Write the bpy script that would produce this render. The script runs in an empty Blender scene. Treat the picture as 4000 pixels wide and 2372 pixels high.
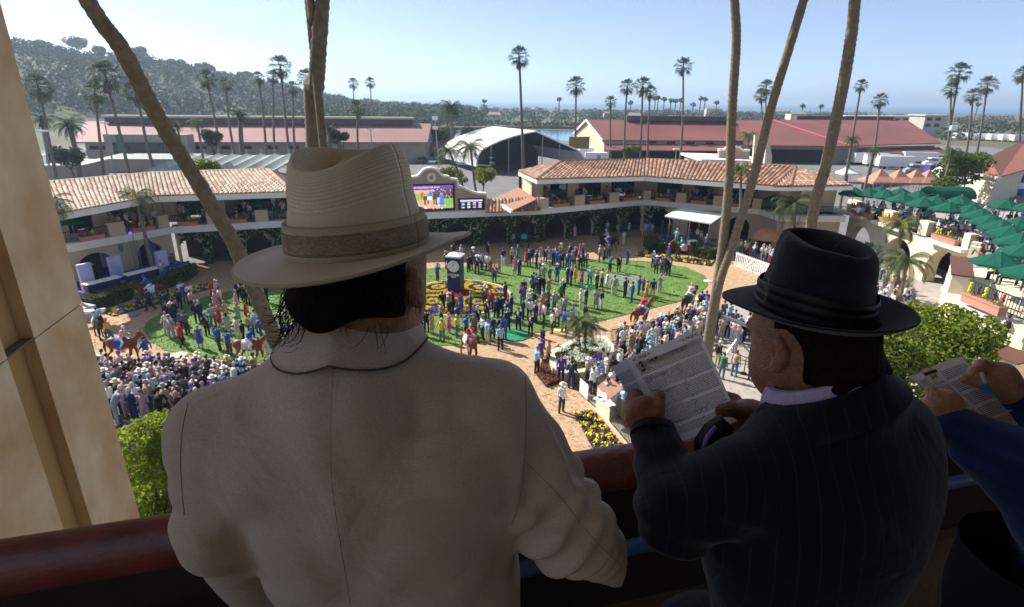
import bpy, math, random
import numpy as np
from mathutils import Vector, Matrix
# --- camera, light, exposure
SC = bpy.context.scene
COL = SC.collection
R = math.radians
CZ = 15.5
PITCH, ROLL, FPX = R(20.0), R(0.6), 2172.0
_r0, _u0, _f0 = Vector((1, 0, 0)), Vector((0, math.sin(PITCH), math.cos(PITCH))), Vector((0, math.cos(PITCH), -math.sin(PITCH)))
_r = math.cos(ROLL) * _r0 + math.sin(ROLL) * _u0
_u = -math.sin(ROLL) * _r0 + math.cos(ROLL) * _u0
cd = bpy.data.cameras.new('camera')
cam = bpy.data.objects.new('camera', cd)
COL.objects.link(cam)
cd.sensor_width = 36.0
cd.lens = 36.0 * FPX / 4000.0
cd.clip_start = 0.05
cd.clip_end = 60000
_m = Matrix((_r, _u, -_f0)).transposed().to_4x4()
_m.translation = (0, 0, CZ)
cam.matrix_world = _m
cd.dof.use_dof = True
cd.dof.focus_distance = 0.85
cd.dof.aperture_fstop = 18
SC.camera = cam
SUN_EL = R(40)
SUN_AZ = math.atan2(0.84, 0.545)
SUN_DIR = Vector((-math.sin(SUN_AZ) * math.cos(SUN_EL), math.cos(SUN_AZ) * math.cos(SUN_EL), math.sin(SUN_EL)))
W = bpy.data.worlds.new('World')
SC.world = W
W.use_nodes = True
wn, wl = W.node_tree.nodes, W.node_tree.links
wn.clear()
sky = wn.new('ShaderNodeTexSky')
sky.sky_type = 'NISHITA'
sky.sun_disc = False
sky.sun_elevation = SUN_EL
sky.sun_rotation = -SUN_AZ
sky.altitude = 0
sky.air_density = 0.4
sky.dust_density = 0.6
sky.ozone_density = 2.5
bg = wn.new('ShaderNodeBackground')
bg.inputs['Strength'].default_value = 0.13
wo = wn.new('ShaderNodeOutputWorld')
wtc, wnz, wrp, wmx = wn.new('ShaderNodeTexCoord'), wn.new('ShaderNodeTexNoise'), wn.new('ShaderNodeMapRange'), wn.new('ShaderNodeMix')
wmp = wn.new('ShaderNodeMapping')
wmp.inputs['Scale'].default_value = (1.2, 1.2, 7)
wl.new(wtc.outputs['Generated'], wmp.inputs[0])
wl.new(wmp.outputs[0], wnz.inputs['Vector'])
wnz.inputs['Scale'].default_value = 2.2
wnz.inputs['Detail'].default_value = 6
wrp.inputs[1].default_value, wrp.inputs[2].default_value, wrp.inputs[3].default_value, wrp.inputs[4].default_value = 0.45, 0.75, 0.20, 0.42
wl.new(wnz.outputs['Fac'], wrp.inputs[0])
wmx.data_type = 'RGBA'
wmx.inputs[7].default_value = (3.2, 3.45, 3.7, 1)
wl.new(wrp.outputs[0], wmx.inputs['Factor'])
wl.new(sky.outputs[0], wmx.inputs[6])
wl.new(wmx.outputs[2], bg.inputs[0])
wl.new(bg.outputs[0], wo.inputs[0])
sd = bpy.data.lights.new('sun', 'SUN')
sd.energy = 5.0
sd.angle = R(0.53)
sd.color = (1.0, 0.95, 0.87)
sun = bpy.data.objects.new('sun', sd)
COL.objects.link(sun)
sun.rotation_euler = (-SUN_DIR).to_track_quat('-Z', 'Y').to_euler()
SC.view_settings.view_transform = 'Standard'
SC.view_settings.look = 'None'
SC.view_settings.gamma = 1
SC.view_settings.use_curve_mapping = False
SC.view_settings.exposure = 0.85
SC.cycles.max_bounces = 8
SC.cycles.transparent_max_bounces = 12
# --- measuring helpers
def ray(px, py):
 x, y = (px - 2000) / FPX, -(py - 1186) / FPX
 return _r * x + _u * y + _f0
def on(px, py, z=0.0):
 d = ray(px, py)
 t = (z - CZ) / d.z
 return Vector((d.x * t, d.y * t, z))
def atY(px, py, Y):
 d = ray(px, py)
 return Vector((0, 0, CZ)) + d * (Y / d.y)
def atZ(px, py, Z):
 return Vector((0, 0, CZ)) + ray(px, py) * Z
ER, EN = Vector((math.cos(R(15)), math.sin(R(15)), 0)), Vector((-math.sin(R(15)), math.cos(R(15)), 0))
def fac(s, n, z):
 return ER * s + EN * n + Vector((0, 0, CZ + z))
# --- materials
_MATS = {}
def mat(name, rgb, rough=0.75, var=0.12, scale=6.0, bump=0.0, bscale=None, metal=0.0, spec=0.3, second=None, detail=4.0, emit=None, estr=0.0, coat=0.0, coord='Object', sheen=0.0, trans=0.0):
 if name in _MATS:
  return _MATS[name]
 m = bpy.data.materials.new(name)
 m.use_nodes = True
 nt = m.node_tree
 n, l = nt.nodes, nt.links
 b = n['Principled BSDF']
 b.inputs['Roughness'].default_value = rough
 b.inputs['Metallic'].default_value = metal
 b.inputs['Specular IOR Level'].default_value = spec
 b.inputs['Coat Weight'].default_value = coat
 b.inputs['Sheen Weight'].default_value = sheen
 tc = n.new('ShaderNodeTexCoord')
 nz = n.new('ShaderNodeTexNoise')
 nz.inputs['Scale'].default_value = scale
 nz.inputs['Detail'].default_value = detail
 l.new(tc.outputs[coord], nz.inputs['Vector'])
 rp = n.new('ShaderNodeValToRGB')
 rp.color_ramp.elements[0].position = 0.3
 rp.color_ramp.elements[1].position = 0.7
 c2 = second or tuple(min(1, c * (1 + var)) for c in rgb)
 c1 = rgb if second else tuple(c * (1 - var) for c in rgb)
 rp.color_ramp.elements[0].color = (*c1, 1)
 rp.color_ramp.elements[1].color = (*c2, 1)
 l.new(nz.outputs['Fac'], rp.inputs['Fac'])
 l.new(rp.outputs['Color'], b.inputs['Base Color'])
 if bump:
  nb = n.new('ShaderNodeTexNoise')
  nb.inputs['Scale'].default_value = bscale or scale * 4
  nb.inputs['Detail'].default_value = 5
  l.new(tc.outputs[coord], nb.inputs['Vector'])
  bp = n.new('ShaderNodeBump')
  bp.inputs['Strength'].default_value = bump
  bp.inputs['Distance'].default_value = 0.02
  l.new(nb.outputs['Fac'], bp.inputs['Height'])
  l.new(bp.outputs['Normal'], b.inputs['Normal'])
 if emit:
  b.inputs['Emission Color'].default_value = (*emit, 1)
  b.inputs['Emission Strength'].default_value = estr
 if trans:
  tr = n.new('ShaderNodeBsdfTranslucent')
  l.new(rp.outputs['Color'], tr.inputs['Color'])
  mx = n.new('ShaderNodeMixShader')
  mx.inputs['Fac'].default_value = trans
  l.new(b.outputs[0], mx.inputs[1])
  l.new(tr.outputs[0], mx.inputs[2])
  l.new(mx.outputs[0], n['Material Output'].inputs['Surface'])
 _MATS[name] = m
 return m
def nodes_of(m):
 return m.node_tree.nodes, m.node_tree.links, m.node_tree.nodes['Principled BSDF']
# --- objects
def tag(o, label=None, cat=None, group=None, kind=None):
 if label: o['label'] = label
 if cat: o['category'] = cat
 if group: o['group'] = group
 if kind: o['kind'] = kind
 return o
def empty(name, loc, label=None, cat=None, group=None, rz=0.0):
 o = bpy.data.objects.new(name, None)
 o.empty_display_size = 0.2
 COL.objects.link(o)
 o.location = loc
 o.rotation_euler = (0, 0, rz)
 return tag(o, label, cat, group)
def link(name, me, parent=None, loc=None, rot=None, scale=None):
 o = bpy.data.objects.new(name, me)
 COL.objects.link(o)
 if parent: o.parent = parent
 if loc is not None: o.location = loc
 if rot is not None: o.rotation_euler = rot
 if scale is not None: o.scale = scale
 return o
class MB:
 """Collects shapes; build() links them as one mesh object."""
 def __init__(s):
  s.v, s.f, s.m = [], [], []
 def add(s, vs, fs, mi=0):
  k = len(s.v)
  s.v.extend([tuple(v) for v in vs])
  s.f.extend([tuple(i + k for i in f) for f in fs])
  s.m.extend([mi] * len(fs))
  return s
 def box(s, c, size, rz=0.0, mi=0, M=None):
  hx, hy, hz = size[0] / 2, size[1] / 2, size[2] / 2
  pts = [Vector((x, y, z)) for x in (-hx, hx) for y in (-hy, hy) for z in (-hz, hz)]
  if M is None:
   M = Matrix.Rotation(rz, 3, 'Z')
  c = Vector(c)
  return s.add([c + M @ p for p in pts], [(0, 1, 3, 2), (4, 6, 7, 5), (0, 4, 5, 1), (2, 3, 7, 6), (0, 2, 6, 4), (1, 5, 7, 3)], mi)
 def tube(s, pts, rad, n=8, mi=0, cap=True):
  pts = [Vector(p) for p in pts]
  if not hasattr(rad, '__len__'): rad = [rad] * len(pts)
  vs, fs = [], []
  t0 = (pts[1] - pts[0]).normalized()
  a = t0.orthogonal().normalized()
  for i, p in enumerate(pts):
   t = (pts[min(i + 1, len(pts) - 1)] - pts[max(i - 1, 0)]).normalized()
   a = (a - t * a.dot(t)).normalized()
   b = t.cross(a)
   for k in range(n):
    q = 2 * math.pi * k / n
    vs.append(p + (a * math.cos(q) + b * math.sin(q)) * rad[i])
  for i in range(len(pts) - 1):
   for k in range(n):
    fs.append((i * n + k, i * n + (k + 1) % n, (i + 1) * n + (k + 1) % n, (i + 1) * n + k))
  if cap:
   fs.append(tuple(range(n))[::-1])
   fs.append(tuple((len(pts) - 1) * n + k for k in range(n)))
  return s.add(vs, fs, mi)
 def prism(s, poly, z0, z1, mi=0):
  n = len(poly)
  vs = [(p[0], p[1], z0) for p in poly] + [(p[0], p[1], z1) for p in poly]
  fs = [tuple(range(n))[::-1], tuple(range(n, 2 * n))] + [(i, (i + 1) % n, n + (i + 1) % n, n + i) for i in range(n)]
  return s.add(vs, fs, mi)
 def slab(s, poly, off, mi=0):
  n = len(poly)
  off = Vector(off)
  vs = [Vector(p) for p in poly] + [Vector(p) + off for p in poly]
  fs = [tuple(range(n)), tuple(range(n, 2 * n))[::-1]] + [(i, n + i, n + (i + 1) % n, (i + 1) % n) for i in range(n)]
  return s.add(vs, fs, mi)
 def bar(s, a, b, w, h, mi=0):
  a, b = Vector(a), Vector(b)
  d = (b - a)
  t = d.normalized()
  sd_ = t.cross(Vector((0, 0, 1)))
  if sd_.length < 1e-4: sd_ = Vector((1, 0, 0))
  sd_.normalize()
  up = sd_.cross(t)
  vs = []
  for p in (a, b):
   for i, j in ((-1, -1), (1, -1), (1, 1), (-1, 1)):
    vs.append(p + sd_ * (i * w / 2) + up * (j * h / 2))
  return s.add(vs, [(0, 1, 2, 3), (7, 6, 5, 4), (0, 4, 5, 1), (1, 5, 6, 2), (2, 6, 7, 3), (3, 7, 4, 0)], mi)
 def ball(s, c, r, nu=10, nv=6, mi=0):
  c = Vector(c)
  if not hasattr(r, '__len__'): r = (r, r, r)
  vs = [c + Vector((0, 0, -r[2]))]
  for j in range(1, nv):
   ph = -math.pi / 2 + math.pi * j / nv
   for k in range(nu):
    q = 2 * math.pi * k / nu
    vs.append(c + Vector((r[0] * math.cos(ph) * math.cos(q), r[1] * math.cos(ph) * math.sin(q), r[2] * math.sin(ph))))
  vs.append(c + Vector((0, 0, r[2])))
  fs = [(0, 1 + (k + 1) % nu, 1 + k) for k in range(nu)]
  for j in range(nv - 2):
   for k in range(nu):
    fs.append((1 + j * nu + k, 1 + j * nu + (k + 1) % nu, 1 + (j + 1) * nu + (k + 1) % nu, 1 + (j + 1) * nu + k))
  T = len(vs) - 1
  fs += [(T, 1 + (nv - 2) * nu + k, 1 + (nv - 2) * nu + (k + 1) % nu) for k in range(nu)]
  return s.add(vs, fs, mi)
 def lathe(s, c, prof, n=16, mi=0):
  c = Vector(c)
  vs, fs = [], []
  for r, z in prof:
   for k in range(n):
    q = 2 * math.pi * k / n
    vs.append(c + Vector((r * math.cos(q), r * math.sin(q), z)))
  for i in range(len(prof) - 1):
   for k in range(n):
    fs.append((i * n + k, i * n + (k + 1) % n, (i + 1) * n + (k + 1) % n, (i + 1) * n + k))
  return s.add(vs, fs, mi)
 def mesh(s, name, mats, smooth=False):
  me = bpy.data.meshes.new(name)
  me.from_pydata(s.v, [], s.f)
  for m in (mats if isinstance(mats, (list, tuple)) else [mats]): me.materials.append(m)
  if any(s.m): me.polygons.foreach_set('material_index', s.m)
  if smooth: me.polygons.foreach_set('use_smooth', [True] * len(me.polygons))
  me.update()
  return me
 def build(s, name, mats, parent=None, smooth=False, kind=None, label=None, cat=None, group=None):
  o = link(name, s.mesh(name, mats, smooth))
  if parent: part(o, parent)
  return tag(o, label, cat, group, kind)
def np_mesh(name, v, f, mats, mi=None, smooth=True, uv=None):
 me = bpy.data.meshes.new(name)
 v = np.asarray(v, dtype=np.float32)
 f = np.asarray(f, dtype=np.int32)
 k = f.shape[1]
 me.vertices.add(len(v)); me.vertices.foreach_set('co', v.ravel())
 me.loops.add(f.size); me.loops.foreach_set('vertex_index', f.ravel())
 me.polygons.add(len(f))
 me.polygons.foreach_set('loop_start', np.arange(0, f.size, k, dtype=np.int32))
 me.polygons.foreach_set('loop_total', np.full(len(f), k, dtype=np.int32))
 for m in (mats if isinstance(mats, (list, tuple)) else [mats]): me.materials.append(m)
 if mi is not None: me.polygons.foreach_set('material_index', np.asarray(mi, dtype=np.int32))
 if uv is not None:
  lay = me.uv_layers.new(name='UVMap')
  lay.data.foreach_set('uv', np.asarray(uv, dtype=np.float32)[f.ravel()].ravel())
 me.update(calc_edges=True)
 me.polygons.foreach_set('use_smooth', np.full(len(f), smooth, dtype=bool))
 return me
# --- smooth bodies: distance fields meshed with surface nets
def capd(P, a, b, ra, rb):
 a, b = np.array(a, np.float32), np.array(b, np.float32)
 ab = b - a
 t = np.clip(((P - a) @ ab) / max(float(ab @ ab), 1e-9), 0, 1)
 d = np.linalg.norm(P - a - t[..., None] * ab, axis=-1)
 return d - (ra + (rb - ra) * t)
def elld(P, c, r, M=None):
 q = P - np.array(c, np.float32)
 if M is not None: q = q @ np.array(M, np.float32)
 r = np.array(r, np.float32)
 k0 = np.linalg.norm(q / r, axis=-1)
 k1 = np.linalg.norm(q / (r * r), axis=-1)
 return k0 * (k0 - 1) / np.maximum(k1, 1e-6)
def smin(a, b, k):
 h = np.clip(0.5 + 0.5 * (b - a) / k, 0, 1)
 return b * (1 - h) + a * h - k * h * (1 - h)
def chain(P, pts, rad, k=0.01, d=None):
 for i in range(len(pts) - 1):
  e = capd(P, pts[i], pts[i + 1], rad[i], rad[i + 1])
  d = e if d is None else smin(d, e, k)
 return d
def surface_net(fn, lo, hi, h):
 lo, hi = np.array(lo, float), np.array(hi, float)
 n = np.maximum(np.ceil((hi - lo) / h).astype(int) + 1, 3)
 ax = [lo[i] + h * np.arange(n[i]) for i in range(3)]
 K = 4
 if n.prod() > 60000:
  nc = (n - 1) // K + 2
  Pc = np.stack(np.meshgrid(*[lo[i] + h * K * np.arange(nc[i]) for i in range(3)], indexing='ij'), -1).astype(np.float32)
  dc = fn(Pc).astype(np.float32)
  near = np.abs(dc) < h * K * 2.2
  near = near.repeat(K, 0).repeat(K, 1).repeat(K, 2)
  off = K // 2
  d = dc.repeat(K, 0).repeat(K, 1).repeat(K, 2)[off:off + n[0], off:off + n[1], off:off + n[2]].copy()
  near = near[off:off + n[0], off:off + n[1], off:off + n[2]]
  q = np.argwhere(near)
  Pn = (lo + h * q).astype(np.float32)
  for s_ in range(0, len(Pn), 400000):
   k_ = q[s_:s_ + 400000]
   d[tuple(k_.T)] = fn(Pn[s_:s_ + 400000])
 else:
  P = np.stack(np.meshgrid(*ax, indexing='ij'), -1).astype(np.float32)
  d = fn(P).astype(np.float32)
 cs = [(i, j, k) for i in (0, 1) for j in (0, 1) for k in (0, 1)]
 sl = lambda c: tuple(slice(c[a], n[a] - 1 + c[a]) for a in range(3))
 ins = [d[sl(c)] < 0 for c in cs]
 cnt = sum(i.astype(np.int8) for i in ins)
 act = (cnt > 0) & (cnt < 8)
 idx = np.argwhere(act)
 D = np.stack([d[tuple((idx + np.array(c)).T)] for c in cs], -1)
 acc = np.zeros((len(idx), 3), np.float32)
 num = np.zeros(len(idx), np.float32)
 for a in range(8):
  for b in range(a + 1, 8):
   df = [cs[b][q] - cs[a][q] for q in range(3)]
   if sum(abs(q) for q in df) != 1: continue
   da, db = D[:, a], D[:, b]
   m = (da < 0) != (db < 0)
   t = np.where(m, da / np.where(m, da - db, 1), 0)
   acc += m[:, None] * (np.array(cs[a], np.float32) + t[:, None] * np.array(df, np.float32))
   num += m
 V = lo + h * (idx + acc / num[:, None])
 vid = -np.ones(act.shape, np.int32)
 vid[tuple(idx.T)] = np.arange(len(idx))
 F = []
 for a in range(3):
  b, c = (a + 1) % 3, (a + 2) % 3
  s0 = [slice(None)] * 3; s1 = [slice(None)] * 3
  s0[a] = slice(0, n[a] - 1); s1[a] = slice(1, n[a])
  i0 = d[tuple(s0)] < 0; i1 = d[tuple(s1)] < 0
  e = np.argwhere(i0 != i1)
  e = e[(e[:, b] > 0) & (e[:, c] > 0) & (e[:, b] < n[b] - 1) & (e[:, c] < n[c] - 1)]
  q = []
  for ob, oc in ((0, 0), (-1, 0), (-1, -1), (0, -1)):
   p = e.copy(); p[:, b] += ob; p[:, c] += oc
   q.append(vid[tuple(p.T)])
  q = np.stack(q, -1)
  flip = i1[tuple(e.T)]
  q[flip] = q[flip][:, ::-1]
  F.append(q)
 F = np.concatenate(F)
 return V, F[(F >= 0).all(1)]
def body(name, fn, lo, hi, h, mats, parent=None, groups=None):
 V, F = surface_net(fn, lo, hi, h)
 mi = None
 if groups is not None:
  c = V[F].mean(1)
  mi = groups(c.astype(np.float32))
 o = link(name, np_mesh(name, V, F, mats, mi))
 return part(o, parent) if parent else o
def hit(fn, px, py, t0=0.3, t1=1.6):
 d = np.array(ray(px, py), np.float32)
 ts = np.linspace(t0, t1, 2600, dtype=np.float32)
 P = np.array((0, 0, CZ), np.float32) + ts[:, None] * d
 v = fn(P)
 k = np.argmax(v < 0)
 return Vector(P[k]) if v[k] < 0 else None
def fbm(P, seed, f0=1.0, octs=3):
 r = np.random.RandomState(seed)
 o = 0
 for k in range(octs):
  for q in range(3):
   w = r.normal(size=3); w /= np.linalg.norm(w)
   o = o + np.sin((P @ w.astype(np.float32)) * f0 * (2 ** k) * 6.283 + r.uniform(0, 6.283)) / (2 ** k)
 return o / 4
def text_mesh(txt, size, m, align='CENTER', bold=0.0, depth=0.0):
 c = bpy.data.curves.new('lettering', 'FONT')
 c.body = txt
 c.size = size
 c.align_x = align
 c.align_y = 'CENTER'
 c.offset = bold
 c.extrude = depth
 c.resolution_u = 2
 o = bpy.data.objects.new('lettering', c)
 COL.objects.link(o)
 bpy.context.view_layer.update()
 me = bpy.data.meshes.new_from_object(o.evaluated_get(bpy.context.evaluated_depsgraph_get()))
 bpy.data.objects.remove(o)
 me.materials.clear()
 me.materials.append(m)
 return me
def put_text(txt, size, m, M, parent=None, name='lettering', align='CENTER', bold=0.0, depth=0.0):
 o = link(name, text_mesh(txt, size, m, align, bold, depth))
 if parent: part(o, parent)
 o.matrix_basis = M
 return o
def frame(origin, x, y):
 x = Vector(x).normalized(); y = Vector(y); y = (y - x * y.dot(x)).normalized()
 M = Matrix((x, y, x.cross(y))).transposed().to_4x4()
 M.translation = origin
 return M
def part(o, p):
 o.parent = p
 o.matrix_parent_inverse = p.matrix_basis.inverted() if p.parent is None else Matrix()
 return o
def onplane(px, py, p0, nrm):
 d = ray(px, py)
 o = Vector((0, 0, CZ))
 return o + d * ((Vector(p0) - o).dot(nrm) / d.dot(nrm))
def V2(p, z=0.0):
 return Vector((p[0], p[1], z))
# --- palette of the setting
M_ASPH = mat('asphalt', (0.17, 0.165, 0.16), 0.9, 0.14, 0.35, 0.15, 30)
M_CHIP = mat('wood_chips', (0.31, 0.20, 0.115), 0.95, scale=3.2, second=(0.52, 0.355, 0.21), bump=0.9, bscale=9, detail=9)
M_GRASS = mat('lawn', (0.085, 0.16, 0.030), 0.9, scale=0.8, second=(0.14, 0.235, 0.055), bump=0.6, bscale=25, detail=8)
M_PAVE = mat('paving', (0.36, 0.32, 0.28), 0.85, 0.12, 1.2, 0.2, 20)
M_STUC = mat('stucco', (0.56, 0.445, 0.31), 0.9, 0.07, 0.8, 0.25, 12)
M_STUCL = mat('stucco_pale', (0.70, 0.60, 0.44), 0.9, 0.06, 0.8, 0.25, 12)
M_STUCD = mat('stucco_tote', (0.42, 0.30, 0.21), 0.9, 0.06, 0.8, 0.2, 12)
M_TRIM = mat('white_trim', (0.78, 0.74, 0.66), 0.7, 0.06, 1.5, 0.05)
M_WHITE = mat('white_paint', (0.80, 0.80, 0.78), 0.5, 0.04, 2)
M_DARK = mat('dark_interior', (0.02, 0.017, 0.016), 0.9, 0.3, 1)  # near-black stands in for the shade inside rooms and openings
M_GLASS = mat('window_glass', (0.015, 0.02, 0.025), 0.08, 0.3, 0.6, spec=0.6)
M_TILE1 = mat('clay_tile', (0.36, 0.19, 0.125), 0.85, 0.12, 3)
M_TILE2 = mat('clay_tile_pale', (0.46, 0.30, 0.21), 0.85, 0.12, 3)
M_TILE3 = mat('clay_tile_dusky', (0.27, 0.155, 0.11), 0.85, 0.12, 3)
M_TILE4 = mat('clay_tile_bleached', (0.60, 0.49, 0.38), 0.85, 0.12, 3)
M_TILE5 = mat('clay_tile_buff', (0.52, 0.38, 0.27), 0.85, 0.12, 3)
M_TILEJ = mat('tile_joint', (0.14, 0.075, 0.05), 0.95, 0.2, 3)
M_RUST = mat('terracotta_box', (0.45, 0.21, 0.15), 0.8, 0.1, 4)
M_BARN = mat('barn_roof', (0.20, 0.075, 0.066), 0.7, 0.16, 0.09, 0.05, 2)
M_BARN2 = mat('barn_roof_faded', (0.27, 0.145, 0.135), 0.7, 0.14, 0.09, 0.05, 2)
M_BARNW = mat('barn_wall', (0.60, 0.50, 0.36), 0.85, 0.06, 0.3)
M_BARNG = mat('barn_wall_grey', (0.33, 0.28, 0.22), 0.85, 0.08, 0.3)
M_ROOFD = mat('dark_roofing', (0.10, 0.085, 0.085), 0.8, 0.15, 0.5)
M_TENT = mat('tent_white', (0.80, 0.80, 0.79), 0.6, 0.03, 0.5)
M_TENTG = mat('tent_grey', (0.30, 0.32, 0.30), 0.7, 0.12, 0.6)
M_METAL = mat('grey_metal', (0.28, 0.29, 0.30), 0.45, 0.1, 2, metal=0.6)
M_BLACK = mat('black_metal', (0.012, 0.012, 0.013), 0.5, 0.2, 3)
M_NAVY = mat('navy_board', (0.012, 0.02, 0.09), 0.45, 0.1, 2)
M_BLUE = mat('blue_banner', (0.02, 0.045, 0.26), 0.5, 0.12, 1.5)
M_PURP = mat('purple_banner', (0.09, 0.05, 0.27), 0.6, 0.15, 1.5)
M_LAV = mat('lavender_panel', (0.45, 0.42, 0.66), 0.5, 0.08, 1.2)
M_UMB = mat('green_canvas', (0.004, 0.095, 0.058), 0.75, 0.12, 1.5, trans=0.25)
M_SOIL = mat('soil', (0.05, 0.03, 0.02), 0.95, 0.3, 5, 0.5, 30)
M_WATER = mat('lagoon_water', (0.10, 0.19, 0.27), 0.12, 0.1, 0.02, 0.05, 0.6, spec=0.5)
M_SEA = mat('sea_water', (0.06, 0.15, 0.27), 0.35, 0.12, 0.004, spec=0.3)
M_EARTH = mat('dry_earth', (0.07, 0.08, 0.04), 0.95, scale=0.02, second=(0.15, 0.13, 0.08))
M_HILL = mat('hill_scrub', (0.035, 0.055, 0.022), 0.95, scale=0.03, second=(0.10, 0.11, 0.05), detail=8)
def leafm(n, a, b=None, tr=0.35): return mat(n, a, 0.65, 0.25, 2.5, second=b, trans=tr, spec=0.2)
L_DARK = leafm('leaf_dark', (0.022, 0.045, 0.016), (0.045, 0.075, 0.025))
L_MID = leafm('leaf_mid', (0.045, 0.085, 0.022), (0.09, 0.13, 0.035))
L_LITE = leafm('leaf_lime', (0.20, 0.28, 0.02), (0.36, 0.42, 0.04), 0.55)
L_OLIVE = leafm('leaf_olive', (0.12, 0.15, 0.025), (0.25, 0.26, 0.045), 0.5)
L_FAN = leafm('leaf_fan_palm', (0.03, 0.055, 0.02), (0.085, 0.12, 0.05), 0.3)
L_FEA = leafm('leaf_feather_palm', (0.05, 0.085, 0.025), (0.13, 0.16, 0.06), 0.35)
L_YEL = leafm('leaf_yellowing', (0.30, 0.25, 0.03), (0.14, 0.19, 0.04), 0.4)
L_WOOD = leafm('leaf_far_woods', (0.018, 0.032, 0.014), (0.05, 0.07, 0.025), 0.12)
L_WOOD2 = leafm('leaf_far_olive', (0.045, 0.06, 0.022), (0.09, 0.10, 0.035), 0.15)
L_IVY = leafm('leaf_ivy', (0.02, 0.055, 0.014), (0.045, 0.10, 0.028), 0.2)
L_HEDGE = leafm('leaf_hedge', (0.06, 0.085, 0.02), (0.14, 0.16, 0.03), 0.3)
M_TRUNK = mat('palm_trunk', (0.17, 0.125, 0.085), 0.95, scale=9, second=(0.27, 0.215, 0.15), bump=0.5, bscale=30)
M_TRUNKL = mat('palm_trunk_pale', (0.23, 0.185, 0.135), 0.95, scale=7, second=(0.14, 0.11, 0.08), bump=0.6, bscale=26)
M_TRUNKG = mat('palm_trunk_grey', (0.16, 0.135, 0.11), 0.95, 0.2, 4, bump=0.3)
M_BARK = mat('bark', (0.09, 0.065, 0.045), 0.95, 0.3, 6, bump=0.5)
F_YEL = mat('flower_yellow', (0.72, 0.60, 0.02), 0.7, 0.15, 5)
F_PUR = mat('flower_purple', (0.075, 0.035, 0.11), 0.7, 0.3, 5)
F_MAR = mat('flower_maroon', (0.13, 0.035, 0.05), 0.8, 0.2, 5)
F_RED = mat('flower_red', (0.50, 0.02, 0.06), 0.7, 0.2, 5)
F_WHI = mat('flower_white', (0.66, 0.72, 0.58), 0.8, 0.1, 5)
F_BLU = mat('flower_blue', (0.14, 0.10, 0.42), 0.7, 0.2, 5)
F_ORG = mat('flower_orange', (0.55, 0.16, 0.03), 0.7, 0.2, 5)
F_GRN = mat('flower_leaf', (0.05, 0.10, 0.02), 0.8, 0.3, 5)
rng = random.Random(11)
# --- ground, water, sea, hills
def sheet(name, poly, z, m, kind='structure'):
 b = MB(); b.add([(p[0], p[1], z) for p in poly], [tuple(range(len(poly)))])
 return b.build(name, m, kind=kind)
sheet('ground', [(-2600, -400), (2600, -400), (2600, 1900), (-2600, 1900)], -0.03, M_EARTH)
sheet('sea', [(-9000, 1300), (14000, 1300), (26000, 32000), (-20000, 32000)], 0.05, M_SEA)
sheet('parking_lot', [(-130, 50), (170, 40), (190, 235), (110, 262), (-30, 262), (-150, 230)], 0.0, M_ASPH)
lag = [on(1640, 549), on(2460, 552), on(2500, 516), on(2100, 507), on(1640, 516)]
sheet('lagoon', [(p.x, p.y) for p in lag], 0.03, M_WATER)
bank = MB()
for a, b_ in ((on(1620, 512), on(2100, 503)), (on(2100, 503), on(2560, 512))):
 bank.bar(a + Vector((0, 6, 0.4)), b_ + Vector((0, 6, 0.4)), 9, 2.2)
bank.build('lagoon_bank', M_EARTH, kind='structure')
track_poly = [(-46, 26), (-20, 22), (4, 15), (7, 20), (6.2, 30), (7.8, 35.4), (13.6, 39.4), (20, 45), (24, 51), (26, 62), (16, 71), (3.4, 65), (-10, 61), (-26, 55.2), (-33, 53), (-42, 42)]
sheet('wood_chip_track', track_poly, 0.008, M_CHIP)
sheet('plaza_pavement', [(4, 9), (46, 9), (46, 63), (24, 63), (24, 51), (20, 45), (13.6, 39.4), (7.8, 35.4), (6.2, 30), (7, 20)], 0.004, M_PAVE)
chip_b = MB()
for i in range(9000):
 x, y = rng.uniform(-30, 20), rng.uniform(22, 46)
 a, s, t = rng.uniform(0, 3.14), rng.uniform(0.03, 0.075), rng.uniform(-0.02, 0.03)
 u = Vector((math.cos(a) * s, math.sin(a) * s, t)); v = Vector((-math.sin(a) * s * 0.5, math.cos(a) * s * 0.5, rng.uniform(-0.01, 0.02)))
 c = Vector((x, y, 0.03))
 if 0.012 < 1 and ((x + 4) / 22.6) ** 2 + ((y - 44) / 13.0) ** 2 > 1.02:
  ok = y > 27 or x < 4
  if ok: chip_b.add([c - u - v, c + u - v, c + u + v, c - u + v], [(0, 1, 2, 3)])
chip_b.build('wood_chip', M_CHIP, kind='stuff')
lawn_px = [(560, 1290), (590, 1335), (640, 1370), (800, 1398), (1000, 1420), (1250, 1418), (1450, 1395), (1650, 1358), (1900, 1340), (2100, 1300), (2320, 1262), (2500, 1217), (2650, 1180), (2740, 1140), (2766, 1115), (2755, 1080), (2680, 1045), (2560, 1025), (2440, 1017), (2300, 1014), (2000, 1032), (1640, 1052), (1300, 1085), (980, 1128), (880, 1143), (780, 1168), (640, 1220), (575, 1258)]
LAWN = [on(*p) for p in lawn_px]
lb = MB(); lb.prism([(p.x, p.y) for p in LAWN], 0.0, 0.05)
lb.build('lawn', M_GRASS, kind='structure')
gb = MB()
def inpoly(x, y, poly):
 r = False
 for i in range(len(poly)):
  a, b_ = poly[i], poly[i - 1]
  if (a[1] > y) != (b_[1] > y) and x < (b_[0] - a[0]) * (y - a[1]) / (b_[1] - a[1]) + a[0]: r = not r
 return r
LP = [(p.x, p.y) for p in LAWN]
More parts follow.
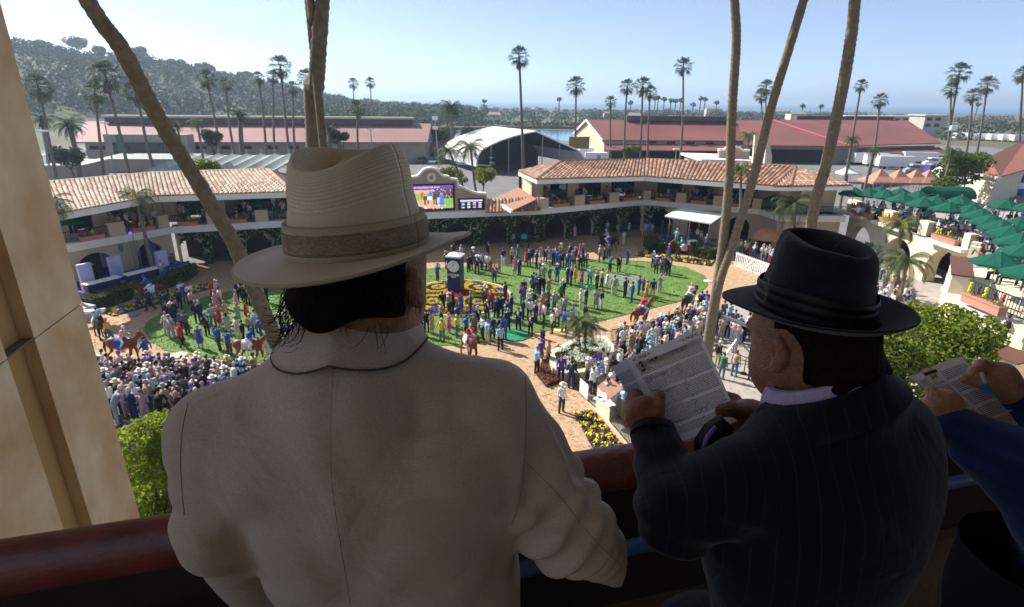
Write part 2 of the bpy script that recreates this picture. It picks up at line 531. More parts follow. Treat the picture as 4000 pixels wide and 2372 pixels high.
for i in range(26000):
 x, y = rng.uniform(-27, 18.5), 31 + 25.5 * rng.random() ** 1.3
 if not inpoly(x, y, LP): continue
 a, h = rng.uniform(0, 6.28), rng.uniform(0.05, 0.10)
 dx, dy = math.cos(a) * 0.035, math.sin(a) * 0.035
 gb.add([(x - dx, y - dy, 0.05), (x + dx, y + dy, 0.05), (x + rng.uniform(-.04, .04), y + rng.uniform(-.04, .04), 0.05 + h)], [(0, 1, 2)])
gb.build('grass', M_GRASS, kind='stuff')
def hill_z(x, y):
 u = math.degrees(math.atan2(x, y))
 pts = [(-60, 60), (-43, 60), (-38, 57), (-33, 48), (-28, 36), (-22, 24), (-17, 13), (-12, 7), (-5, 2), (10, 0), (60, 0)]
 for i in range(len(pts) - 1):
  if pts[i][0] <= u < pts[i + 1][0]:
   t = (u - pts[i][0]) / (pts[i + 1][0] - pts[i][0]); hz = pts[i][1] * (1 - t) + pts[i + 1][1] * t
   break
 else: hz = 0
 r = math.hypot(x, y)
 f = max(0, min(1, (r - 330) / 330)); f = f * f * (3 - 2 * f)
 return hz * f * (0.93 + 0.10 * math.sin(x * 0.021 + 1) + 0.05 * math.sin(y * 0.05 + x * 0.04))
hv, hf = [], []
NA, NR = 60, 22
for i in range(NA):
 an = R(-62 + 62 * i / (NA - 1))
 for j in range(NR):
  r = 320 + 480 * j / (NR - 1)
  x, y = r * math.sin(an), r * math.cos(an)
  hv.append((x, y, hill_z(x, y) - 0.2))
for i in range(NA - 1):
 for j in range(NR - 1):
  hf.append((i * NR + j, (i + 1) * NR + j, (i + 1) * NR + j + 1, i * NR + j + 1))
hb = MB(); hb.add(hv, hf)
hb.build('hill', M_HILL, smooth=True, kind='structure')
def clumps(n, fn, size, seed, squash=0.8):
 """Leaf clumps: n small random quads placed by fn(rs) -> centre."""
 rs = np.random.RandomState(seed)
 c = fn(rs, n)
 a = rs.normal(size=(n, 3)); a /= np.linalg.norm(a, axis=1)[:, None]
 b = rs.normal(size=(n, 3)); b -= a * (a * b).sum(1)[:, None]; b /= np.linalg.norm(b, axis=1)[:, None]
 s = size * rs.uniform(0.6, 1.4, (n, 1))
 a *= s; b *= s * squash
 v = np.stack([c - a, c + b * 0.8 - a * 0.2, c + a, c - b * 0.8 + a * 0.2], 1).reshape(-1, 3)
 return v, np.arange(4 * n).reshape(-1, 4)
def lobed(rs, n, lobes):
 L = np.array(lobes, float)
 w = L[:, 3] ** 2; w /= w.sum()
 k = rs.choice(len(L), n, p=w)
 d = rs.normal(size=(n, 3)); d /= np.linalg.norm(d, axis=1)[:, None]
 rad = rs.uniform(0.45, 1.05, (n, 1)) ** 0.6
 return L[k, :3] + d * rad * L[k, 3:4] * np.array((1, 1, 0.8))
def crown_mesh(name, lobes, n, size, mats, seed, squash=0.7):
 v, f = clumps(n, lambda rs, m: lobed(rs, m, lobes), size, seed, squash)
 rs = np.random.RandomState(seed + 1)
 mi = rs.randint(0, len(mats), len(f)) if len(mats) > 1 else None
 return np_mesh(name, v, f, mats, mi, smooth=False)
pv = []
rs = np.random.RandomState(5)
for i in range(1500):
 an = R(rs.uniform(-56, -4)); r = rs.uniform(400, 720)
 x, y = r * math.sin(an), r * math.cos(an)
 z = hill_z(x, y)
 if rs.rand() < 0.2 * (r < 520): continue
 s = rs.uniform(3.2, 7.5)
 pv.append((x, y, z + s * 0.5, s))
def wood(name, lobes, per, size, mats, seed):
 v, f = clumps(len(lobes) * per, lambda r_, m: lobed(r_, m, lobes), size, seed, 0.8)
 r2 = np.random.RandomState(seed + 9)
 k = r2.randint(0, len(mats), len(f))
 return tag(link(name, np_mesh(name, v, f, mats, k, smooth=False)), kind='stuff')
wood('hillside_woods', pv, 80, .95, [L_WOOD, L_WOOD, L_WOOD, L_WOOD2], 21)
tv = []
for i in range(900):
 r = rs.uniform(330, 900); an = R(rs.uniform(-24, 47))
 x, y = r * math.sin(an), r * math.cos(an)
 if 240 < y < 370 and -45 < x < 70: continue
 if x > 90 and y < 420 and rs.rand() < 0.75: continue
 s = rs.uniform(2.6, 5.2) * (1.35 if an < R(-2) else 1.0) * (0.8 if an > R(22) else 1)
 tv.append((x, y, s * 0.85, s))
for i in range(90):
 x = rs.uniform(-40, 75); y = rs.uniform(352, 372)
 tv.append((x, y, 1.8, rs.uniform(2, 3.2)))
for i in range(330):
 x, y = rs.uniform(95, 560), rs.uniform(270, 900)
 s = rs.uniform(2.2, 4.6)
 tv.append((x, y, s * .7, s))
wood('town_woods', tv, 56, 0.85, [L_WOOD, L_DARK, L_WOOD2, L_MID], 33)
# --- palms
def fan_crown(name, seed, skirt=True):
 r = random.Random(seed)
 v, f, mi = [], [], []
 N = 34
 for k in range(N):
  el = R(80 - 135 * (k / N) + r.uniform(-8, 8)); az = k * 2.4 + r.uniform(-.2, .2)
  d = Vector((math.cos(az) * math.cos(el), math.sin(az) * math.cos(el), math.sin(el)))
  pl = r.uniform(0.42, 0.6)
  up = Vector((0, 0, 1)); sd_ = d.cross(up).normalized() if abs(d.z) < 0.99 else Vector((1, 0, 0))
  nn = sd_.cross(d).normalized()
  p = d * pl
  k0 = len(v)
  v += [sd_ * 0.012, -sd_ * 0.012, p - sd_ * 0.012, p + sd_ * 0.012]
  f.append((k0, k0 + 1, k0 + 2, k0 + 3)); mi.append(0)
  F = 9
  for q in range(F):
   a0 = R(-80 + 160 * q / F); a1 = R(-80 + 160 * (q + 0.78) / F)
   ln = r.uniform(0.42, 0.55) * (0.8 + 0.2 * math.cos(a0))
   am = (a0 + a1) / 2
   e = p + (d * math.cos(am) + sd_ * math.sin(am)) * ln - Vector((0, 0, 0.14 + 0.1 * r.random()))
   m0 = p + (d * math.cos(a0) + sd_ * math.sin(a0)) * ln * 0.55 + nn * 0.03
   m1 = p + (d * math.cos(a1) + sd_ * math.sin(a1)) * ln * 0.55 + nn * 0.03
   k0 = len(v)
   v += [p, m0, e, m1]; f.append((k0, k0 + 1, k0 + 2, k0 + 3)); mi.append(0)
 if skirt:
  for k in range(26):
   az = r.uniform(0, 6.28); d = Vector((math.cos(az), math.sin(az), 0)); s = Vector((-d.y, d.x, 0))
   z0 = r.uniform(-0.55, -0.05); L = r.uniform(.3, .55)
   k0 = len(v)
   v += [d * 0.05 + s * .05 + Vector((0, 0, z0)), d * 0.05 - s * .05 + Vector((0, 0, z0)), d * (0.16 + .1 * r.random()) - s * .04 + Vector((0, 0, z0 - L)), d * 0.2 + s * .05 + Vector((0, 0, z0 - L * .9))]
   f.append((k0, k0 + 1, k0 + 2, k0 + 3)); mi.append(1)
 b = MB(); b.v = [tuple(q) for q in v]; b.f = f; b.m = mi
 return b.mesh(name, [L_FAN, M_TRUNK])
def feather_crown(name, seed, N=20, droop=0.5, mats=None, leaf=0.30, up=62, stemr=0.014):
 r = random.Random(seed)
 b = MB()
 for k in range(N):
  az = k * 2.4 + r.uniform(-.25, .25)
  e0 = R(up - (up + 25) * (k / N) + r.uniform(-8, 8))
  d = Vector((math.cos(az), math.sin(az), 0))
  p = Vector((0, 0, 0)); el = e0
  pts = [p.copy()]
  for s in range(9):
   p = p + (d * math.cos(el) + Vector((0, 0, math.sin(el)))) * 0.115
   el -= R(4 + 13 * droop + 2.5 * s * droop)
   pts.append(p.copy())
  mi = 1 if (mats and len(mats) > 1 and r.random() < 0.3) else 0
  b.tube(pts, [stemr * (1 - 0.09 * i) for i in range(len(pts))], 4, mi, cap=False)
  sd_ = Vector((-d.y, d.x, 0))
  for i in range(1, len(pts) - 1):
   for h in (0.0, 0.5):
    q = pts[i].lerp(pts[i + 1], h); t = (pts[i + 1] - pts[i]).normalized()
    L = leaf * math.sin(math.pi * (0.18 + 0.75 * (i + h) / len(pts))) * r.uniform(.8, 1.15)
    for sg in (-1, 1):
     o = (sd_ * sg * 0.85 + t * 0.55 - Vector((0, 0, 0.35 + 0.4 * droop))).normalized()
     e = q + o * L
     w = t * 0.02
     b.add([q - w, q + w, e + w * 0.3 - Vector((0, 0, 0.02))], [(0, 1, 2)], mi)
 return b.mesh(name, mats or [L_FEA])
FAN = [fan_crown('fan_crown', 40 + i) for i in range(4)]
FEA = [feather_crown('feather_crown', 60 + i, 22, 0.42) for i in range(3)]
FEAY = feather_crown('feather_crown_yellowing', 71, 22, 0.5, [L_FEA, L_YEL])
DATE = [feather_crown('date_crown', 80 + i, 40, 0.30, [L_DARK], 0.22, 75) for i in range(2)]
def trunk_mesh(pts, r0, r1, m, rings=0.0, n=9, bulge=0.0):
 b = MB()
 P = []
 k = max(10, len(pts) * 4)
 pts = [Vector(p) for p in pts]
 for i in range(k + 1):
  u = i / k * (len(pts) - 1); j = min(int(u), len(pts) - 2); t = u - j
  p0, p1, p2, p3 = pts[max(j - 1, 0)], pts[j], pts[j + 1], pts[min(j + 2, len(pts) - 1)]
  P.append(0.5 * ((2 * p1) + (p2 - p0) * t + (2 * p0 - 5 * p1 + 4 * p2 - p3) * t * t + (3 * p1 - p0 - 3 * p2 + p3) * t ** 3))
 rad = [r0 + (r1 - r0) * i / k for i in range(k + 1)]
 if rings:
  Q, Rr = [], []
  for i in range(k):
   s = max(2, int((P[i + 1] - P[i]).length / rings))
   for q in range(s):
    w = q / s
    Q.append(P[i].lerp(P[i + 1], w)); Rr.append((rad[i] + (rad[i + 1] - rad[i]) * w) * (1 + (0.06 if q % 2 else -0.03) + rng.uniform(-.03, .03)))
  Q.append(P[-1]); Rr.append(rad[-1])
  P, rad = Q, Rr
 b.tube(P, rad, n)
 return b.mesh('trunk', m, smooth=True)
def palm(name, base, top, crown, cr, label, group=None, r0=0.28, r1=0.17, m=None, pts=None, rings=0.0, cat='palm tree', n=7):
 base, top = Vector(base), Vector(top)
 e = empty(name, base, label, cat, group)
 mid = base.lerp(top, 0.5) + Vector((rng.uniform(-.3, .3), rng.uniform(-.3, .3), 0))
 part(link('trunk', trunk_mesh(pts or [base, mid, top], r0, r1, m or M_TRUNKG, rings, n)), e)
 c = link('crown', crown); part(c, e)
 c.location = top; c.rotation_euler = (rng.uniform(-.1, .1), rng.uniform(-.1, .1), rng.uniform(0, 6.28)); c.scale = (cr, cr, cr)
 return e
def place(px, py, rp, bx, Y, crown, name, label, group=None, r0=0.28, r1=0.16, k=1.0):
 top = atY(px, py, Y)
 Z = (top - Vector((0, 0, CZ))).dot(_f0)
 b = atY(bx, py, Y)
 lo = ray(bx, 620); b = Vector((lo.x / lo.y * Y, Y, 0))
 palm(name, b, top, crown, rp * Z / FPX * k, label, group, r0, r1)
G1 = 'fan palms on the fairground lot'
fan_list = [
 (2028, 222, 42, 2050, 96, 'tallest thin fan palm rising in front of the white arched tent'),
 (2250, 336, 38, 2246, 150, 'fan palm beside the right end of the white arched tent'),
 (2669, 260, 36, 2660, 125, 'tall fan palm standing alone before the middle of the right barn'),
 (2450, 340, 32, 2441, 150, 'left fan palm of the trio before the right barn'),
 (2511, 336, 36, 2503, 140, 'full-crowned middle fan palm of the trio before the right barn'),
 (2540, 362, 28, 2531, 155, 'right smaller fan palm of the trio before the right barn'),
 (2385, 398, 24, 2386, 165, 'short thin fan palm before the pale gable of the right barn'),
 (2992, 342, 32, 2990, 210, 'right higher palm of the pair behind the right barn ridge'),
 (2973, 372, 28, 2973, 215, 'left lower palm of the pair behind the right barn ridge'),
 (3364, 336, 26, 3325, 120, 'fan palm with curved trunk right of the leaning trunk, before the barn'),
 (3438, 394, 30, 3412, 125, 'fan palm leaning right over the far roof of the right barn'),
 (3748, 286, 42, 3700, 150, 'tallest fan palm of the right cluster against the sea'),
 (3716, 350, 30, 3712, 150, 'lower fan palm just left of the tallest in the right cluster'),
 (3857, 334, 36, 3815, 155, 'rightmost full fan palm of the right cluster against the sea'),
 (3802, 374, 30, 3775, 160, 'shorter fan palm between the taller ones of the right cluster'),
 (3996, 292, 34, 3990, 150, 'fan palm cut by the right edge of the view'),
 (1380, 326, 22, 1392, 260, 'left of the two far slim fan palms above the town trees'),
 (1446, 324, 22, 1462, 260, 'right of the two far slim fan palms above the town trees'),
 (1396, 425, 36, 1404, 118, 'bushy fan palm before the right half of the left barn roof'),
 (1095, 262, 46, 1132, 110, 'dark fan palm left of the double trunk, above the left barn'),
 (1195, 305, 36, 1192, 118, 'fan palm crown half behind the double trunk'),
 (1144, 345, 28, 1152, 130, 'low pale fan palm between the dark one and the double trunk'),
 (1066, 300, 28, 1072, 140, 'slim fan palm just left of the dark one above the left barn'),
 (1009, 304, 26, 1040, 140, 'slim fan palm against the hillside above the left barn ridge'),
 (807, 308, 38, 868, 118, 'leaning fan palm over the middle of the left barn'),
 (880, 330, 26, 920, 135, 'small pale fan palm right of the leaning one over the left barn'),
 (412, 300, 62, 492, 95, 'large fan palm left of the leaning trunk in front of the hill'),
 (370, 362, 48, 384, 100, 'fan palm lower and left of the large one before the hill'),
 (535, 362, 52, 602, 95, 'fan palm half hidden behind the leaning trunk'),
 (150, 342, 52, 196, 95, 'leftmost fan palm beside the stone pillar'),
]
for i, (px, py, rp, bx, Y, lb_) in enumerate(fan_list):
 place(px, py, rp, bx, Y, FAN[i % 4], 'fan_palm', lb_, G1, 0.30 if Y < 130 else 0.34, 0.17 if Y < 130 else 0.2, 1.22)
date_list = [
 (270, 490, 66, 290, 105, 'dark feathery date palm left of the left barn, beside the pillar'),
 (165, 470, 50, 175, 112, 'date palm at the pillar edge behind the leftmost fan palm'),
 (1762, 425, 56, 1766, 150, 'big dark date palm right of the left barn end'),
 (938, 450, 40, 952, 108, 'date palm with thick trunk before the left barn'),
 (1290, 510, 46, 1285, 112, 'dark date palm right of the double trunk'),
]
for i, (px, py, rp, bx, Y, lb_) in enumerate(date_list):
 place(px, py, rp, bx, Y, DATE[i % 2], 'date_palm', lb_, 'date palms by the barns', 0.5, 0.4)
queen_list = [
 (690, 488, 34, 705, 92, 'left of the two small feather palms before the left barn wall'),
 (770, 478, 46, 778, 92, 'right of the two small feather palms before the left barn wall'),
 (2925, 530, 44, 2915, 110, 'feather palm with long side fronds left of the leaning right trunk'),
 (3330, 545, 40, 3322, 85, 'feather palm in the island bed of the lot'),
 (3415, 590, 34, 3408, 85, 'lower feather palm right of the island bed'),
 (3720, 590, 44, 3712, 90, 'leafy feather palm beside the green hedge bank'),
]
for i, (px, py, rp, bx, Y, lb_) in enumerate(queen_list):
 place(px, py, rp, bx, Y, FEA[i % 3], 'feather_palm', lb_, 'feather palms on the lot', 0.22, 0.16)
far_names = ['first', 'second', 'third', 'fourth', 'fifth', 'sixth', 'seventh', 'eighth', 'ninth', 'tenth', 'eleventh', 'twelfth', 'thirteenth', 'fourteenth', 'fifteenth', 'sixteenth']
far_px = [(1892, 395), (2185, 388), (2464, 402), (2560, 385), (2572, 383), (2595, 388), (2622, 392), (2640, 394), (2660, 392), (2708, 408), (2738, 386), (2755, 388), (2800, 402), (3137, 415), (3208, 416), (3822, 408)]
for i, (px, py) in enumerate(far_px):
 top = atY(px, py, 480)
 b = MB(); b.tube([(top.x, top.y, 0), (top.x, top.y, top.z)], [0.5, 0.4], 5)
 v, f = clumps(60, lambda r_, m: lobed(r_, m, [(top.x, top.y, top.z, 2.0)]), 0.8, 300 + i)
 k = len(b.v); b.add(v, [tuple(q) for q in f], 1)
 b.build('fan_palm', [M_TRUNKG, L_DARK], label='%s from the left of the tiny far palms on the sea horizon' % far_names[i], cat='palm tree', group='tiny far palms on the sea horizon')
def tall(name, pxs, r0, r1, label, m=M_TRUNK, extra=3.0, crown=True, root=None):
 pts = [atY(px, py, Y) for px, py, Y in pxs]
 foot = pts[-1].copy(); foot.z = 0
 pts = [pts[0] + (pts[0] - pts[1]).normalized() * extra] + pts
 pts = pts[::-1]
 if pts[0].z > 0.3: pts = [foot] + pts
 e = root or empty(name, foot, label, 'palm tree', 'tall palms in front of the balcony')
 part(link('trunk', trunk_mesh(pts, r0, r1, m, 0.07, 14)), e)
 if crown:
  c = link('crown', FAN[1]); part(c, e); c.location = pts[-1]; c.scale = (2.2, 2.2, 2.2)
 return e
def foot_of(px, py): return (px, py, on(px, py).y)
tall('fan_palm', [(330, -15, 10.6), (405, 100, 10.8), (480, 200, 11.0), (620, 465, 11.6), (790, 742, 12.2), (905, 935, 12.7), (962, 1062, 13.0), (1062, 1290, 13.6), (1115, 1410, 13.9), foot_of(1540, 2220)], 0.20, 0.125, 'thick tan palm trunk leaning left beside the straw hat', M_TRUNKL)
dp = tall('fan_palm', [(1262, -20, 15.0), (1250, 120, 15.1), (1236, 330, 15.4), (1229, 560, 15.8), foot_of(1330, 2160)], 0.24, 0.15, 'double palm trunk rising above the straw hat', M_TRUNKL, root=None)
tall('fan_palm', [(1212, -10, 15.0), (1222, 80, 15.05), (1226, 200, 15.2)], 0.11, 0.09, '', M_TRUNKL, root=dp)
tall('fan_palm', [(2868, -20, 21.5), (2876, 160, 21.7), (2860, 420, 22.0), (2848, 700, 22.4), (2820, 980, 22.8), (2775, 1260, 23.2), foot_of(2715, 1640)], 0.20, 0.142, 'straight palm trunk, left of the three right trunks')
tall('fan_palm', [(3146, -20, 20.4), (3085, 180, 20.8), (3010, 430, 21.3), (2945, 690, 21.9), (2860, 960, 22.5), (2795, 1180, 23.0), foot_of(2735, 1650)], 0.19, 0.13, 'palm trunk leaning right, middle of the three right trunks')
tall('fan_palm', [(3342, -20, 19.2), (3325, 140, 19.4), (3290, 350, 19.8), (3228, 640, 20.4), (3165, 900, 21.0), foot_of(3050, 1640)], 0.20, 0.155, 'palm trunk at the right, above the black hat')
# --- buildings
def tile_proto():
 b = MB()
 n = 5
 for i, (y, r, z) in enumerate(((0, 0.5, 0.0), (1.08, 0.44, -0.03))):
  for k in range(n + 1):
   q = math.pi * k / n
   b.v.append((r * math.cos(q) * 0.92, y, z + r * math.sin(q) * 0.62))
 for k in range(n):
  b.f.append((k, k + 1, n + 2 + k, n + 1 + k)); b.m.append(0)
 b.f.append(tuple(range(n + 1))); b.m.append(0)
 return b
TP = tile_proto()
def tile_roof(roof, faces, cw, rl, mats, budget=300, seed=1):
 """faces: planar polygons (eave left, eave right, ..., ridge) tiled in rows of barrel tiles. Nearest tiles are objects."""
 r = random.Random(seed)
 cells = []
 for poly in faces:
  e0, e1 = poly[0], poly[1]
  u = (e1 - e0).normalized()
  nrm = u.cross(poly[-1] - e0).normalized()
  if nrm.z < 0: nrm = -nrm
  s = nrm.cross(u)
  P = [((p - e0).dot(u), (p - e0).dot(s)) for p in poly]
  x0, x1 = min(p[0] for p in P), max(p[0] for p in P); y1 = max(p[1] for p in P)
  nx, ny = int((x1 - x0) / cw) + 1, int(y1 / rl) + 1
  if len(poly) == 4:
   p0_, p1_, p2_, p3_ = poly
   nx, ny = round(((p1_ - p0_).length + (p2_ - p3_).length) / 2 / cw), round(((p3_ - p0_).length + (p2_ - p1_).length) / 2 / rl)
   B = lambda s, t: p0_.lerp(p1_, s).lerp(p3_.lerp(p2_, s), t)
   for i in range(nx):
    for j in range(ny):
     c = B((i + .5) / nx, j / ny); up_ = B((i + .5) / nx, (j + 1) / ny) - c; ac = B((i + 1) / nx, j / ny) - B(i / nx, j / ny)
     nn_ = ac.cross(up_).normalized(); nn_ = nn_ if nn_.z > 0 else -nn_
     M = Matrix((ac, up_, nn_ * ac.length)).transposed().to_4x4(); M.translation = c + nn_ * .03
     cells.append(((c - Vector((0, 0, CZ))).length, M, r.randrange(len(mats))))
   continue
  for i in range(nx):
   for j in range(ny):
    x, y = x0 + (i + 0.5) * cw, j * rl
    if inpoly(x, y + rl * 0.5, P):
     c = e0 + u * x + s * y + nrm * 0.03
     M = Matrix((u * cw, s * rl, nrm * cw)).transposed().to_4x4()
     M.translation = c
     cells.append(((c - Vector((0, 0, CZ))).length, M, r.randrange(len(mats))))
 cells.sort(key=lambda q: q[0])
 mes = [TP.mesh('tile', m, smooth=False) for m in mats]
 for d, M, k in cells[:budget]:
  o = link('tile', mes[k], roof)
  o.matrix_basis = M
 rest = MB()
 for d, M, k in cells[budget:]:
  rest.add([M @ Vector(v) for v in TP.v], TP.f, k)
 if rest.v:
  o = link('tile', rest.mesh('tile', mats), roof)
  o['kind'] = 'stuff'
 return cells
def arch_wall(b, p0, p1, z0, z1, ops, depth, mi=0):
 """Wall from p0 to p1 (seen from its front, left to right) with arched openings (centre, half width, spring height, top height)."""
 p0, p1 = V2(p0), V2(p1)
 u = (p1 - p0); L = u.length; u.normalize()
 bk = Vector((-u.y, u.x, 0)) * depth
 P = lambda t, z: p0 + u * t + Vector((0, 0, z))
 ops = sorted(ops)
 x = 0.0
 for c, hw, sp, tp in ops:
  if c - hw > x:
   b.slab([P(x, z0), P(c - hw, z0), P(c - hw, z1), P(x, z1)], bk, mi)
  N = 12
  prof = []
  for k in range(N + 1):
   q = math.pi - math.pi * k / N
   prof.append((c + hw * math.cos(q), sp + (tp - sp) * math.sin(q)))
  for k in range(N):
   a, d = prof[k], prof[k + 1]
   b.slab([P(*a), P(*d), P(d[0], z1), P(a[0], z1)], bk, mi)
  x = c + hw
 if x < L: b.slab([P(x, z0), P(L, z0), P(L, z1), P(x, z1)], bk, mi)
 return L
def rect_wall(b, p0, p1, z0, z1, ops, depth, mi=0):
 """Wall with rectangular openings (t0, t1, zb, zt)."""
 p0, p1 = V2(p0), V2(p1)
 u = (p1 - p0); L = u.length; u.normalize()
 bk = Vector((-u.y, u.x, 0)) * depth
 P = lambda t, z: p0 + u * t + Vector((0, 0, z))
 q = lambda a, c, z, w: b.slab([P(a, z), P(c, z), P(c, w), P(a, w)], bk, mi)
 x = 0
 for t0, t1, zb, zt in sorted(ops):
  if t0 > x: q(x, t0, z0, z1)
  if zb > z0: q(t0, t1, z0, zb)
  if zt < z1: q(t0, t1, zt, z1)
  x = t1
 if x < L: q(x, L, z0, z1)
def umbrella_mesh():
 b = MB(); N = 8
 top = (0, 0, 2.75)
 for k in range(N):
  a, c = 2 * math.pi * k / N, 2 * math.pi * (k + 1) / N
  m = (a + c) / 2
  A, C_, Md = (1.35 * math.cos(a), 1.35 * math.sin(a), 2.05), (1.35 * math.cos(c), 1.35 * math.sin(c), 2.05), (1.24 * math.cos(m), 1.24 * math.sin(m), 2.09)
  h = (0.62 * math.cos(m), 0.62 * math.sin(m), 2.38)
  k0 = len(b.v)
  b.add([top, A, Md, C_, h], [(0, 1, 4), (0, 4, 3), (1, 2, 4), (2, 3, 4)])
  b.add([A, Md, (Md[0], Md[1], 1.95), (A[0], A[1], 1.91)], [(0, 1, 2, 3)])
  b.add([Md, C_, (C_[0], C_[1], 1.91), (Md[0], Md[1], 1.95)], [(0, 1, 2, 3)])
 return b.mesh('canopy', M_UMB)
UMB = umbrella_mesh()
_pb = MB(); _pb.tube([(0, 0, 0), (0, 0, 2.78)], 0.025, 6); _pb.lathe((0, 0, 0), [(0.0, .09), (0.3, 0.07), (0.3, 0)], 10)
POLE = _pb.mesh('pole', mat('umbrella_pole', (0.55, 0.5, 0.4), 0.6))
_rb = MB()
for k in range(8):
 a = 2 * math.pi * k / 8; _rb.bar((0, 0, 2.3), (1.3 * math.cos(a), 1.3 * math.sin(a), 2.04), 0.02, 0.02)
RIBS = _rb.mesh('ribs', M_BLACK)
def umbrella(loc, label, group, s=1.0, rz=0.0):
 e = empty('umbrella', loc, label, 'umbrella', group, rz)
 link('canopy', UMB, e); link('pole', POLE, e); link('ribs', RIBS, e)
 e.scale = (s, s, s)
 return e
def flower_tuft(b, c, r, mi, rr):
 c = Vector(c)
 for k in range(3):
  a = rr.uniform(0, 6.28); t = Vector((math.cos(a), math.sin(a), 0)) * r; h = Vector((0, 0, r * rr.uniform(.6, 1.1)))
  s = Vector((-t.y, t.x, 0)) * 0.8
  b.add([c - t, c - s * .5 + h * .7, c + t * 0.2 + h, c + s * .6 + h * .6], [(0, 1, 2, 3)], mi)
PLANTER_SEEN = 0
def planter(p, u, L, label, group, flowers=True, sc=1.0):
 """Terracotta box with flowering plants, resting on a ledge."""
 e = empty('flower_box', p, label, 'flower box', group, math.atan2(u.y, u.x))
 b = MB()
 b.box((0, 0, 0.16 * sc), (L, 0.34 * sc, 0.32 * sc)); b.box((0, 0, 0.34 * sc), (L + 0.06, 0.4 * sc, 0.06 * sc))
 link('box', b.mesh('box', M_RUST), e)
 f = MB(); rr = random.Random(int(p.x * 100))
 for i in range(int(L * 26)):
  x, y = rr.uniform(-L / 2, L / 2), rr.uniform(-.15, .15) * sc
  h = rr.uniform(.1, .45) * sc
  f.add([(x - .03, y, .33 * sc), (x + .03, y, .33 * sc), (x + rr.uniform(-.15, .15), y + rr.uniform(-.12, .12), .33 * sc + h)], [(0, 1, 2)], 0)
 link('leaves', f.mesh('leaves', [F_GRN]), e)
 if flowers:
  n = int(L * 2.3)
  for i in range(n):
   g = MB(); x = -L / 2 + L * (i + .5) / n + rr.uniform(-.08, .08); c = rr.choice([F_YEL, F_YEL, F_RED, F_MAR])
   for k in range(5):
    g.ball((x + rr.uniform(-.06, .06), rr.uniform(-.08, .08), (.5 + .07 * k) * sc), .065 * sc, 5, 3)
   link('flower', g.mesh('flower', c), e)
 return e
def nrm_of(p0, p1):
 u = (V2(p1) - V2(p0)).normalized()
 return u, Vector((u.y, -u.x, 0))
ZC, ZF, ZE, ZR = 3.5, 4.15, 7.05, 8.95
def t_at(p0, p1, px, py, z):
 u, n = nrm_of(p0, p1)
 q = onplane(px, py, V2(p0), n)
 return (q - V2(p0)).dot(u)
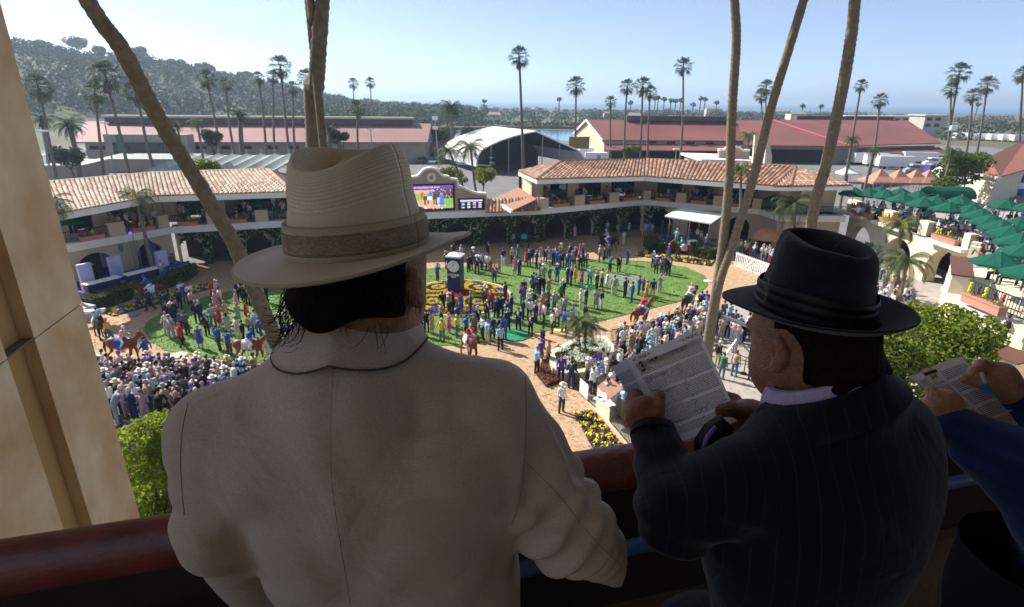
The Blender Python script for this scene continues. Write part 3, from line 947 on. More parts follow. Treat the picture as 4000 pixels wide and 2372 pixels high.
def storey(root, pts, arches, windows, back=2.6, mw=None, floor_depth=10, noarch=False, open_ends=(0.0, 0.0)):
 """Two-storey wing along the cornice line pts: arcade below, terrace and set-back upper storey above."""
 mw = mw or M_STUC
 low, up, cor, flo, dark = MB(), MB(), MB(), MB(), MB()
 dirs = [(V2(pts[i + 1]) - V2(pts[i])).normalized() for i in range(len(pts) - 1)]
 ext = [0.0] + [max(-.3, min(1.2, math.tan(-math.atan2(dirs[i].x * dirs[i + 1].y - dirs[i].y * dirs[i + 1].x, dirs[i].dot(dirs[i + 1])) / 2))) for i in range(len(dirs) - 1)] + [0.0]
 ext = [e0 or lo for e0, lo in zip(ext, [open_ends[0]] + [0.0] * (len(pts) - 2) + [open_ends[1]])]
 for i in range(len(pts) - 1):
  p0, p1 = V2(pts[i]), V2(pts[i + 1])
  u, n = nrm_of(p0, p1)
  L = (p1 - p0).length
  xa, xb = ext[i], ext[i + 1]
  E_ = lambda q0_, q1_, d_: (q0_ - u * xa * d_, q1_ + u * xb * d_)
  q0, q1 = p0 - n * 0.8, p1 - n * 0.8
  qa, qb = E_(q0, q1, .8)
  arch_wall(low, qa, qb, 0.0, ZC, [(c + xa * .8, hw, sp, tp) for c, hw, sp, tp in arches[i]], 0.45)
  qa, qb = E_(q0 - n * 4, q1 - n * 4, 4.8)
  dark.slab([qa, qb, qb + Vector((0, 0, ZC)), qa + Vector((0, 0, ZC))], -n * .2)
  cor.slab([p0 + Vector((0, 0, ZC)), p1 + Vector((0, 0, ZC)), p1 + Vector((0, 0, ZF - .12)), p0 + Vector((0, 0, ZF - .12))], -n * 1.0)
  cor.slab([p0 + n * .1 + Vector((0, 0, ZF - .117)), p1 + n * .1 + Vector((0, 0, ZF - .117)), p1 + n * .1 + Vector((0, 0, ZF)), p0 + n * .1 + Vector((0, 0, ZF))], -n * 1.1)
  flo.add([p0 - n * .99 + Vector((0, 0, ZF - .05)), p1 - n * .99 + Vector((0, 0, ZF - .05)), p1 - n * floor_depth + Vector((0, 0, ZF - .05)), p0 - n * floor_depth + Vector((0, 0, ZF - .05))], [(0, 1, 2, 3)])
  if windows[i] is not None:
   w0, w1 = p0 - n * back, p1 - n * back
   qa, qb = E_(w0, w1, back)
   rect_wall(up, qa, qb, ZF - .04, ZE + .3, [(a + xa * back, c + xa * back, ZF + .25, ZF + 2.45) for a, c in windows[i]], 0.35)
   qa, qb = E_(w0 - n * 3, w1 - n * 3, back + 3)
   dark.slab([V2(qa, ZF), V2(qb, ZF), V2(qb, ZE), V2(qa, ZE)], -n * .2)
   for a, c in windows[i]:
    f = MB(); g = MB()
    A, B_ = w0 + u * a - n * .2, w0 + u * c - n * .2
    k = 3
    for j in range(k + 1):
     x = A.lerp(B_, j / k); f.bar(x + Vector((0, 0, ZF + .25)), x + Vector((0, 0, ZF + 2.45)), .06, .06)
    f.bar(A + Vector((0, 0, ZF + 2.42)), B_ + Vector((0, 0, ZF + 2.42)), .06, .06)
    wf = part(link('window', f.mesh('window', M_BLACK)), root)
    for j in (0, 2):
     x0, x1 = A.lerp(B_, j / k), A.lerp(B_, (j + 1) / k)
     g = MB(); g.slab([x0 + Vector((0, 0, ZF + .27)) - n * .02, x1 + Vector((0, 0, ZF + .27)) - n * .02, x1 + Vector((0, 0, ZF + 2.4)) - n * .02, x0 + Vector((0, 0, ZF + 2.4)) - n * .02], -n * .02)
     part(link('pane', g.mesh('pane', M_GLASS)), wf)
 low.build('arcade_wall', mw, root); cor.build('cornice', M_TRIM, root); flo.build('terrace_floor', M_PAVE, root)
 up.build('upper_wall', mw, root); dark.build('inner_wall', M_DARK, root)
def railing(root, p0, p1, n, posts, h=0.95, name='railing', m=None):
 """Thin black railing along the terrace edge with stucco posts at the distances posts (t0, t1)."""
 p0, p1 = V2(p0), V2(p1)
 u = (p1 - p0).normalized(); L = (p1 - p0).length
 b = MB(); o = -n * 0.35 + Vector((0, 0, ZF))
 b.bar(p0 + o + Vector((0, 0, h)), p1 + o + Vector((0, 0, h)), .05, .05)
 b.bar(p0 + o + Vector((0, 0, .12)), p1 + o + Vector((0, 0, .12)), .04, .04)
 t = 0.1
 while t < L:
  b.bar(p0 + u * t + o + Vector((0, 0, .12)), p0 + u * t + o + Vector((0, 0, h)), .02, .02); t += .16
 b.build(name, M_BLACK, root)
 for a, c in posts:
  q = MB(); m0 = p0 + u * (a + c) / 2 - n * .36 + Vector((0, 0, ZF + .55))
  M = Matrix((u, n, Vector((0, 0, 1)))).transposed()
  q.box(m0, (c - a, .5, 1.1), M=M); q.box(m0 + Vector((0, 0, .57)), (c - a + .06, .56, .06), M=M)
  q.build('parapet_post', M_STUC, root)
# --- right pavilion
A0, CEN, BB, A1, A2, A3, A4 = on(2000, 846, ZC), on(1670, 856, ZC), on(2120, 838, ZC), on(2515, 801, ZC), on(2962, 839, ZC), on(3045, 866, ZC), on(3300, 868, ZC)
L0, L1 = on(240, 992, ZC), on(673, 913, ZC)
def px_ops(p0, p1, pairs, py, off=0.0):
 n = nrm_of(p0, p1)[1]
 a, c = V2(p0) - n * off, V2(p1) - n * off
 return [(t_at(a, c, x0, py, 0), t_at(a, c, x1, py, 0)) for x0, x1 in pairs]
def arches_px(p0, p1, pairs, py, tp=2.75):
 r = []
 for a, c in px_ops(p0, p1, pairs, py, 0.8):
  r.append(((a + c) / 2, (c - a) / 2, tp - (c - a) / 2 * 0.95, tp))
 return r
rp = empty('pavilion', V2(A1), 'two storey stucco pavilion with orange clay tile roof at the right', 'building')
zc = lambda xs: [(2000 + a / 2.086, 2000 + b / 2.086) for a, b in xs]
Zx = lambda a: 2000 + a / 2.086
ar1 = arches_px(BB, A1, [(Zx(265), Zx(440)), (Zx(495), Zx(660)), (Zx(715), Zx(878)), (Zx(938), Zx(1062))], 900)
ar2 = arches_px(A1, A2, [(Zx(1122), Zx(1300)), (Zx(1425), Zx(1612)), (Zx(1745), Zx(1930))], 900, 2.9)
win1 = px_ops(BB, A1, [(Zx(255), Zx(455)), (Zx(540), Zx(728)), (Zx(808), Zx(998))], 750, 2.6)
win2 = px_ops(A1, A2, [(Zx(1182), Zx(1382)), (Zx(1468), Zx(1682)), (Zx(1775), Zx(2000))], 750, 2.6)
storey(rp, [BB, A1, A2, A3, A4], [ar1, ar2, [], []], [win1, win2, [], []])
u1, n1 = nrm_of(BB, A1); u2, n2 = nrm_of(A1, A2)
railing(rp, BB, A1, n1, px_ops(BB, A1, [(Zx(222), Zx(290)), (Zx(503), Zx(583)), (Zx(785), Zx(863)), (Zx(1058), Zx(1085))], 790, .35))
railing(rp, A1, A2, n2, px_ops(A1, A2, [(Zx(1080), Zx(1130)), (Zx(1335), Zx(1415)), (Zx(1640), Zx(1725)), (Zx(1962), Zx(2035))], 790, .35))
railing(rp, A3, A4, nrm_of(A3, A4)[1], [])
ZT = ZE + .48
EA = [on(2098, 702, ZT), on(2518, 690, ZT), on(3021, 727, ZT), on(3088, 728, ZT), on(3334, 724, ZT)]
RG = [on(2192, 631, ZR), on(2522, 624, ZR), on(3107, 652, ZR)]
EB = on(2024, 669, ZT)
rf = MB()
faces = [[EA[0], EA[1], RG[1], RG[0]], [EA[1], EA[2], RG[2], RG[1]], [EB, EA[0], RG[0]], [EA[2], EA[3], RG[2]], [EA[3], EA[4], RG[2]]]
def roof_slab(b, f):
 if len(f) == 3: return b.slab(f, (0, 0, -.12))
 B = lambda s, t: f[0].lerp(f[1], s).lerp(f[3].lerp(f[2], s), t) - Vector((0, 0, .03))
 b.add([B(i / 8, j / 3) for j in range(4) for i in range(9)], [(j * 9 + i, j * 9 + i + 1, j * 9 + i + 10, j * 9 + i + 9) for j in range(3) for i in range(8)])
for f in faces: roof_slab(rf, f)
bk1, bk2, bk3 = EB + (EA[1] - EA[0]) + Vector((0, 2, 0)), RG[1] + Vector((1.5, 6, -1.4)), RG[2] + Vector((4, 6, -1.4))
rf.slab([RG[0], RG[1], bk2, EB], (0, 0, -.12)); rf.slab([RG[1], RG[2], bk3, bk2], (0, 0, -.12)); rf.slab([RG[2], EA[4], bk3], (0, 0, -.12))
roof = rf.build('roof', M_TILEJ, rp)
tile_roof(roof, [[EA[0], EA[1], RG[1], RG[0]], [EA[1], EA[2], RG[2], RG[1]], [EB, EA[0], RG[0]], [EA[2], EA[3], RG[2]], [EA[3], EA[4], RG[2]]], 0.44, 0.44, [M_TILE1, M_TILE2, M_TILE1, M_TILE3, M_TILE2], 300, 3)
rc = MB()
for a, b_ in ((RG[0], RG[1]), (RG[1], RG[2]), (EA[0], RG[0]), (EA[3], RG[2]), (EA[2], RG[2])):
 rc.tube([a + Vector((0, 0, .06)), b_ + Vector((0, 0, .06))], .16, 6)
rc.build('ridge_cap', M_TILE3, rp)
fa = MB()
def fascia(b, a, c, h=.48, d=.5):
 u, n = nrm_of(a, c)
 b.slab([Vector((a.x, a.y, ZT - .02 - h)), Vector((c.x, c.y, ZT - .02 - h)), Vector((c.x, c.y, ZT - .02)), Vector((a.x, a.y, ZT - .02))], -n * d)
 b.slab([Vector((a.x, a.y, ZT - h)) - n * d, Vector((c.x, c.y, ZT - h)) - n * d, Vector((c.x, c.y, ZT - h)) - n * 3.0, Vector((a.x, a.y, ZT - h)) - n * 3.0], (0, 0, .1))
for a, c in ((EB, EA[0]), (EA[0], EA[1]), (EA[1], EA[2]), (EA[2], EA[3]), (EA[3], EA[4])): fascia(fa, a, c)
fa.build('eaves', M_TRIM, rp)
ew = MB()
w0 = V2(BB) - n1 * 2.6
e1 = V2(EB) + (V2(EA[0]) - V2(EB)).normalized() * 1.0
ew.slab([w0 + Vector((0, 0, ZF - .5)), w0 + (e1 - w0) * 1.0 + Vector((0, 0, ZF - .5)), e1 + Vector((0, 0, ZE)), w0 + Vector((0, 0, ZE))], u1 * .3)
ew.build('end_wall', M_STUCL, rp)
for i, (px, py, lb_) in enumerate([(Zx(360), 736, 'first green umbrella from the left on the right pavilion terrace'), (Zx(925), 724, 'second green umbrella on the right pavilion terrace, left of the corner'), (Zx(1298), 730, 'third green umbrella on the right pavilion terrace, right of the corner'), (Zx(1832), 753, 'green umbrella partly behind the leaning palm trunk on the right pavilion terrace'), (Zx(2135), 773, 'rightmost green umbrella of the right pavilion terrace, above the feather palm')]):
 seg = (BB, A1, n1) if i < 2 else ((A1, A2, n2) if i < 4 else (A3, A4, nrm_of(A3, A4)[1]))
 q = onplane(px, py, V2(seg[0]) - seg[2] * .9, seg[2])
 umbrella(Vector((q.x, q.y, ZF - .05)), lb_, 'umbrellas of the pavilions', .80, .3 * i)
pl = [(BB, A1, n1, u1, [(338, 465), (630, 745), (905, 1020)]), (A1, A2, n2, u2, [(1165, 1285), (1455, 1585), (1770, 1880)])]
pln = ['first', 'second', 'third', 'fourth', 'fifth', 'sixth']
k = 0
for p0, p1, n_, u_, prs in pl:
 for a, c in prs:
  (t0, t1), = px_ops(p0, p1, [(Zx(a), Zx(c))], 800, .1)
  planter(V2(p0) + u_ * (t0 + t1) / 2 - n_ * .12 + Vector((0, 0, ZF)), u_, t1 - t0, '%s terracotta flower box from the left along the right pavilion terrace' % pln[k], 'flower boxes of the right pavilion', True, 1.1); k += 1
lr = empty('low_building', V2(A0), 'low tiled link roof between the screen wall and the right pavilion', 'building')
b0, b1, t1_, t0_ = on(1896, 832, ZF + .05), on(2113, 822, ZF + .05), on(2108, 772, 5.35), on(1900, 779, 5.35)
b = MB(); roof_slab(b, [b0, b1, t1_, t0_]); lroof = b.build('roof', M_TILEJ, lr)
g0, g1, g2, g3 = on(1925, 778, 5.0), on(2000, 812, 5.0), on(2096, 778, 5.4), on(2024, 731, 6.0)
tile_roof(lroof, [[b0, b1, t1_, t0_]], .40, .42, [M_TILE2, M_TILE5, M_TILE1, M_TILE3, M_TILE2], 110, 5)
b = MB(); b.slab([g0, g1 + Vector((0, 0, -.3)), g2, g3], (0, 0, -.12)); b.build('rear_roof', M_TILE1, lr)
b = MB(); b.bar(g0 + Vector((0, 0, -.12)), g1 + Vector((0, 0, -.42)), .25, .35); b.build('eaves', M_TRIM, lr)
# --- centre arcade under the screen wall, ivy grown
ca = empty('arcade', V2(CEN), 'ivy covered arcade of saddling stalls below the big screen', 'building')
carc = []
for x0, x1, seg in ((1838, 1862, 0), ):
 pass
aC = arches_px(L1, CEN, [(700, 790), (825, 905), (960, 1060), (1110, 1210), (1260, 1360), (1420, 1520)], 960, 2.75)
aD = arches_px(CEN, BB, [(1735, 1832), (1893, 1982), (2012, 2092)], 930, 2.75)
low, cor = MB(), MB()
for p0, p1, ops in ((L1, CEN, aC), (CEN, BB, aD)):
 u, n = nrm_of(p0, p1)
 q0, q1 = V2(p0) - n * .8, V2(p1) - n * .8
 arch_wall(low, q0, q1, 0, ZC, ops, .45)
 cor.slab([V2(p0, ZC), V2(p1, ZC), V2(p1, ZF), V2(p0, ZF)], -n * 1.0)
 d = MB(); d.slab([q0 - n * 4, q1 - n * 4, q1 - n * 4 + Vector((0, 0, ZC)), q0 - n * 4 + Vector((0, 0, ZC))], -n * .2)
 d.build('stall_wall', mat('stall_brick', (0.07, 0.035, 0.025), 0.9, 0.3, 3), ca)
 d = MB(); d.slab([V2(p0, ZC + .02) - n, V2(p1, ZC + .02) - n, V2(p1, ZC + .02) - n * 6, V2(p0, ZC + .02) - n * 6], (0, 0, .3)); d.build('roof_slab', M_STUCD, ca)
low.build('arcade_wall', M_STUC, ca); cor.build('cornice', M_TRIM, ca)
_sb = MB(); _sb.box((0, 0, 0), (.7, .05, .55)); stallsign = _sb.mesh('stall_sign', M_NAVY)
for i, (c, hw, sp, tp) in enumerate(aD):
 u, n = nrm_of(CEN, BB)
 s = link('stall_sign', stallsign, None, V2(CEN) + u * (c - hw * .4) - n * 4.6 + Vector((0, 0, 2.1)), (0, 0, math.atan2(u.y, u.x))); part(s, ca)
 put_text('9' if i == 1 else ('8' if i == 0 else '10'), .4, M_WHITE, frame(V2(CEN) + u * (c - hw * .4) - n * 4.56 + Vector((0, 0, 2.1)), u, (0, 0, 1)), ca, 'stall_number')
iv = []
r2 = random.Random(77)
def ivy_on(p0, p1, ops, t0, t1, N):
 u, n = nrm_of(p0, p1)
 k = 0
 while k < N:
  t, z = r2.uniform(t0, t1), r2.uniform(.15, ZC)
  inside = False
  for c, hw, sp, tp in ops:
   if abs(t - c) < hw - .05:
    zt = sp + (tp - sp) * math.sqrt(max(0, 1 - ((t - c) / hw) ** 2))
    if z < zt - .03: inside = True
  k += 1
  if inside or r2.random() < .08: continue
  iv.append(V2(p0) + u * t - n * (.8 - r2.uniform(.02, .16)) + Vector((0, 0, z)))
LL = (V2(CEN) - V2(L1)).length
ivy_on(L1, CEN, aC, .3, LL, 5200)
ivy_on(CEN, BB, aD, 0, (V2(BB) - V2(CEN)).length, 3000)
ivy_on(BB, A1, ar1, 0, (V2(A1) - V2(BB)).length, 3300)
ivy_on(A1, A2, ar2, 0, 2.6, 500)
v, f = clumps(len(iv), lambda rs_, m: np.array([tuple(p) for p in iv]), .20, 8)
tag(link('ivy', np_mesh('ivy', v, f, [L_IVY], smooth=False)), 'dark green ivy covering the arcade wall between the stall arches', 'ivy', kind='stuff')
# --- big screen wall (mission gable)
tu, tn = nrm_of(CEN, BB)
tp0 = V2(CEN) - tn * .55
TQ = lambda px, py: onplane(px, py, tp0, tn)
tx = lambda a, c: (1550 + a / 2.967, 500 + c / 2.967)
sw = empty('screen_wall', TQ(1720, 860), 'mission style gable wall carrying the big paddock screen', 'sign wall')
right = [(1040, 985), (1040, 775), (990, 772), (940, 770), (880, 755), (820, 728), (760, 700), (705, 690), (705, 612), (625, 600), (600, 575), (540, 568), (512, 548), (490, 520), (462, 496), (430, 483), (396, 478)]
R3 = [TQ(*tx(*q)) for q in right]
axis = (TQ(*tx(396, 700)) - tp0).dot(tu)
def mirror(p):
 t = (p - tp0).dot(tu)
 return p + tu * (2 * (axis - t))
left = [mirror(p) for p in R3[:-1]][::-1]
b = MB(); b.slab(left + R3[::-1] if False else R3 + left, -tn * .55); b.build('wall', M_STUCD, sw)
cp = MB(); edge = (R3 + left)
for i in range(1, len(edge) - 2):
 cp.bar(edge[i] + Vector((0, 0, .1)) - tn * .25, edge[i + 1] + Vector((0, 0, .1)) - tn * .25, .75, .22)
cp.build('coping', M_TRIM, sw)
rs_ = MB(); cc = TQ(*tx(398, 575)) + tn * .04
for k in range(10):
 a0 = 2 * math.pi * k / 10
 c = cc + tu * .36 * math.cos(a0) + Vector((0, 0, .36 * math.sin(a0)))
 rs_.ball(c, (.15, .15, .15), 8, 5)
rs_.build('rosette', M_TRIM, sw)
def screen(c0, c1, name, bits, base):
 p0, p1 = TQ(*tx(*c0)), TQ(*tx(*c1))
 p0, p1 = min((p0, p1), key=lambda p: (p - tp0).dot(tu)), max((p0, p1), key=lambda p: (p - tp0).dot(tu))
 Wd = (p1 - p0).dot(tu); zt, zb = max(p0.z, p1.z), min(p0.z, p1.z)
 O = p0 - Vector((0, 0, p0.z - zb)) + tn * .1
 fr = MB(); fr.slab([O - tu * .12 - Vector((0, 0, .12)), O + tu * (Wd + .12) - Vector((0, 0, .12)), O + tu * (Wd + .12) + Vector((0, 0, zt - zb + .12)), O - tu * .12 + Vector((0, 0, zt - zb + .12))], -tn * .25)
 scr = fr.build(name, M_BLACK, sw)
 H = zt - zb
 def q(x0, y0, x1, y1, m, lay, nm='picture'):
  g = MB(); off = tn * (.004 * lay)
  g.add([O + tu * (x0 * Wd) + Vector((0, 0, y0 * H)) + off, O + tu * (x1 * Wd) + Vector((0, 0, y0 * H)) + off, O + tu * (x1 * Wd) + Vector((0, 0, y1 * H)) + off, O + tu * (x0 * Wd) + Vector((0, 0, y1 * H)) + off], [(0, 1, 2, 3)])
  return g
 g_by = {}
 for x0, y0, x1, y1, m, lay in [(0, 0, 1, 1, base, 1)] + bits:
  g = q(x0, y0, x1, y1, m, lay)
  g_by.setdefault(m, MB()).add(g.v, g.f)
 for m, g in g_by.items():
  o = link('picture', g.mesh('picture', m)); part(o, scr)
 return scr, O, Wd, H
def glow(n, c, s=1.0): return mat('screen_' + n, c, .3, .12, 3, emit=c, estr=s)
GB, GP, GT, GG, GR, GW, GBL, GK, GN = glow('black', (.01, .01, .015)), glow('purple', (.10, .05, .25)), glow('tan', (.42, .26, .16)), glow('green', (.16, .30, .05)), glow('red', (.5, .05, .06)), glow('white', (.55, .5, .6)), glow('blue', (.05, .12, .5)), glow('brown', (.06, .035, .03)), glow('lilac', (.40, .34, .62))
r3 = random.Random(4)
bits = [(.02, .84, .98, .98, GP, 2), (.02, .02, .10, .82, GP, 2), (.12, .06, .98, .82, GT, 2), (.12, .55, .55, .66, GG, 3), (.2, .42, .42, .58, GG, 3), (.66, .1, .98, .45, GG, 3), (.55, .45, .98, .82, GK, 3)]
for i in range(70):
 x, y = r3.uniform(.5, .97), r3.uniform(.46, .80); s = r3.uniform(.012, .028)
 bits.append((x, y, x + s, y + s * 1.6, r3.choice([GR, GW, GBL, GT, GK, GW]), 4))
for i in range(60):
 x, y = r3.uniform(.13, .8), r3.uniform(.02, .2); s = r3.uniform(.015, .03)
 bits.append((x, y, x + s, y + s * 1.4, r3.choice([GW, GW, GT, GK, GN, GR]), 6))
bits += [(.33, .42, .62, .56, GK, 5), (.60, .5, .70, .66, GK, 5), (.35, .22, .39, .44, GK, 5), (.42, .24, .45, .44, GK, 5), (.55, .22, .58, .44, GK, 5), (.60, .2, .63, .44, GK, 5), (.42, .40, .53, .55, GW, 7), (.45, .56, .53, .70, GBL, 7), (.47, .70, .51, .76, GBL, 7), (.28, .5, .34, .72, GR, 7), (.68, .2, .78, .62, GBL, 7), (.70, .62, .75, .68, GT, 7), (.64, .3, .70, .5, GN, 7)]
scr, O, Wd, H = screen((132, 958), (655, 655), 'video_screen', bits, GB)
put_text('QATAR JUVENILE TURF SPRINT', H * .075, GW, frame(O + tu * Wd * .42 + Vector((0, 0, H * .905)) + tn * .03, tu, (0, 0, 1)), scr, 'lettering', bold=.004)
put_text('1 FURLONG', H * .06, GN, frame(O + tu * Wd * .80 + Vector((0, 0, H * .80)) + tn * .03, tu, (0, 0, 1)), scr, 'lettering') if False else None
bits2 = [(.03, .76, .97, .96, GN, 2)]
for cx in (.08, .32, .56, .80):
 for ry, cols in ((.56, [glow('cyan', (.05, .5, .55)), GW, GW, GW]), (.38, [GW, GW, GN, GW]), (.2, [GP, glow('lime', (.2, .55, .05)), GR, GN]), (.06, [GW, GW, GN, GW])):
  bits2.append((cx, ry, cx + .13, ry + .10, cols[int(cx * 4)], 3))
scr2, O2, W2, H2 = screen((728, 935), (998, 822), 'odds_screen', bits2, GB)
b = MB(); u_, n_ = tu, tn
pa, pb_ = TQ(*tx(335, 1018)), TQ(*tx(1040, 985)); b.bar(pa + tn * .2, pb_ + tn * .2, .5, .3); b.build('base_ledge', mat('maroon_ledge', (.10, .02, .03)), sw)
# --- left pavilion
lp = empty('pavilion', V2(L1), 'two storey stucco pavilion with bleached tile roof at the left', 'building')
zl = lambda a: 150 + a / 1.855
LX = on(100, 1032, ZC)
arl = arches_px(L0, L1, [(zl(250), zl(555)), (zl(720), zl(910))], 1000, 2.9)
LEND = V2(L1) + (V2(CEN) - V2(L1)) * .62
wl1 = px_ops(L0, L1, [(zl(200), zl(390)), (zl(505), zl(770))], 850, 2.6)
wl2 = px_ops(L1, CEN, [(zl(1000), zl(1245)), (zl(1350), zl(1690)), (zl(1720), zl(1900))], 800, 2.6)
ul1, nl1 = nrm_of(L0, L1); ul2, nl2 = nrm_of(L1, CEN)
TLX = math.tan(R(19)); storey(lp, [L0, L1], [arl], [wl1], open_ends=(0.0, TLX))
upm, dk = MB(), MB()
w0, w1 = V2(L1) - nl2 * 2.6, LEND - nl2 * 2.6
rect_wall(upm, w0 - ul2 * TLX * 2.6, w1, ZF - .04, ZE + .3, [(a + TLX * 2.6, c + TLX * 2.6, ZF + .25, ZF + 2.45) for a, c in wl2], .35)
dk.slab([w0 - ul2 * 1.9 - nl2 * 3 + Vector((0, 0, ZF)), w1 - nl2 * 3 + Vector((0, 0, ZF)), w1 - nl2 * 3 + Vector((0, 0, ZE)), w0 - ul2 * 1.9 - nl2 * 3 + Vector((0, 0, ZE))], -nl2 * .2)
upm.build('upper_wall', M_STUC, lp); dk.build('inner_wall', M_DARK, lp)
for a, c in wl2:
 f = MB()
 for j in range(4):
  x = w0 + ul2 * (a + (c - a) * j / 3) - nl2 * .2; f.bar(x + Vector((0, 0, ZF + .25)), x + Vector((0, 0, ZF + 2.45)), .06, .06)
 wf = part(link('window', f.mesh('window', M_BLACK)), lp)
 g = MB(); x0, x1 = w0 + ul2 * a - nl2 * .22, w0 + ul2 * (a + (c - a) / 3) - nl2 * .22
 g.slab([x0 + Vector((0, 0, ZF + .27)), x1 + Vector((0, 0, ZF + .27)), x1 + Vector((0, 0, ZF + 2.4)), x0 + Vector((0, 0, ZF + 2.4))], -nl2 * .02)
 part(link('pane', g.mesh('pane', M_GLASS)), wf)
railing(lp, L0, L1, nl1, px_ops(L0, L1, [(zl(503), zl(622)), (zl(872), zl(950))], 900, .35))
railing(lp, L1, LEND, nl2, px_ops(L1, CEN, [(zl(1222), zl(1305)), (zl(1575), zl(1668))], 860, .35))
LE = [on(215, 838, ZT), on(607, 767, ZT), on(1145, 750, ZT)]
LR = [on(150, 716, ZR), on(590, 677, ZR), on(1048, 662, ZR)]
LEX = on(1160, 705, ZT)
b = MB()
roof_slab(b, [LE[0], LE[1], LR[1], LR[0]]); roof_slab(b, [LE[1], LE[2], LR[2], LR[1]]); b.slab([LE[2], LEX, LR[2]], (0, 0, -.12))
bkl = [LR[0] + Vector((-4, 3, -1.4)), LR[1] + Vector((-2, 6, -1.4)), LEX + Vector((0, 2, 0))]
b.slab([LR[0], LR[1], bkl[1], bkl[0]], (0, 0, -.12)); b.slab([LR[1], LR[2], bkl[2], bkl[1]], (0, 0, -.12)); b.slab([LR[2], LEX, bkl[2]], (0, 0, -.12))
lroof2 = b.build('roof', M_TILEJ, lp)
tile_roof(lroof2, [[LE[0], LE[1], LR[1], LR[0]], [LE[1], LE[2], LR[2], LR[1]]], .36, .42, [M_TILE4, M_TILE5, M_TILE4, M_TILE2], 300, 9)
b = MB()
fascia(b, LE[0], LE[1]); fascia(b, LE[1], LE[2]); b.build('eaves', M_TRIM, lp)
b = MB(); b.tube([LR[0], LR[1], LR[2]], .15, 6); b.tube([LE[2], LR[2]], .15, 6); b.build('ridge_cap', M_TILE5, lp)
for i, (px, py, lb_) in enumerate([(zl(1142), 805, 'left green umbrella on the left pavilion terrace'), (zl(1606), 792, 'green umbrella on the left pavilion terrace, beside the straw hat'), (zl(240), 873, 'green umbrella at the pillar end of the left pavilion terrace')]):
 p0_, n_ = (L1, nl2) if i < 2 else (L0, nl1)
 q = onplane(px, py, V2(p0_) - n_ * .9, n_)
 umbrella(Vector((q.x, q.y, ZF - .05)), lb_, 'umbrellas of the pavilions', .80, .4 * i)
for i, (p0_, p1_, u_, n_, a, c) in enumerate([(L0, L1, ul1, nl1, 285, 465), (L0, L1, ul1, nl1, 680, 845), (L1, CEN, ul2, nl2, 1020, 1165), (L1, CEN, ul2, nl2, 1380, 1520)]):
 (t0, t1), = px_ops(p0_, p1_, [(zl(a), zl(c))], 900, .1)
 planter(V2(p0_) + u_ * (t0 + t1) / 2 - n_ * .12 + Vector((0, 0, ZF)), u_, t1 - t0, '%s flower box from the left along the left pavilion terrace' % pln[i], 'flower boxes of the left pavilion', True, 1.1)
# --- sunlit terrace wing at the right
TW0, TW1 = Vector((38.2, 62.3, 0)), Vector((38.4, 45.2, 0))
tw = empty('terrace_building', TW0, 'sunlit cream terrace building with round arches and umbrella deck', 'building')
uu, nn = nrm_of(TW0, TW1)
def arch_at(pl, pr, py, ptop, pxt):
 a, c = t_at(TW0, TW1, pl, py, 0), t_at(TW0, TW1, pr, py, 0)
 q = onplane(pxt, ptop, TW0, nn)
 tp = min(q.z, 3.4); hw = (c - a) / 2
 return ((a + c) / 2, hw, max(.4, tp - min(hw, tp - .4)), tp)
ops = [arch_at(3300, 3410, 930, 885, 3370), arch_at(3448, 3560, 1000, 927, 3503), arch_at(3608, 3745, 1060, 972, 3682)]
b = MB(); arch_wall(b, TW0, TW1, 0, 4.1, ops, 1.2);
b.slab([TW1, V2((34.2, 40.4)), V2((34.2, 40.4), 4.1), V2(TW1, 4.1)], (.5, .1, 0))
b.build('arcade_wall', M_STUCL, tw)
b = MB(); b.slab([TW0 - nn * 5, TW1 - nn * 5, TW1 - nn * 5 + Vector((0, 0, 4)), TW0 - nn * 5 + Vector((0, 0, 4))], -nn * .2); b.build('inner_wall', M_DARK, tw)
b = MB(); b.prism([(38.2, 62.3), (38.4, 45.2), (34.2, 40.4), (75, 38), (75, 66)], 3.9, 4.1); b.build('deck', M_PAVE, tw)
b = MB()
for px0, px1, py0, py1 in ((3315, 3380, 805, 834), (3422, 3560, 830, 860), (3470, 3530, 855, 862), (3640, 3780, 900, 950)):
 a, c = onplane(px0, py0, TW0 + nn * .3, nn), onplane(px1, py1, TW0 + nn * .3, nn)
 a.z = c.z = 4.0
 b.bar(a, c, .75, .3)
b.bar(V2((38.0, 44.6), 3.9), V2((34.6, 40.6), 3.9), .7, .3)
b.build('ledge', M_TRIM, tw)
for px0, px1 in ((3293, 3330), (3443, 3478), (3592, 3628), (3780, 3808)):
 a, c = t_at(TW0, TW1, px0, 880, 0), t_at(TW0, TW1, px1, 880, 0)
 q = MB(); q.box(TW0 + uu * (a + c) / 2 - nn * .3 + Vector((0, 0, 4.75)), (c - a, .7, 1.3), M=Matrix((uu, nn, Vector((0, 0, 1)))).transposed()); q.build('parapet_post', M_STUCL, tw)
for p in ((37.0, 43.4), (35.8, 42.0)):
 q = MB(); q.box((p[0], p[1], 4.7), (.6, .6, 1.2), .7); q.build('parapet_post', M_STUCL, tw)
b = MB()
b.bar(TW0 - nn * .5 + Vector((0, 0, 5.15)), TW1 - nn * .5 + Vector((0, 0, 5.15)), .1, .06)
t = .2
while t < 17: b.bar(TW0 + uu * t - nn * .5 + Vector((0, 0, 4.1)), TW0 + uu * t - nn * .5 + Vector((0, 0, 5.15)), .025, .025); t += .2
b.bar(V2((38.4, 44.8), 5.1), V2((34.3, 40.4), 5.1), .1, .06)
b.build('railing', M_BLACK, tw)
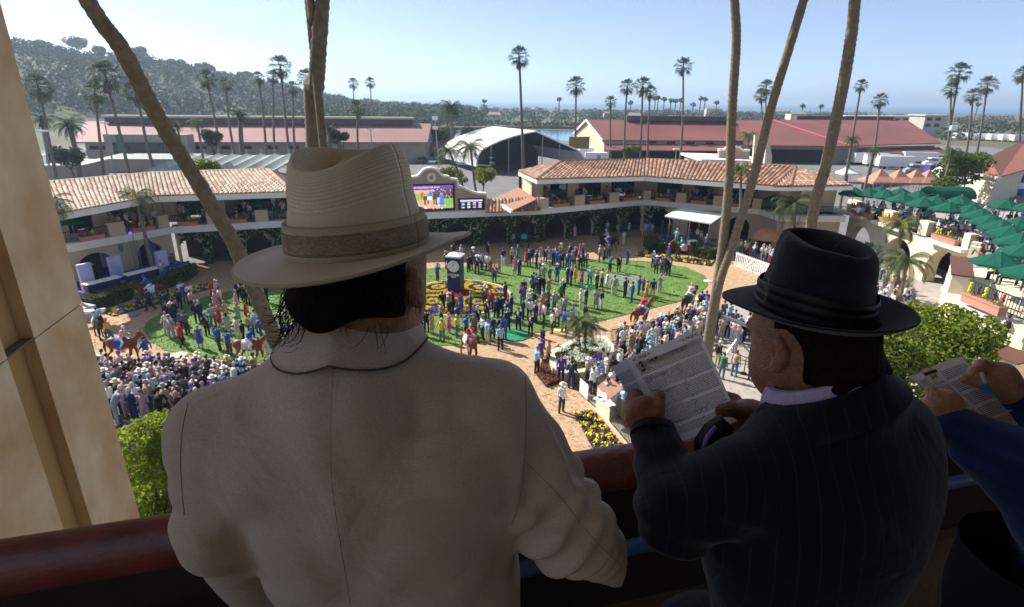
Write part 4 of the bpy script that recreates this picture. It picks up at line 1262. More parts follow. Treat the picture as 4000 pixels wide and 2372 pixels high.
for i, (px, py, L) in enumerate([(3345, 815, 2.2), (3385, 830, 2.0), (3475, 845, 2.6), (3700, 905, 2.8), (3795, 960, 1.6), (3830, 1000, 1.4)]):
 q = onplane(px, py, TW0 + nn * .25, nn) if i < 4 else on(px, py, 4.3)
 planter(Vector((q.x, q.y, 4.16)), uu if i < 4 else Vector((.7, .7, 0)), L, '%s flower box from the far end of the sunlit terrace' % pln[i], 'flower boxes of the sunlit terrace', True, 1.3)
# --- near corner block of the terrace
nb_ = empty('terrace_block', V2((28, 33)), 'near cream terrace block with long white ledge and flower box', 'building')
b = MB()
b.prism([(34.3, 40.2), (31.4, 38.6), (27.7, 33.6), (28.3, 22), (60, 18), (60, 40)], 0, 4.1); b.build('wall', M_STUCL, nb_)
for q0, q1, w_ in ((on(3738, 1180, 4.0), on(3958, 1272, 4.0), .8), (on(3690, 1128, 3.95), on(3738, 1150, 3.95), .5)): b = MB(); b.bar(q0, q1, w_, .27); b.build('ledge', M_TRIM, nb_)
b = MB(); b.prism([(31.6, 38.8), (28.2, 34.2), (29.0, 33.6), (32.4, 38.2)], 4.1, 5.3); b.build('parapet_post', M_STUCL, nb_)
b = MB(); b.prism([(31.5, 38.9), (28.1, 34.2), (29.05, 33.5), (32.5, 38.2)], 5.303, 5.40); b.build('coping', mat('brown_coping', (.13, .055, .04), .7), nb_)
b = MB()
for z in (4.25, 5.25): b.bar(V2((28.7, 33.4), z), V2((28.9, 23), z), .09, .06)
t = 33.2
while t > 23: b.bar((28.8, t, 4.2), (28.8, t, 5.25), .03, .03); t -= .22
b.build('railing', mat('green_railing', (.01, .05, .04), .5), nb_)
planter(on(3835, 1205, 4.35) , Vector((0.05, -1, 0)), 2.6, 'large flower box on the long white ledge at the right', 'flower boxes of the sunlit terrace', True, 1.5)
lbk = empty('balcony_pillar', on(3890, 1500, 0), 'cream pillar with brown cap beside the man in a dark suit', 'pillar')
pc = on(3838, 1372, 3.0);
b = MB(); b.box((pc.x + 1.0, pc.y - .4, 1.5), (1.9, 1.9, 3.0), .35); b.build('shaft', M_STUCL, lbk)
b = MB(); b.box((pc.x + 1.0, pc.y - .4, 3.06), (2.1, 2.1, .1), .35); b.build('cap', mat('brown_coping', (.24, .10, .075)), lbk)
# --- barns, tent and far buildings
def gable_barn(name, label, x0, x1, yf, yb, ze, zr, mroof, mwall, front_lean=True, rot=0.0, hip=0.0, eave2=None):
 e = empty(name, ((x0 + x1) / 2, yf, 0), label, 'building')
 ym = (yf + yb) / 2
 b = MB(); b.prism([(x0, yf), (x1, yf), (x1, yb), (x0, yb)], 0, ze)
 b.add([(x0, yf, ze), (x0, yb, ze), (x0, ym, zr)], [(0, 1, 2)]); b.add([(x1, yf, ze), (x1, yb, ze), (x1, ym, zr)], [(0, 1, 2)])
 b.build('wall', mwall, e)
 b = MB(); o = 1.0
 b.slab([Vector((x0 - .5, yf - o, ze - .4)), Vector((x1 + .5, yf - o, ze - .4)), Vector((x1 + .5 - hip, ym, zr)), Vector((x0 - .5, ym, zr))], (0, 0, .25))
 b.slab([Vector((x0 - .5, yb + o, ze - .4)), Vector((x0 - .5, ym, zr)), Vector((x1 + .5 - hip, ym, zr)), Vector((x1 + .5, yb + o, ze - .4))], (0, 0, .25))
 if hip: b.slab([Vector((x1 + .5, yf - o, ze - .4)), Vector((x1 + .5, yb + o, ze - .4)), Vector((x1 + .5 - hip, ym, zr))], (0, 0, .25))
 b.build('roof', mroof, e)
 return e
pl0, pl1 = on(330, 640), on(1690, 606)
lbn = empty('barn', on(900, 640), 'long left barn with faded red roof and dark ridge vent', 'building')
YF = 139.0
x0, x1 = atY(345, 620, YF).x, atY(1660, 600, YF + 12).x
ze, zr, yr, yb = 5.2, atY(900, 484, YF + 20).z, YF + 20, YF + 42
b = MB(); b.prism([(x0, YF), (x1, YF + 12), (x1, yb + 8), (x0, yb)], 0, ze); b.slab([Vector((x1, YF + 12, ze)), Vector((x1, yb + 8, ze)), Vector((x1 - 1, yr + 8, zr))], (-.3, 0, 0)); b.build('wall', M_BARNG, lbn)
xr0, xr1 = atY(335, 478, yr).x, atY(1685, 476, yr + 8).x
b = MB(); b.slab([Vector((x0 - 2, YF - 1.2, ze - .2)), Vector((x1 + 1, YF + 10.8, ze - .2)), Vector((xr1, yr + 8, zr)), Vector((xr0, yr, zr))], (0, 0, .3))
b.slab([Vector((x0 - 2, yb + 1, ze - .2)), Vector((xr0, yr, zr)), Vector((xr1, yr + 8, zr)), Vector((x1 + 1, yb + 8, ze - .2))], (0, 0, .3)); b.build('roof', M_BARN2, lbn)
vx0, vx1 = atY(430, 465, yr).x, atY(1610, 465, yr + 7).x
b = MB(); b.bar((vx0, yr - 1, zr + .7), (vx1, yr + 6.5, zr + .7), 3.0, 1.3); b.build('ridge_vent', M_ROOFD, lbn)
b = MB(); b.bar((vx0 - .5, yr - 1, zr + 1.75), (vx1 + .5, yr + 6.5, zr + 1.75), 3.8, .5); b.build('vent_cap', mat('pale_vent_cap', (.50, .46, .36), .7), lbn)
for px in (395, 470, 765, 860, 945, 1045, 1130, 1200):
 g = MB(); w = atY(px, 580, YF + 12 * (px - 345) / 1315); g.box((w.x, w.y - .1, 3.9), (5.0, .2, .9), .09); g.build('vent_window', M_DARK, lbn)
g = MB(); q = atY(610, 570, YF + 2); g.box((q.x, q.y - 2, 3.6), (19, 3.5, 7.2), .08); g.build('entrance_block', M_BARNG, lbn)
g = MB(); g.box((q.x, q.y - 3.9, 3.8), (15, .4, 3.2), .08); g.build('entrance_window', M_GLASS, lbn)
g = MB(); q2 = atY(492, 560, YF - 1); g.box((q2.x, q2.y - 2.2, 3.6), (.8, .8, 7.4)); g.build('green_post', mat('green_post', (.03, .16, .12)), lbn)
g = MB(); a, c = on(1500, 622), on(1740, 622)
g.prism([(a.x, a.y + 1), (c.x, c.y + 1), (c.x + 1, c.y + 12), (a.x, a.y + 12)], 0, 3.4); g.build('annex', M_BARNG, lbn)
g = MB(); g.slab([Vector((a.x - 1, a.y - .6, 3.2)), Vector((c.x + 1, c.y - .6, 3.2)), Vector((c.x + 1, c.y + 12, 5.4)), Vector((a.x - 1, a.y + 12, 5.4))], (0, 0, .2)); g.build('annex_roof', M_BARN, lbn)
for px in (1605, 1630, 1662, 1688):
 g = MB(); w = onplane(px, 603, Vector((a.x, a.y + .9, 0)), Vector((0, -1, 0))); g.box(w, (.9, .1, .8)); g.build('window', M_DARK, lbn)
rbn = empty('barn', on(2760, 615), 'long right barn with red roof and cream gable end', 'building')
YF = 168.0
g0, gp, g1 = atY(2258, 520, YF + 26), atY(2300, 472, YF + 16), atY(2360, 562, YF)
x1 = atY(2925, 560, YF + 4).x
b = MB(); zt = gp.z
b.add([(g1.x, YF, 0), (g0.x + 0, YF + 34, 0), (g0.x, YF + 34, 5.0), (gp.x, YF + 17, zt), (g1.x, YF, 5.0)], [(0, 1, 2, 3, 4)])
b.slab([Vector((g1.x, YF, 0)), Vector((x1, YF + 4, 0)), Vector((x1, YF + 4, 5.2)), Vector((g1.x, YF, 5.2))], (0, .4, 0)); b.build('wall', M_BARNW, rbn)
xr = atY(2900, 472, YF + 17).x
b = MB(); b.slab([Vector((g1.x - .6, YF - .8, 4.9)), Vector((x1, YF + 3, 4.9)), Vector((xr, YF + 19, zt)), Vector((gp.x - .6, YF + 17, zt))], (0, 0, .3))
b.slab([Vector((g0.x - .6, YF + 35, 4.9)), Vector((gp.x - .6, YF + 17, zt)), Vector((xr, YF + 19, zt)), Vector((xr, YF + 36, 4.9))], (0, 0, .3)); b.build('roof', M_BARN, rbn)
b = MB(); b.bar((g1.x - .75, YF - .9, 5.05), (gp.x - .75, YF + 17, zt + .15), .3, .6); b.bar((g0.x - .75, YF + 35, 5.05), (gp.x - .75, YF + 17, zt + .15), .3, .6); b.build('bargeboard', M_TRIM, rbn)
b = MB(); a, c = atY(2445, 466, YF + 17), atY(2850, 466, YF + 18); b.bar(Vector((a.x, YF + 17, zt + .9)), Vector((c.x, YF + 18, zt + .9)), 3, 1.5); b.build('ridge_vent', M_ROOFD, rbn)
b = MB(); a, c = on(2360, 625), on(2900, 612)
b.slab([Vector((g1.x, YF - 6, 2.6)), Vector((x1 + 2, YF - 3, 2.6)), Vector((x1 + 2, YF + 3.5, 3.9)), Vector((g1.x, YF - .2, 3.9))], (0, 0, .2)); b.build('lower_roof', M_BARN, rbn)
b = MB(); b.slab([Vector((g1.x + 1, YF - .5, 0.1)), Vector((x1, YF + 3.2, 0.1)), Vector((x1, YF + 3.2, 2.7)), Vector((g1.x + 1, YF - .5, 2.7))], (0, .3, 0)); b.build('shaded_front', M_DARK, rbn)  # dark sheet put in for the shade below the lower roof
for px in (2396, 2545, 2620, 2695, 2770):
 g = MB(); w = atY(px, 565, YF + 1); g.box((w.x, w.y - .3 , 4.55), (2.4, .3, .55)); g.build('vent_window', M_DARK, rbn)
b = MB(); b.box((g1.x + 1.3, YF - .7, 1.6), (.3, .3, 3.2)); b.build('post', M_TRIM, rbn)
YC = 158.0
h0, h1, h2, h3 = atY(2905, 588, YC), atY(3230, 600, YC), atY(3000, 472, YC + 28), atY(2905, 472, YC + 28)
w2 = empty('barn', Vector((h1.x, YC, 0)), 'red roofed cross barn right of the leaning palm trunks', 'building')
hz = 4.6
e0, e1 = Vector((h0.x, YC, hz)), Vector((atY(3230, 600, YC).x + 6, YC, hz))
rgz = atY(3000, 474, YC + 26).z
b = MB(); rA, rB = Vector((atY(2880, 474, YC + 26).x, YC + 26, rgz)), Vector((atY(3020, 474, YC + 26).x, YC + 26, rgz))
b.slab([e0, e1, rB, rA], (0, 0, .25))
far_e = Vector((atY(3700, 545, YC + 10).x, YC + 12, hz + .4)); rC = Vector((atY(3545, 473, YC + 40).x, YC + 40, atY(3545, 473, YC + 40).z))
b.slab([e1, Vector((e1.x + 6, YC + 4, hz)), far_e, rC, Vector((rB.x + 6, YC + 30, rC.z)), rB], (0, 0, .25))
b.build('roof', M_BARN, w2)
b = MB(); b.tube([e1 + Vector((0, 0, .35)), rB + Vector((0, 0, .35))], .3, 5); b.build('hip_cap', mat('bright_red_cap', (.42, .07, .09)), w2)
b = MB(); b.slab([Vector((e0.x, YC + 2.5, 0)), Vector((e1.x + 3, YC + 2.5, 0)), Vector((e1.x + 3, YC + 2.5, hz)), Vector((e0.x, YC + 2.5, hz))], (0, .3, 0)); b.slab([Vector((e1.x + 3.5, YC + 4, 0)), Vector((far_e.x - 1, YC + 13, 0)), Vector((far_e.x - 1, YC + 13, 4.4)), Vector((e1.x + 3.5, YC + 4, 4.4))], (0, .3, 0)); b.build('wall', M_BARNG, w2)
b = MB(); b.slab([Vector((e0.x + 2, YC + 2.2, .1)), Vector((e1.x - 6, YC + 2.2, .1)), Vector((e1.x - 6, YC + 2.2, 3.6)), Vector((e0.x + 2, YC + 2.2, 3.6))], (0, .2, 0)); b.build('open_front_shade', M_DARK, w2)  # dark sheet in place of the shaded open side
b = MB(); b.slab([Vector((e1.x + 5, YC + 1, 2.5)), Vector((far_e.x, YC + 8, 2.5)), Vector((far_e.x, YC + 12.5, 3.8)), Vector((e1.x + 5, YC + 5, 3.8))], (0, 0, .2)); b.build('lower_roof', M_BARN, w2)
b = MB(); a, c = atY(3105, 462, YC + 40), atY(3480, 465, YC + 40); b.bar(Vector((a.x, YC + 40, a.z)), Vector((c.x, YC + 40, a.z)), 3, 1.6); b.build('ridge_vent', M_ROOFD, w2)
tt = empty('tent', on(2080, 660), 'large white arched event tent with open dark front', 'tent')
YT = 128.0; TL = 20
prof = [(1862, 652), (1868, 610), (1885, 585), (1915, 568), (1960, 548), (2010, 532), (2060, 520), (2095, 514)]
pr = [atY(px, py, YT) for px, py in prof]
rt = [(2290, 640), (2283, 615), (2262, 590), (2225, 572), (2180, 553), (2130, 530)]
pr += [atY(px, py, YT) for px, py in rt[::-1]]
bkv = Vector((-10, TL, 0))
b = MB()
for i in range(len(pr) - 1):
 b.slab([pr[i], pr[i + 1], pr[i + 1] + bkv, pr[i] + bkv], (0, 0, .15))
b.build('roof_skin', M_TENT, tt)
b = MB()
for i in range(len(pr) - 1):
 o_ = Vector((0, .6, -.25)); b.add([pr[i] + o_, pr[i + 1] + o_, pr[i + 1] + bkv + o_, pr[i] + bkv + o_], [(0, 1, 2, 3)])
b.build('shade_lining', mat('tent_inside_shade', (.045, .05, .055), .8), tt)  # dark sheet added so the inside of the tent reads as shade
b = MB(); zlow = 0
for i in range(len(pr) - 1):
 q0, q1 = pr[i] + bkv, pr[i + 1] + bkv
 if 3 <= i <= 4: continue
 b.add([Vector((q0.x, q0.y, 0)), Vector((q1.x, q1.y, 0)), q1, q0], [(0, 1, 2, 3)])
b.build('back_wall', mat('tent_inside_shade', (.045, .05, .055), .8), tt)  # back wall coloured dark for the shade inside
b = MB()
for i in range(len(pr) - 1): b.bar(pr[i], pr[i + 1], .25, .3)
b.build('front_arch', M_TENT, tt)
for px in (1918, 1987, 2118, 2185, 2250):
 q = onplane(px, 600, Vector((0, YT + .3, 0)), Vector((0, -1, 0)))
 zt_ = 5.0
 for i in range(len(pr) - 1):
  if pr[i].x <= q.x <= pr[i + 1].x: zt_ = pr[i].z + (pr[i + 1].z - pr[i].z) * (q.x - pr[i].x) / (pr[i + 1].x - pr[i].x)
 g = MB(); g.bar((q.x, YT + .3, 0), (q.x, YT + .3, zt_), .22, .22); g.build('post', M_METAL, tt)
gc = empty('shade_canopy', on(950, 680), 'grey fabric shade canopies with scalloped edges behind the left pavilion', 'canopy')
for i in range(8):
 a = atY(745 + 55 * i, 598, 96); c = atY(800 + 55 * i, 598, 96)
 b = MB()
 N = 6; vs = []
 for r_ in range(4):
  for k in range(N + 1):
   t = k / N; sag = -.9 * math.sin(math.pi * t) * (.4 + .2 * r_)
   vs.append((a.x + (c.x - a.x) * t, a.y - 5 * r_, a.z + sag - .55 * r_))
 fs = [(r_ * (N + 1) + k, r_ * (N + 1) + k + 1, (r_ + 1) * (N + 1) + k + 1, (r_ + 1) * (N + 1) + k) for r_ in range(3) for k in range(N)]
 b.add(vs, fs); b.build('canopy_panel', M_TENTG, gc, smooth=True)
 g = MB(); g.tube([(a.x, a.y, 0), (a.x, a.y, a.z + .6)], .12, 5); g.build('mast', M_METAL, gc)
def simple_box(name, label, cat, px0, px1, py, h, d, m, mroof=None, group=None, rz=0.0):
 a, c = on(px0, py), on(px1, py)
 e = empty(name, (a + c) / 2, label, cat, group)
 u = (c - a).normalized(); n = Vector((u.y, -u.x, 0))
 b = MB(); b.slab([a, c, c + Vector((0, 0, h)), a + Vector((0, 0, h))], -n * d); b.build('wall', m, e)
 b = MB(); b.slab([a + n * .3 - u * .3 + Vector((0, 0, h)), c + n * .3 + u * .3 + Vector((0, 0, h)), c + u * .3 - n * (d + .3) + Vector((0, 0, h + .35)), a - u * .3 - n * (d + .3) + Vector((0, 0, h + .35))], (0, 0, .2)); b.build('roof', mroof or M_TRIM, e)
 return e
simple_box('shed', 'long low grey shed roof behind the left pavilion', 'building', 395, 740, 672, 2.6, 9, M_BARNG, M_TENTG)
simple_box('shed', 'low flat cream shed roof beside the stone pillar', 'building', 190, 330, 712, 3.0, 8, M_BARNG, mat('pale_flat_roof', (.5, .46, .38)))
hs = [(1570, 442, 60, 14), (1660, 452, 50, 10), (1790, 500, 90, 8), (2480, 458, 50, 10), (2650, 468, 70, 12), (2790, 430, 60, 14), (3050, 440, 60, 10), (2380, 448, 40, 12), (1930, 455, 50, 10), (3120, 452, 60, 10)]
hn = ['pale', 'cream', 'flat roofed white', 'grey', 'white', 'buff', 'pale grey', 'tan', 'small cream', 'long grey']
for i, (px, py, w, h_) in enumerate(hs):
 Y = 420 if py > 450 else 640
 a, c = atY(px - w / 2, py, Y), atY(px + w / 2, py, Y)
 e = empty('house', Vector((a.x, Y, 0)), '%s house between the town trees, %s' % (hn[i], ['left of the big date palm', 'above the left barn end', 'on the far lagoon shore', 'before the left trio palm', 'behind the right barn ridge', 'near the horizon palms', 'above the cross barn', 'above the cream gable', 'above the white tent', 'between the leaning trunks'][i]), 'house', 'houses among the town trees')
 zt_ = a.z + 1.0
 b = MB(); b.prism([(a.x, Y), (c.x, Y), (c.x, Y + 9), (a.x, Y + 9)], 0, zt_); b.build('wall', mat('house_%d' % (i % 3), [(.6, .55, .45), (.5, .48, .45), (.66, .64, .6)][i % 3]), e)
 b = MB(); b.slab([Vector((a.x - .5, Y - .6, zt_)), Vector((c.x + .5, Y - .6, zt_)), Vector((c.x - 1, Y + 4.5, zt_ + 1.8)), Vector((a.x + 1, Y + 4.5, zt_ + 1.8))], (0, 0, .2)); b.build('roof', mat('house_roof', (.27, .22, .19)), e)
for px0, px1, py, lb_ in ((3300, 3680, 470, 'long pale apartment block right of the barns, before the sea'), (3610, 3700, 468, 'stepped grey apartment block at the end of the long one')):
 Y = 330 if px0 < 3500 else 300
 a, c = atY(px0, 478, Y), atY(px1, 478, Y)
 e = empty('apartment_building', Vector((a.x, Y, 0)), lb_, 'building')
 b = MB(); b.prism([(a.x, Y), (c.x, Y), (c.x, Y + 12), (a.x, Y + 12)], 0, a.z + 3.2); b.build('wall', mat('apartment_wall', (.42, .40, .36)), e)
 k = int((c.x - a.x) / 4.5)
 for i in range(k):
  for zz in (a.z + 1.6, a.z - 1.4):
   g = MB(); g.box((a.x + (i + .5) * 4.5, Y - .05, zz), (2.6, .2, 1.5)); g.build('window', M_DARK, e)
 b = MB(); b.box(((a.x + c.x) / 2, Y + 6, a.z + 3.4), (c.x - a.x + 1.5, 13.5, .5)); b.build('roof', mat('apartment_roof', (.55, .53, .47)), e)
for px0, px1, py, lb_ in ((620, 850, 335, 'long white hillside house with flat roof line'), (610, 760, 312, 'upper grey house on the hillside above the long white one'), (925, 965, 330, 'small pale house on the hillside left of the dark fan palm')):
 Y = 520
 a, c = atY(px0, py, Y), atY(px1, py, Y)
 e = empty('house', Vector((a.x, Y, hill_z(a.x, Y))), lb_, 'house')
 b = MB(); b.prism([(a.x, Y - 6), (c.x, Y - 6), (c.x, Y + 6), (a.x, Y + 6)], a.z - 7, a.z - .6); b.build('wall', mat('hill_house', (.25, .25, .26)), e)
 b = MB(); b.prism([(a.x - 1, Y - 7), (c.x + 1, Y - 7), (c.x + 1, Y + 7), (a.x - 1, Y + 7)], a.z - .597, a.z + .5); b.build('roof', mat('hill_house_roof', (.6, .6, .6)), e)
rr_ = empty('building', on(3870, 800), 'stucco building with brown red tiled roof at the right edge', 'building')
q0, q1, q2, q3 = on(3770, 672, 4.6), on(3905, 695, 4.6), on(4090, 610, 5.2), on(4010, 545, 7.4)
q4 = on(3860, 618, 6.6)
b = MB(); b.slab([q0, q1, q3, q4], (0, 0, .2)); b.slab([q1, q2 + Vector((6, 0, 0)), q3], (0, 0, .2)); b.build('roof', mat('red_brown_roof', (.27, .105, .07), .85, .2, 1.5, .4, 8), rr_)
b = MB(); i0, i1 = q0 + Vector((.8, .8, 0)), q1 + Vector((.2, .8, 0))
b.slab([V2(i0), V2(i1), V2(i1, 4.5), V2(i0, 4.5)], (.2, .3, 0)); b.slab([V2(i1), V2(q2) + Vector((5, .5, 0)), V2(q2, 5) + Vector((5, .5, 0)), V2(i1, 4.5)], (0, .3, 0)); b.build('wall', M_STUCL, rr_)
b = MB(); b.bar(q0 + Vector((0, 0, -.05)), q1 + Vector((0, 0, -.05)), .5, .4); b.build('eaves', M_TRIM, rr_)
b = MB(); aw = on(3820, 700, 3.0); b.slab([aw + Vector((-1.6, 0, 0)), aw + Vector((1.6, 0, 0)), aw + Vector((1.6, 1.2, 1)), aw + Vector((-1.6, 1.2, 1))], (0, 0, .08)); b.build('awning', mat('salmon_awning', (.42, .17, .12)), rr_)
# --- things in the paddock
rr = random.Random(5)
ct0 = on(1782, 1150)
cpx = (on(1815, 1147) - on(1755, 1148)).length
ct = empty('clock_tower', ct0, 'dark blue four sided clock tower standing in the round flower bed', 'clock')
cu = Vector((math.cos(R(-12)), math.sin(R(-12)), 0)); cn = Vector((cu.y, -cu.x, 0))
MT = Matrix((cu, -cn, Vector((0, 0, 1)))).transposed()
TWd, THt = 1.12, 3.35
b = MB(); b.box(ct0 + Vector((0, 0, THt / 2)), (TWd, TWd, THt), M=MT); shaft = b.build('shaft', M_NAVY, ct)
b = MB(); b.box(ct0 + Vector((0, 0, THt + .06)), (TWd + .2, TWd + .2, .12), M=MT)
h = TWd / 2 + .1
cs_ = [ct0 + MT @ Vector((x * h, y * h, THt + .123)) for x, y in ((-1, -1), (1, -1), (1, 1), (-1, 1))]
b.add(cs_ + [ct0 + Vector((0, 0, THt + .38))], [(0, 1, 4), (1, 2, 4), (2, 3, 4), (3, 0, 4)]); b.build('cap', mat('pale_cap', (.62, .62, .6), .5), ct)
for d_, uu_ in ((cn, cu), (-cu, cn)):
 c = ct0 + d_ * (TWd / 2 + .01) + Vector((0, 0, 2.62))
 b = MB()
 M = frame(c, uu_, (0, 0, 1))
 N = 24
 vs = [M @ Vector((.47 * math.cos(2 * math.pi * k / N), .47 * math.sin(2 * math.pi * k / N), .06)) for k in range(N)]
 vo = [M @ Vector((.50 * math.cos(2 * math.pi * k / N), .50 * math.sin(2 * math.pi * k / N), 0)) for k in range(N)]
 b.add(vs + vo, [tuple(range(N))] + [(k, N + k, N + (k + 1) % N, (k + 1) % N) for k in range(N)])
 face = b.build('clock_face', mat('clock_white', (.74, .74, .72), .4), ct)
 b = MB()
 for k in range(12):
  a = 2 * math.pi * k / 12; p = M @ Vector((.40 * math.sin(a), .40 * math.cos(a), .075))
  q = M @ Vector((.33 * math.sin(a), .33 * math.cos(a), .075)); b.bar(p, q, .03, .02)
 o = b.mesh('hour_mark', M_BLACK); part(link('hour_mark', o), face)
 for a, L, w in ((R(-20), .23, .045), (R(15), .33, .03)):
  b = MB(); b.bar(M @ Vector((0, 0, .085)), M @ Vector((L * math.sin(a), L * math.cos(a), .085)), w, .02); part(link('hand', b.mesh('hand', M_BLACK)), face)
 put_text('LONGINES', .215, M_WHITE, frame(ct0 + d_ * (TWd / 2 + .02) + Vector((0, 0, 1.90)), uu_, (0, 0, 1)), ct, 'lettering', bold=.006)
 b = MB(); g0 = ct0 + d_ * (TWd / 2 + .015) + Vector((0, 0, 1.72))
 for s in (-1, 1):
  for k in range(3):
   b.add([g0, g0 + uu_ * s * (.26 - .06 * k) + Vector((0, 0, .07 - .05 * k)), g0 + uu_ * s * (.22 - .06 * k) + Vector((0, 0, .02 - .05 * k))], [(0, 1, 2)])
 b.add([g0 + uu_ * -.06 + Vector((0, 0, .05)), g0 + uu_ * .06 + Vector((0, 0, .05)), g0 + Vector((0, 0, -.05)) + d_ * .002, g0 + d_ * .002], [(0, 1, 3)]); b.build('winged_emblem', M_WHITE, ct)
FC = Vector((-4.55, 44.0, 0)); FR = 4.35
fb = empty('flower_bed', FC, 'round flower bed with yellow, maroon and purple pattern around the clock tower', 'flower bed')
b = MB(); b.lathe(FC, [(0.01, .34), (2, .30), (FR - .4, .2), (FR, .06), (FR, 0)], 48); b.build('soil', M_SOIL, fb)
b = MB(); b.lathe(FC, [(FR, .0), (FR, .12), (FR + .22, .12), (FR + .22, 0)], 48); b.build('edging', mat('bed_edging', (.5, .44, .36)), fb)
groups_f = {}
def fcol(x, y):
 r = math.hypot(x, y) / FR; a = math.degrees(math.atan2(y, x)) % 90 - 45
 tx_, ty_ = x, y
 if r < .34 - .004 * abs(a) * .5 and r < .27: return F_RED
 if r > .955: return F_ORG
 ca, sa = math.cos(R(a)), math.sin(R(a))
 X, Y = (r * ca - .60), r * sa
 d = math.hypot(X / .30, Y / .30) + .35 * max(0, X / .3) * abs(Y) * 2
 if d < .20: return F_BLU
 if d < .52: return F_YEL
 if d < .84: return F_MAR
 if abs(a) > 38 and r > .34: return F_MAR
 if r > .80 and 16 < abs(a) < 30: return F_BLU
 if .74 < r < .79 and abs(a) > 12 and abs(a) < 36: return F_MAR
 return F_YEL
for i in range(14000):
 q, r = rr.uniform(0, 6.283), FR * .985 * math.sqrt(rr.random())
 x, y = r * math.cos(q), r * math.sin(q)
 if abs(x + .25) < .55 and abs(y - 1.0) < .55: continue
 g = groups_f.setdefault(fcol(x, y), MB())
 flower_tuft(g, FC + Vector((x, y, max(.02, .34 - .02 * r if r < 2 else .30 - .05 * (r - 2) if r < FR - .4 else .2 - .33 * (r - FR + .4)))), .085, 0, rr)
for m, g in groups_f.items():
 o = link('flowers', g.mesh('flowers', m)); part(o, fb); o['kind'] = 'stuff'
fb.location = FC
def checker_bed(name, label, quad, nu, nv, cols, group=None, tuft=.11, dens=9, z=.08, individual=False):
 """Flower bed of alternating blocks; quad: near-left, near-right, far-right, far-left ground points."""
 e = empty(name, quad[0], label, 'flower bed', group)
 b = MB(); b.prism([(p.x, p.y) for p in quad], 0, z); b.build('soil', M_SOIL, e)
 gs = {}
 rr2 = random.Random(nu * 7 + nv)
 for i in range(nu):
  for j in range(nv):
   for k in range(dens):
    u_, v_ = (i + rr2.random()) / nu, (j + rr2.random()) / nv
    p = quad[0].lerp(quad[1], u_).lerp(quad[3].lerp(quad[2], u_), v_)
    m = cols[(i + j) % 2]
    if rr2.random() < .12: m = F_GRN
    if individual:
     g = MB(); flower_tuft(g, p + Vector((0, 0, z)), tuft, 0, rr2); part(link('flower', g.mesh('flower', m)), e)
    else: flower_tuft(gs.setdefault(m, MB()), p + Vector((0, 0, z)), tuft, 0, rr2)
 for m, g in gs.items():
  o = link('flowers', g.mesh('flowers', m)); part(o, e); o['kind'] = 'stuff'
 return e
checker_bed('flower_bed', 'yellow and purple pansy bed at the corner of the track below the railing', [on(2340, 1800), on(2432, 1742), on(2312, 1606), on(2243, 1618)], 3, 9, (F_YEL, F_PUR), None, .125, 11, .06, True)
def strip(px0, px1, w):
 a, c = on(*px0), on(*px1); u_ = (c - a).normalized(); n = Vector((u_.y, -u_.x, 0)) * w
 return [a + n, c + n, c, a]
checker_bed('flower_bed', 'yellow and purple checkered bed in front of the white roofed stand', strip((2500, 985), (2790, 1024), 1.9), 16, 2, (F_YEL, F_PUR), None, .17, 13)
checker_bed('flower_bed', 'yellow and purple checkered bed in front of the blue stage at the left', strip((400, 1222), (812, 1108), 1.6), 16, 2, (F_YEL, F_BLU), None, .15, 12)
def hedge(name, label, pts, w, h, n=2600, seed=3, m=L_HEDGE):
 e = empty(name, pts[0], label, 'hedge')
 core = MB(); cl = []
 r_ = random.Random(seed)
 for i in range(len(pts) - 1):
  core.bar(pts[i] + Vector((0, 0, h / 2 - .06)), pts[i + 1] + Vector((0, 0, h / 2 - .06)), w - .12, h - .12)
 core.build('branches', L_DARK, e)
 tot = sum((pts[i + 1] - pts[i]).length for i in range(len(pts) - 1))
 for k in range(n):
  d = r_.uniform(0, tot)
  for i in range(len(pts) - 1):
   L = (pts[i + 1] - pts[i]).length
   if d <= L: break
   d -= L
  u_ = (pts[i + 1] - pts[i]).normalized(); s = Vector((-u_.y, u_.x, 0))
  f = r_.random()
  if f < .45: y, z = r_.uniform(-w / 2, w / 2), h
  else: y, z = r_.choice((-1, 1)) * w / 2, r_.uniform(0.05, h)
  cl.append(pts[i] + u_ * d + s * (y + r_.uniform(-.05, .05)) + Vector((0, 0, z + r_.uniform(-.06, .05))))
 v, f = clumps(len(cl), lambda rs_, m_: np.array([tuple(p) for p in cl]), .10, seed)
 o = link('leaves', np_mesh('leaves', v, f, [m], smooth=False)); part(o, e); o['kind'] = 'stuff'
hedge('hedge', 'clipped hedge below the banners of the white roofed stand', [on(2548, 975) + Vector((0, 1.6, 0)), on(2560, 985), on(2660, 985), on(2785, 1015)], 1.3, 1.15, 3000, 3)
hedge('hedge', 'clipped hedge along the front of the blue stage', [on(350, 1215), on(520, 1160), on(700, 1105), on(745, 1072)], 1.3, 1.1, 3400, 4)
def wall_box(root, a, c, h, d, m, name, z=0.0):
 u_ = (V2(c) - V2(a)).normalized(); n = Vector((u_.y, -u_.x, 0))
 b = MB(); b.slab([V2(a, z), V2(c, z), V2(c, z + h), V2(a, z + h)], -n * d)
 return b.build(name, m, root)
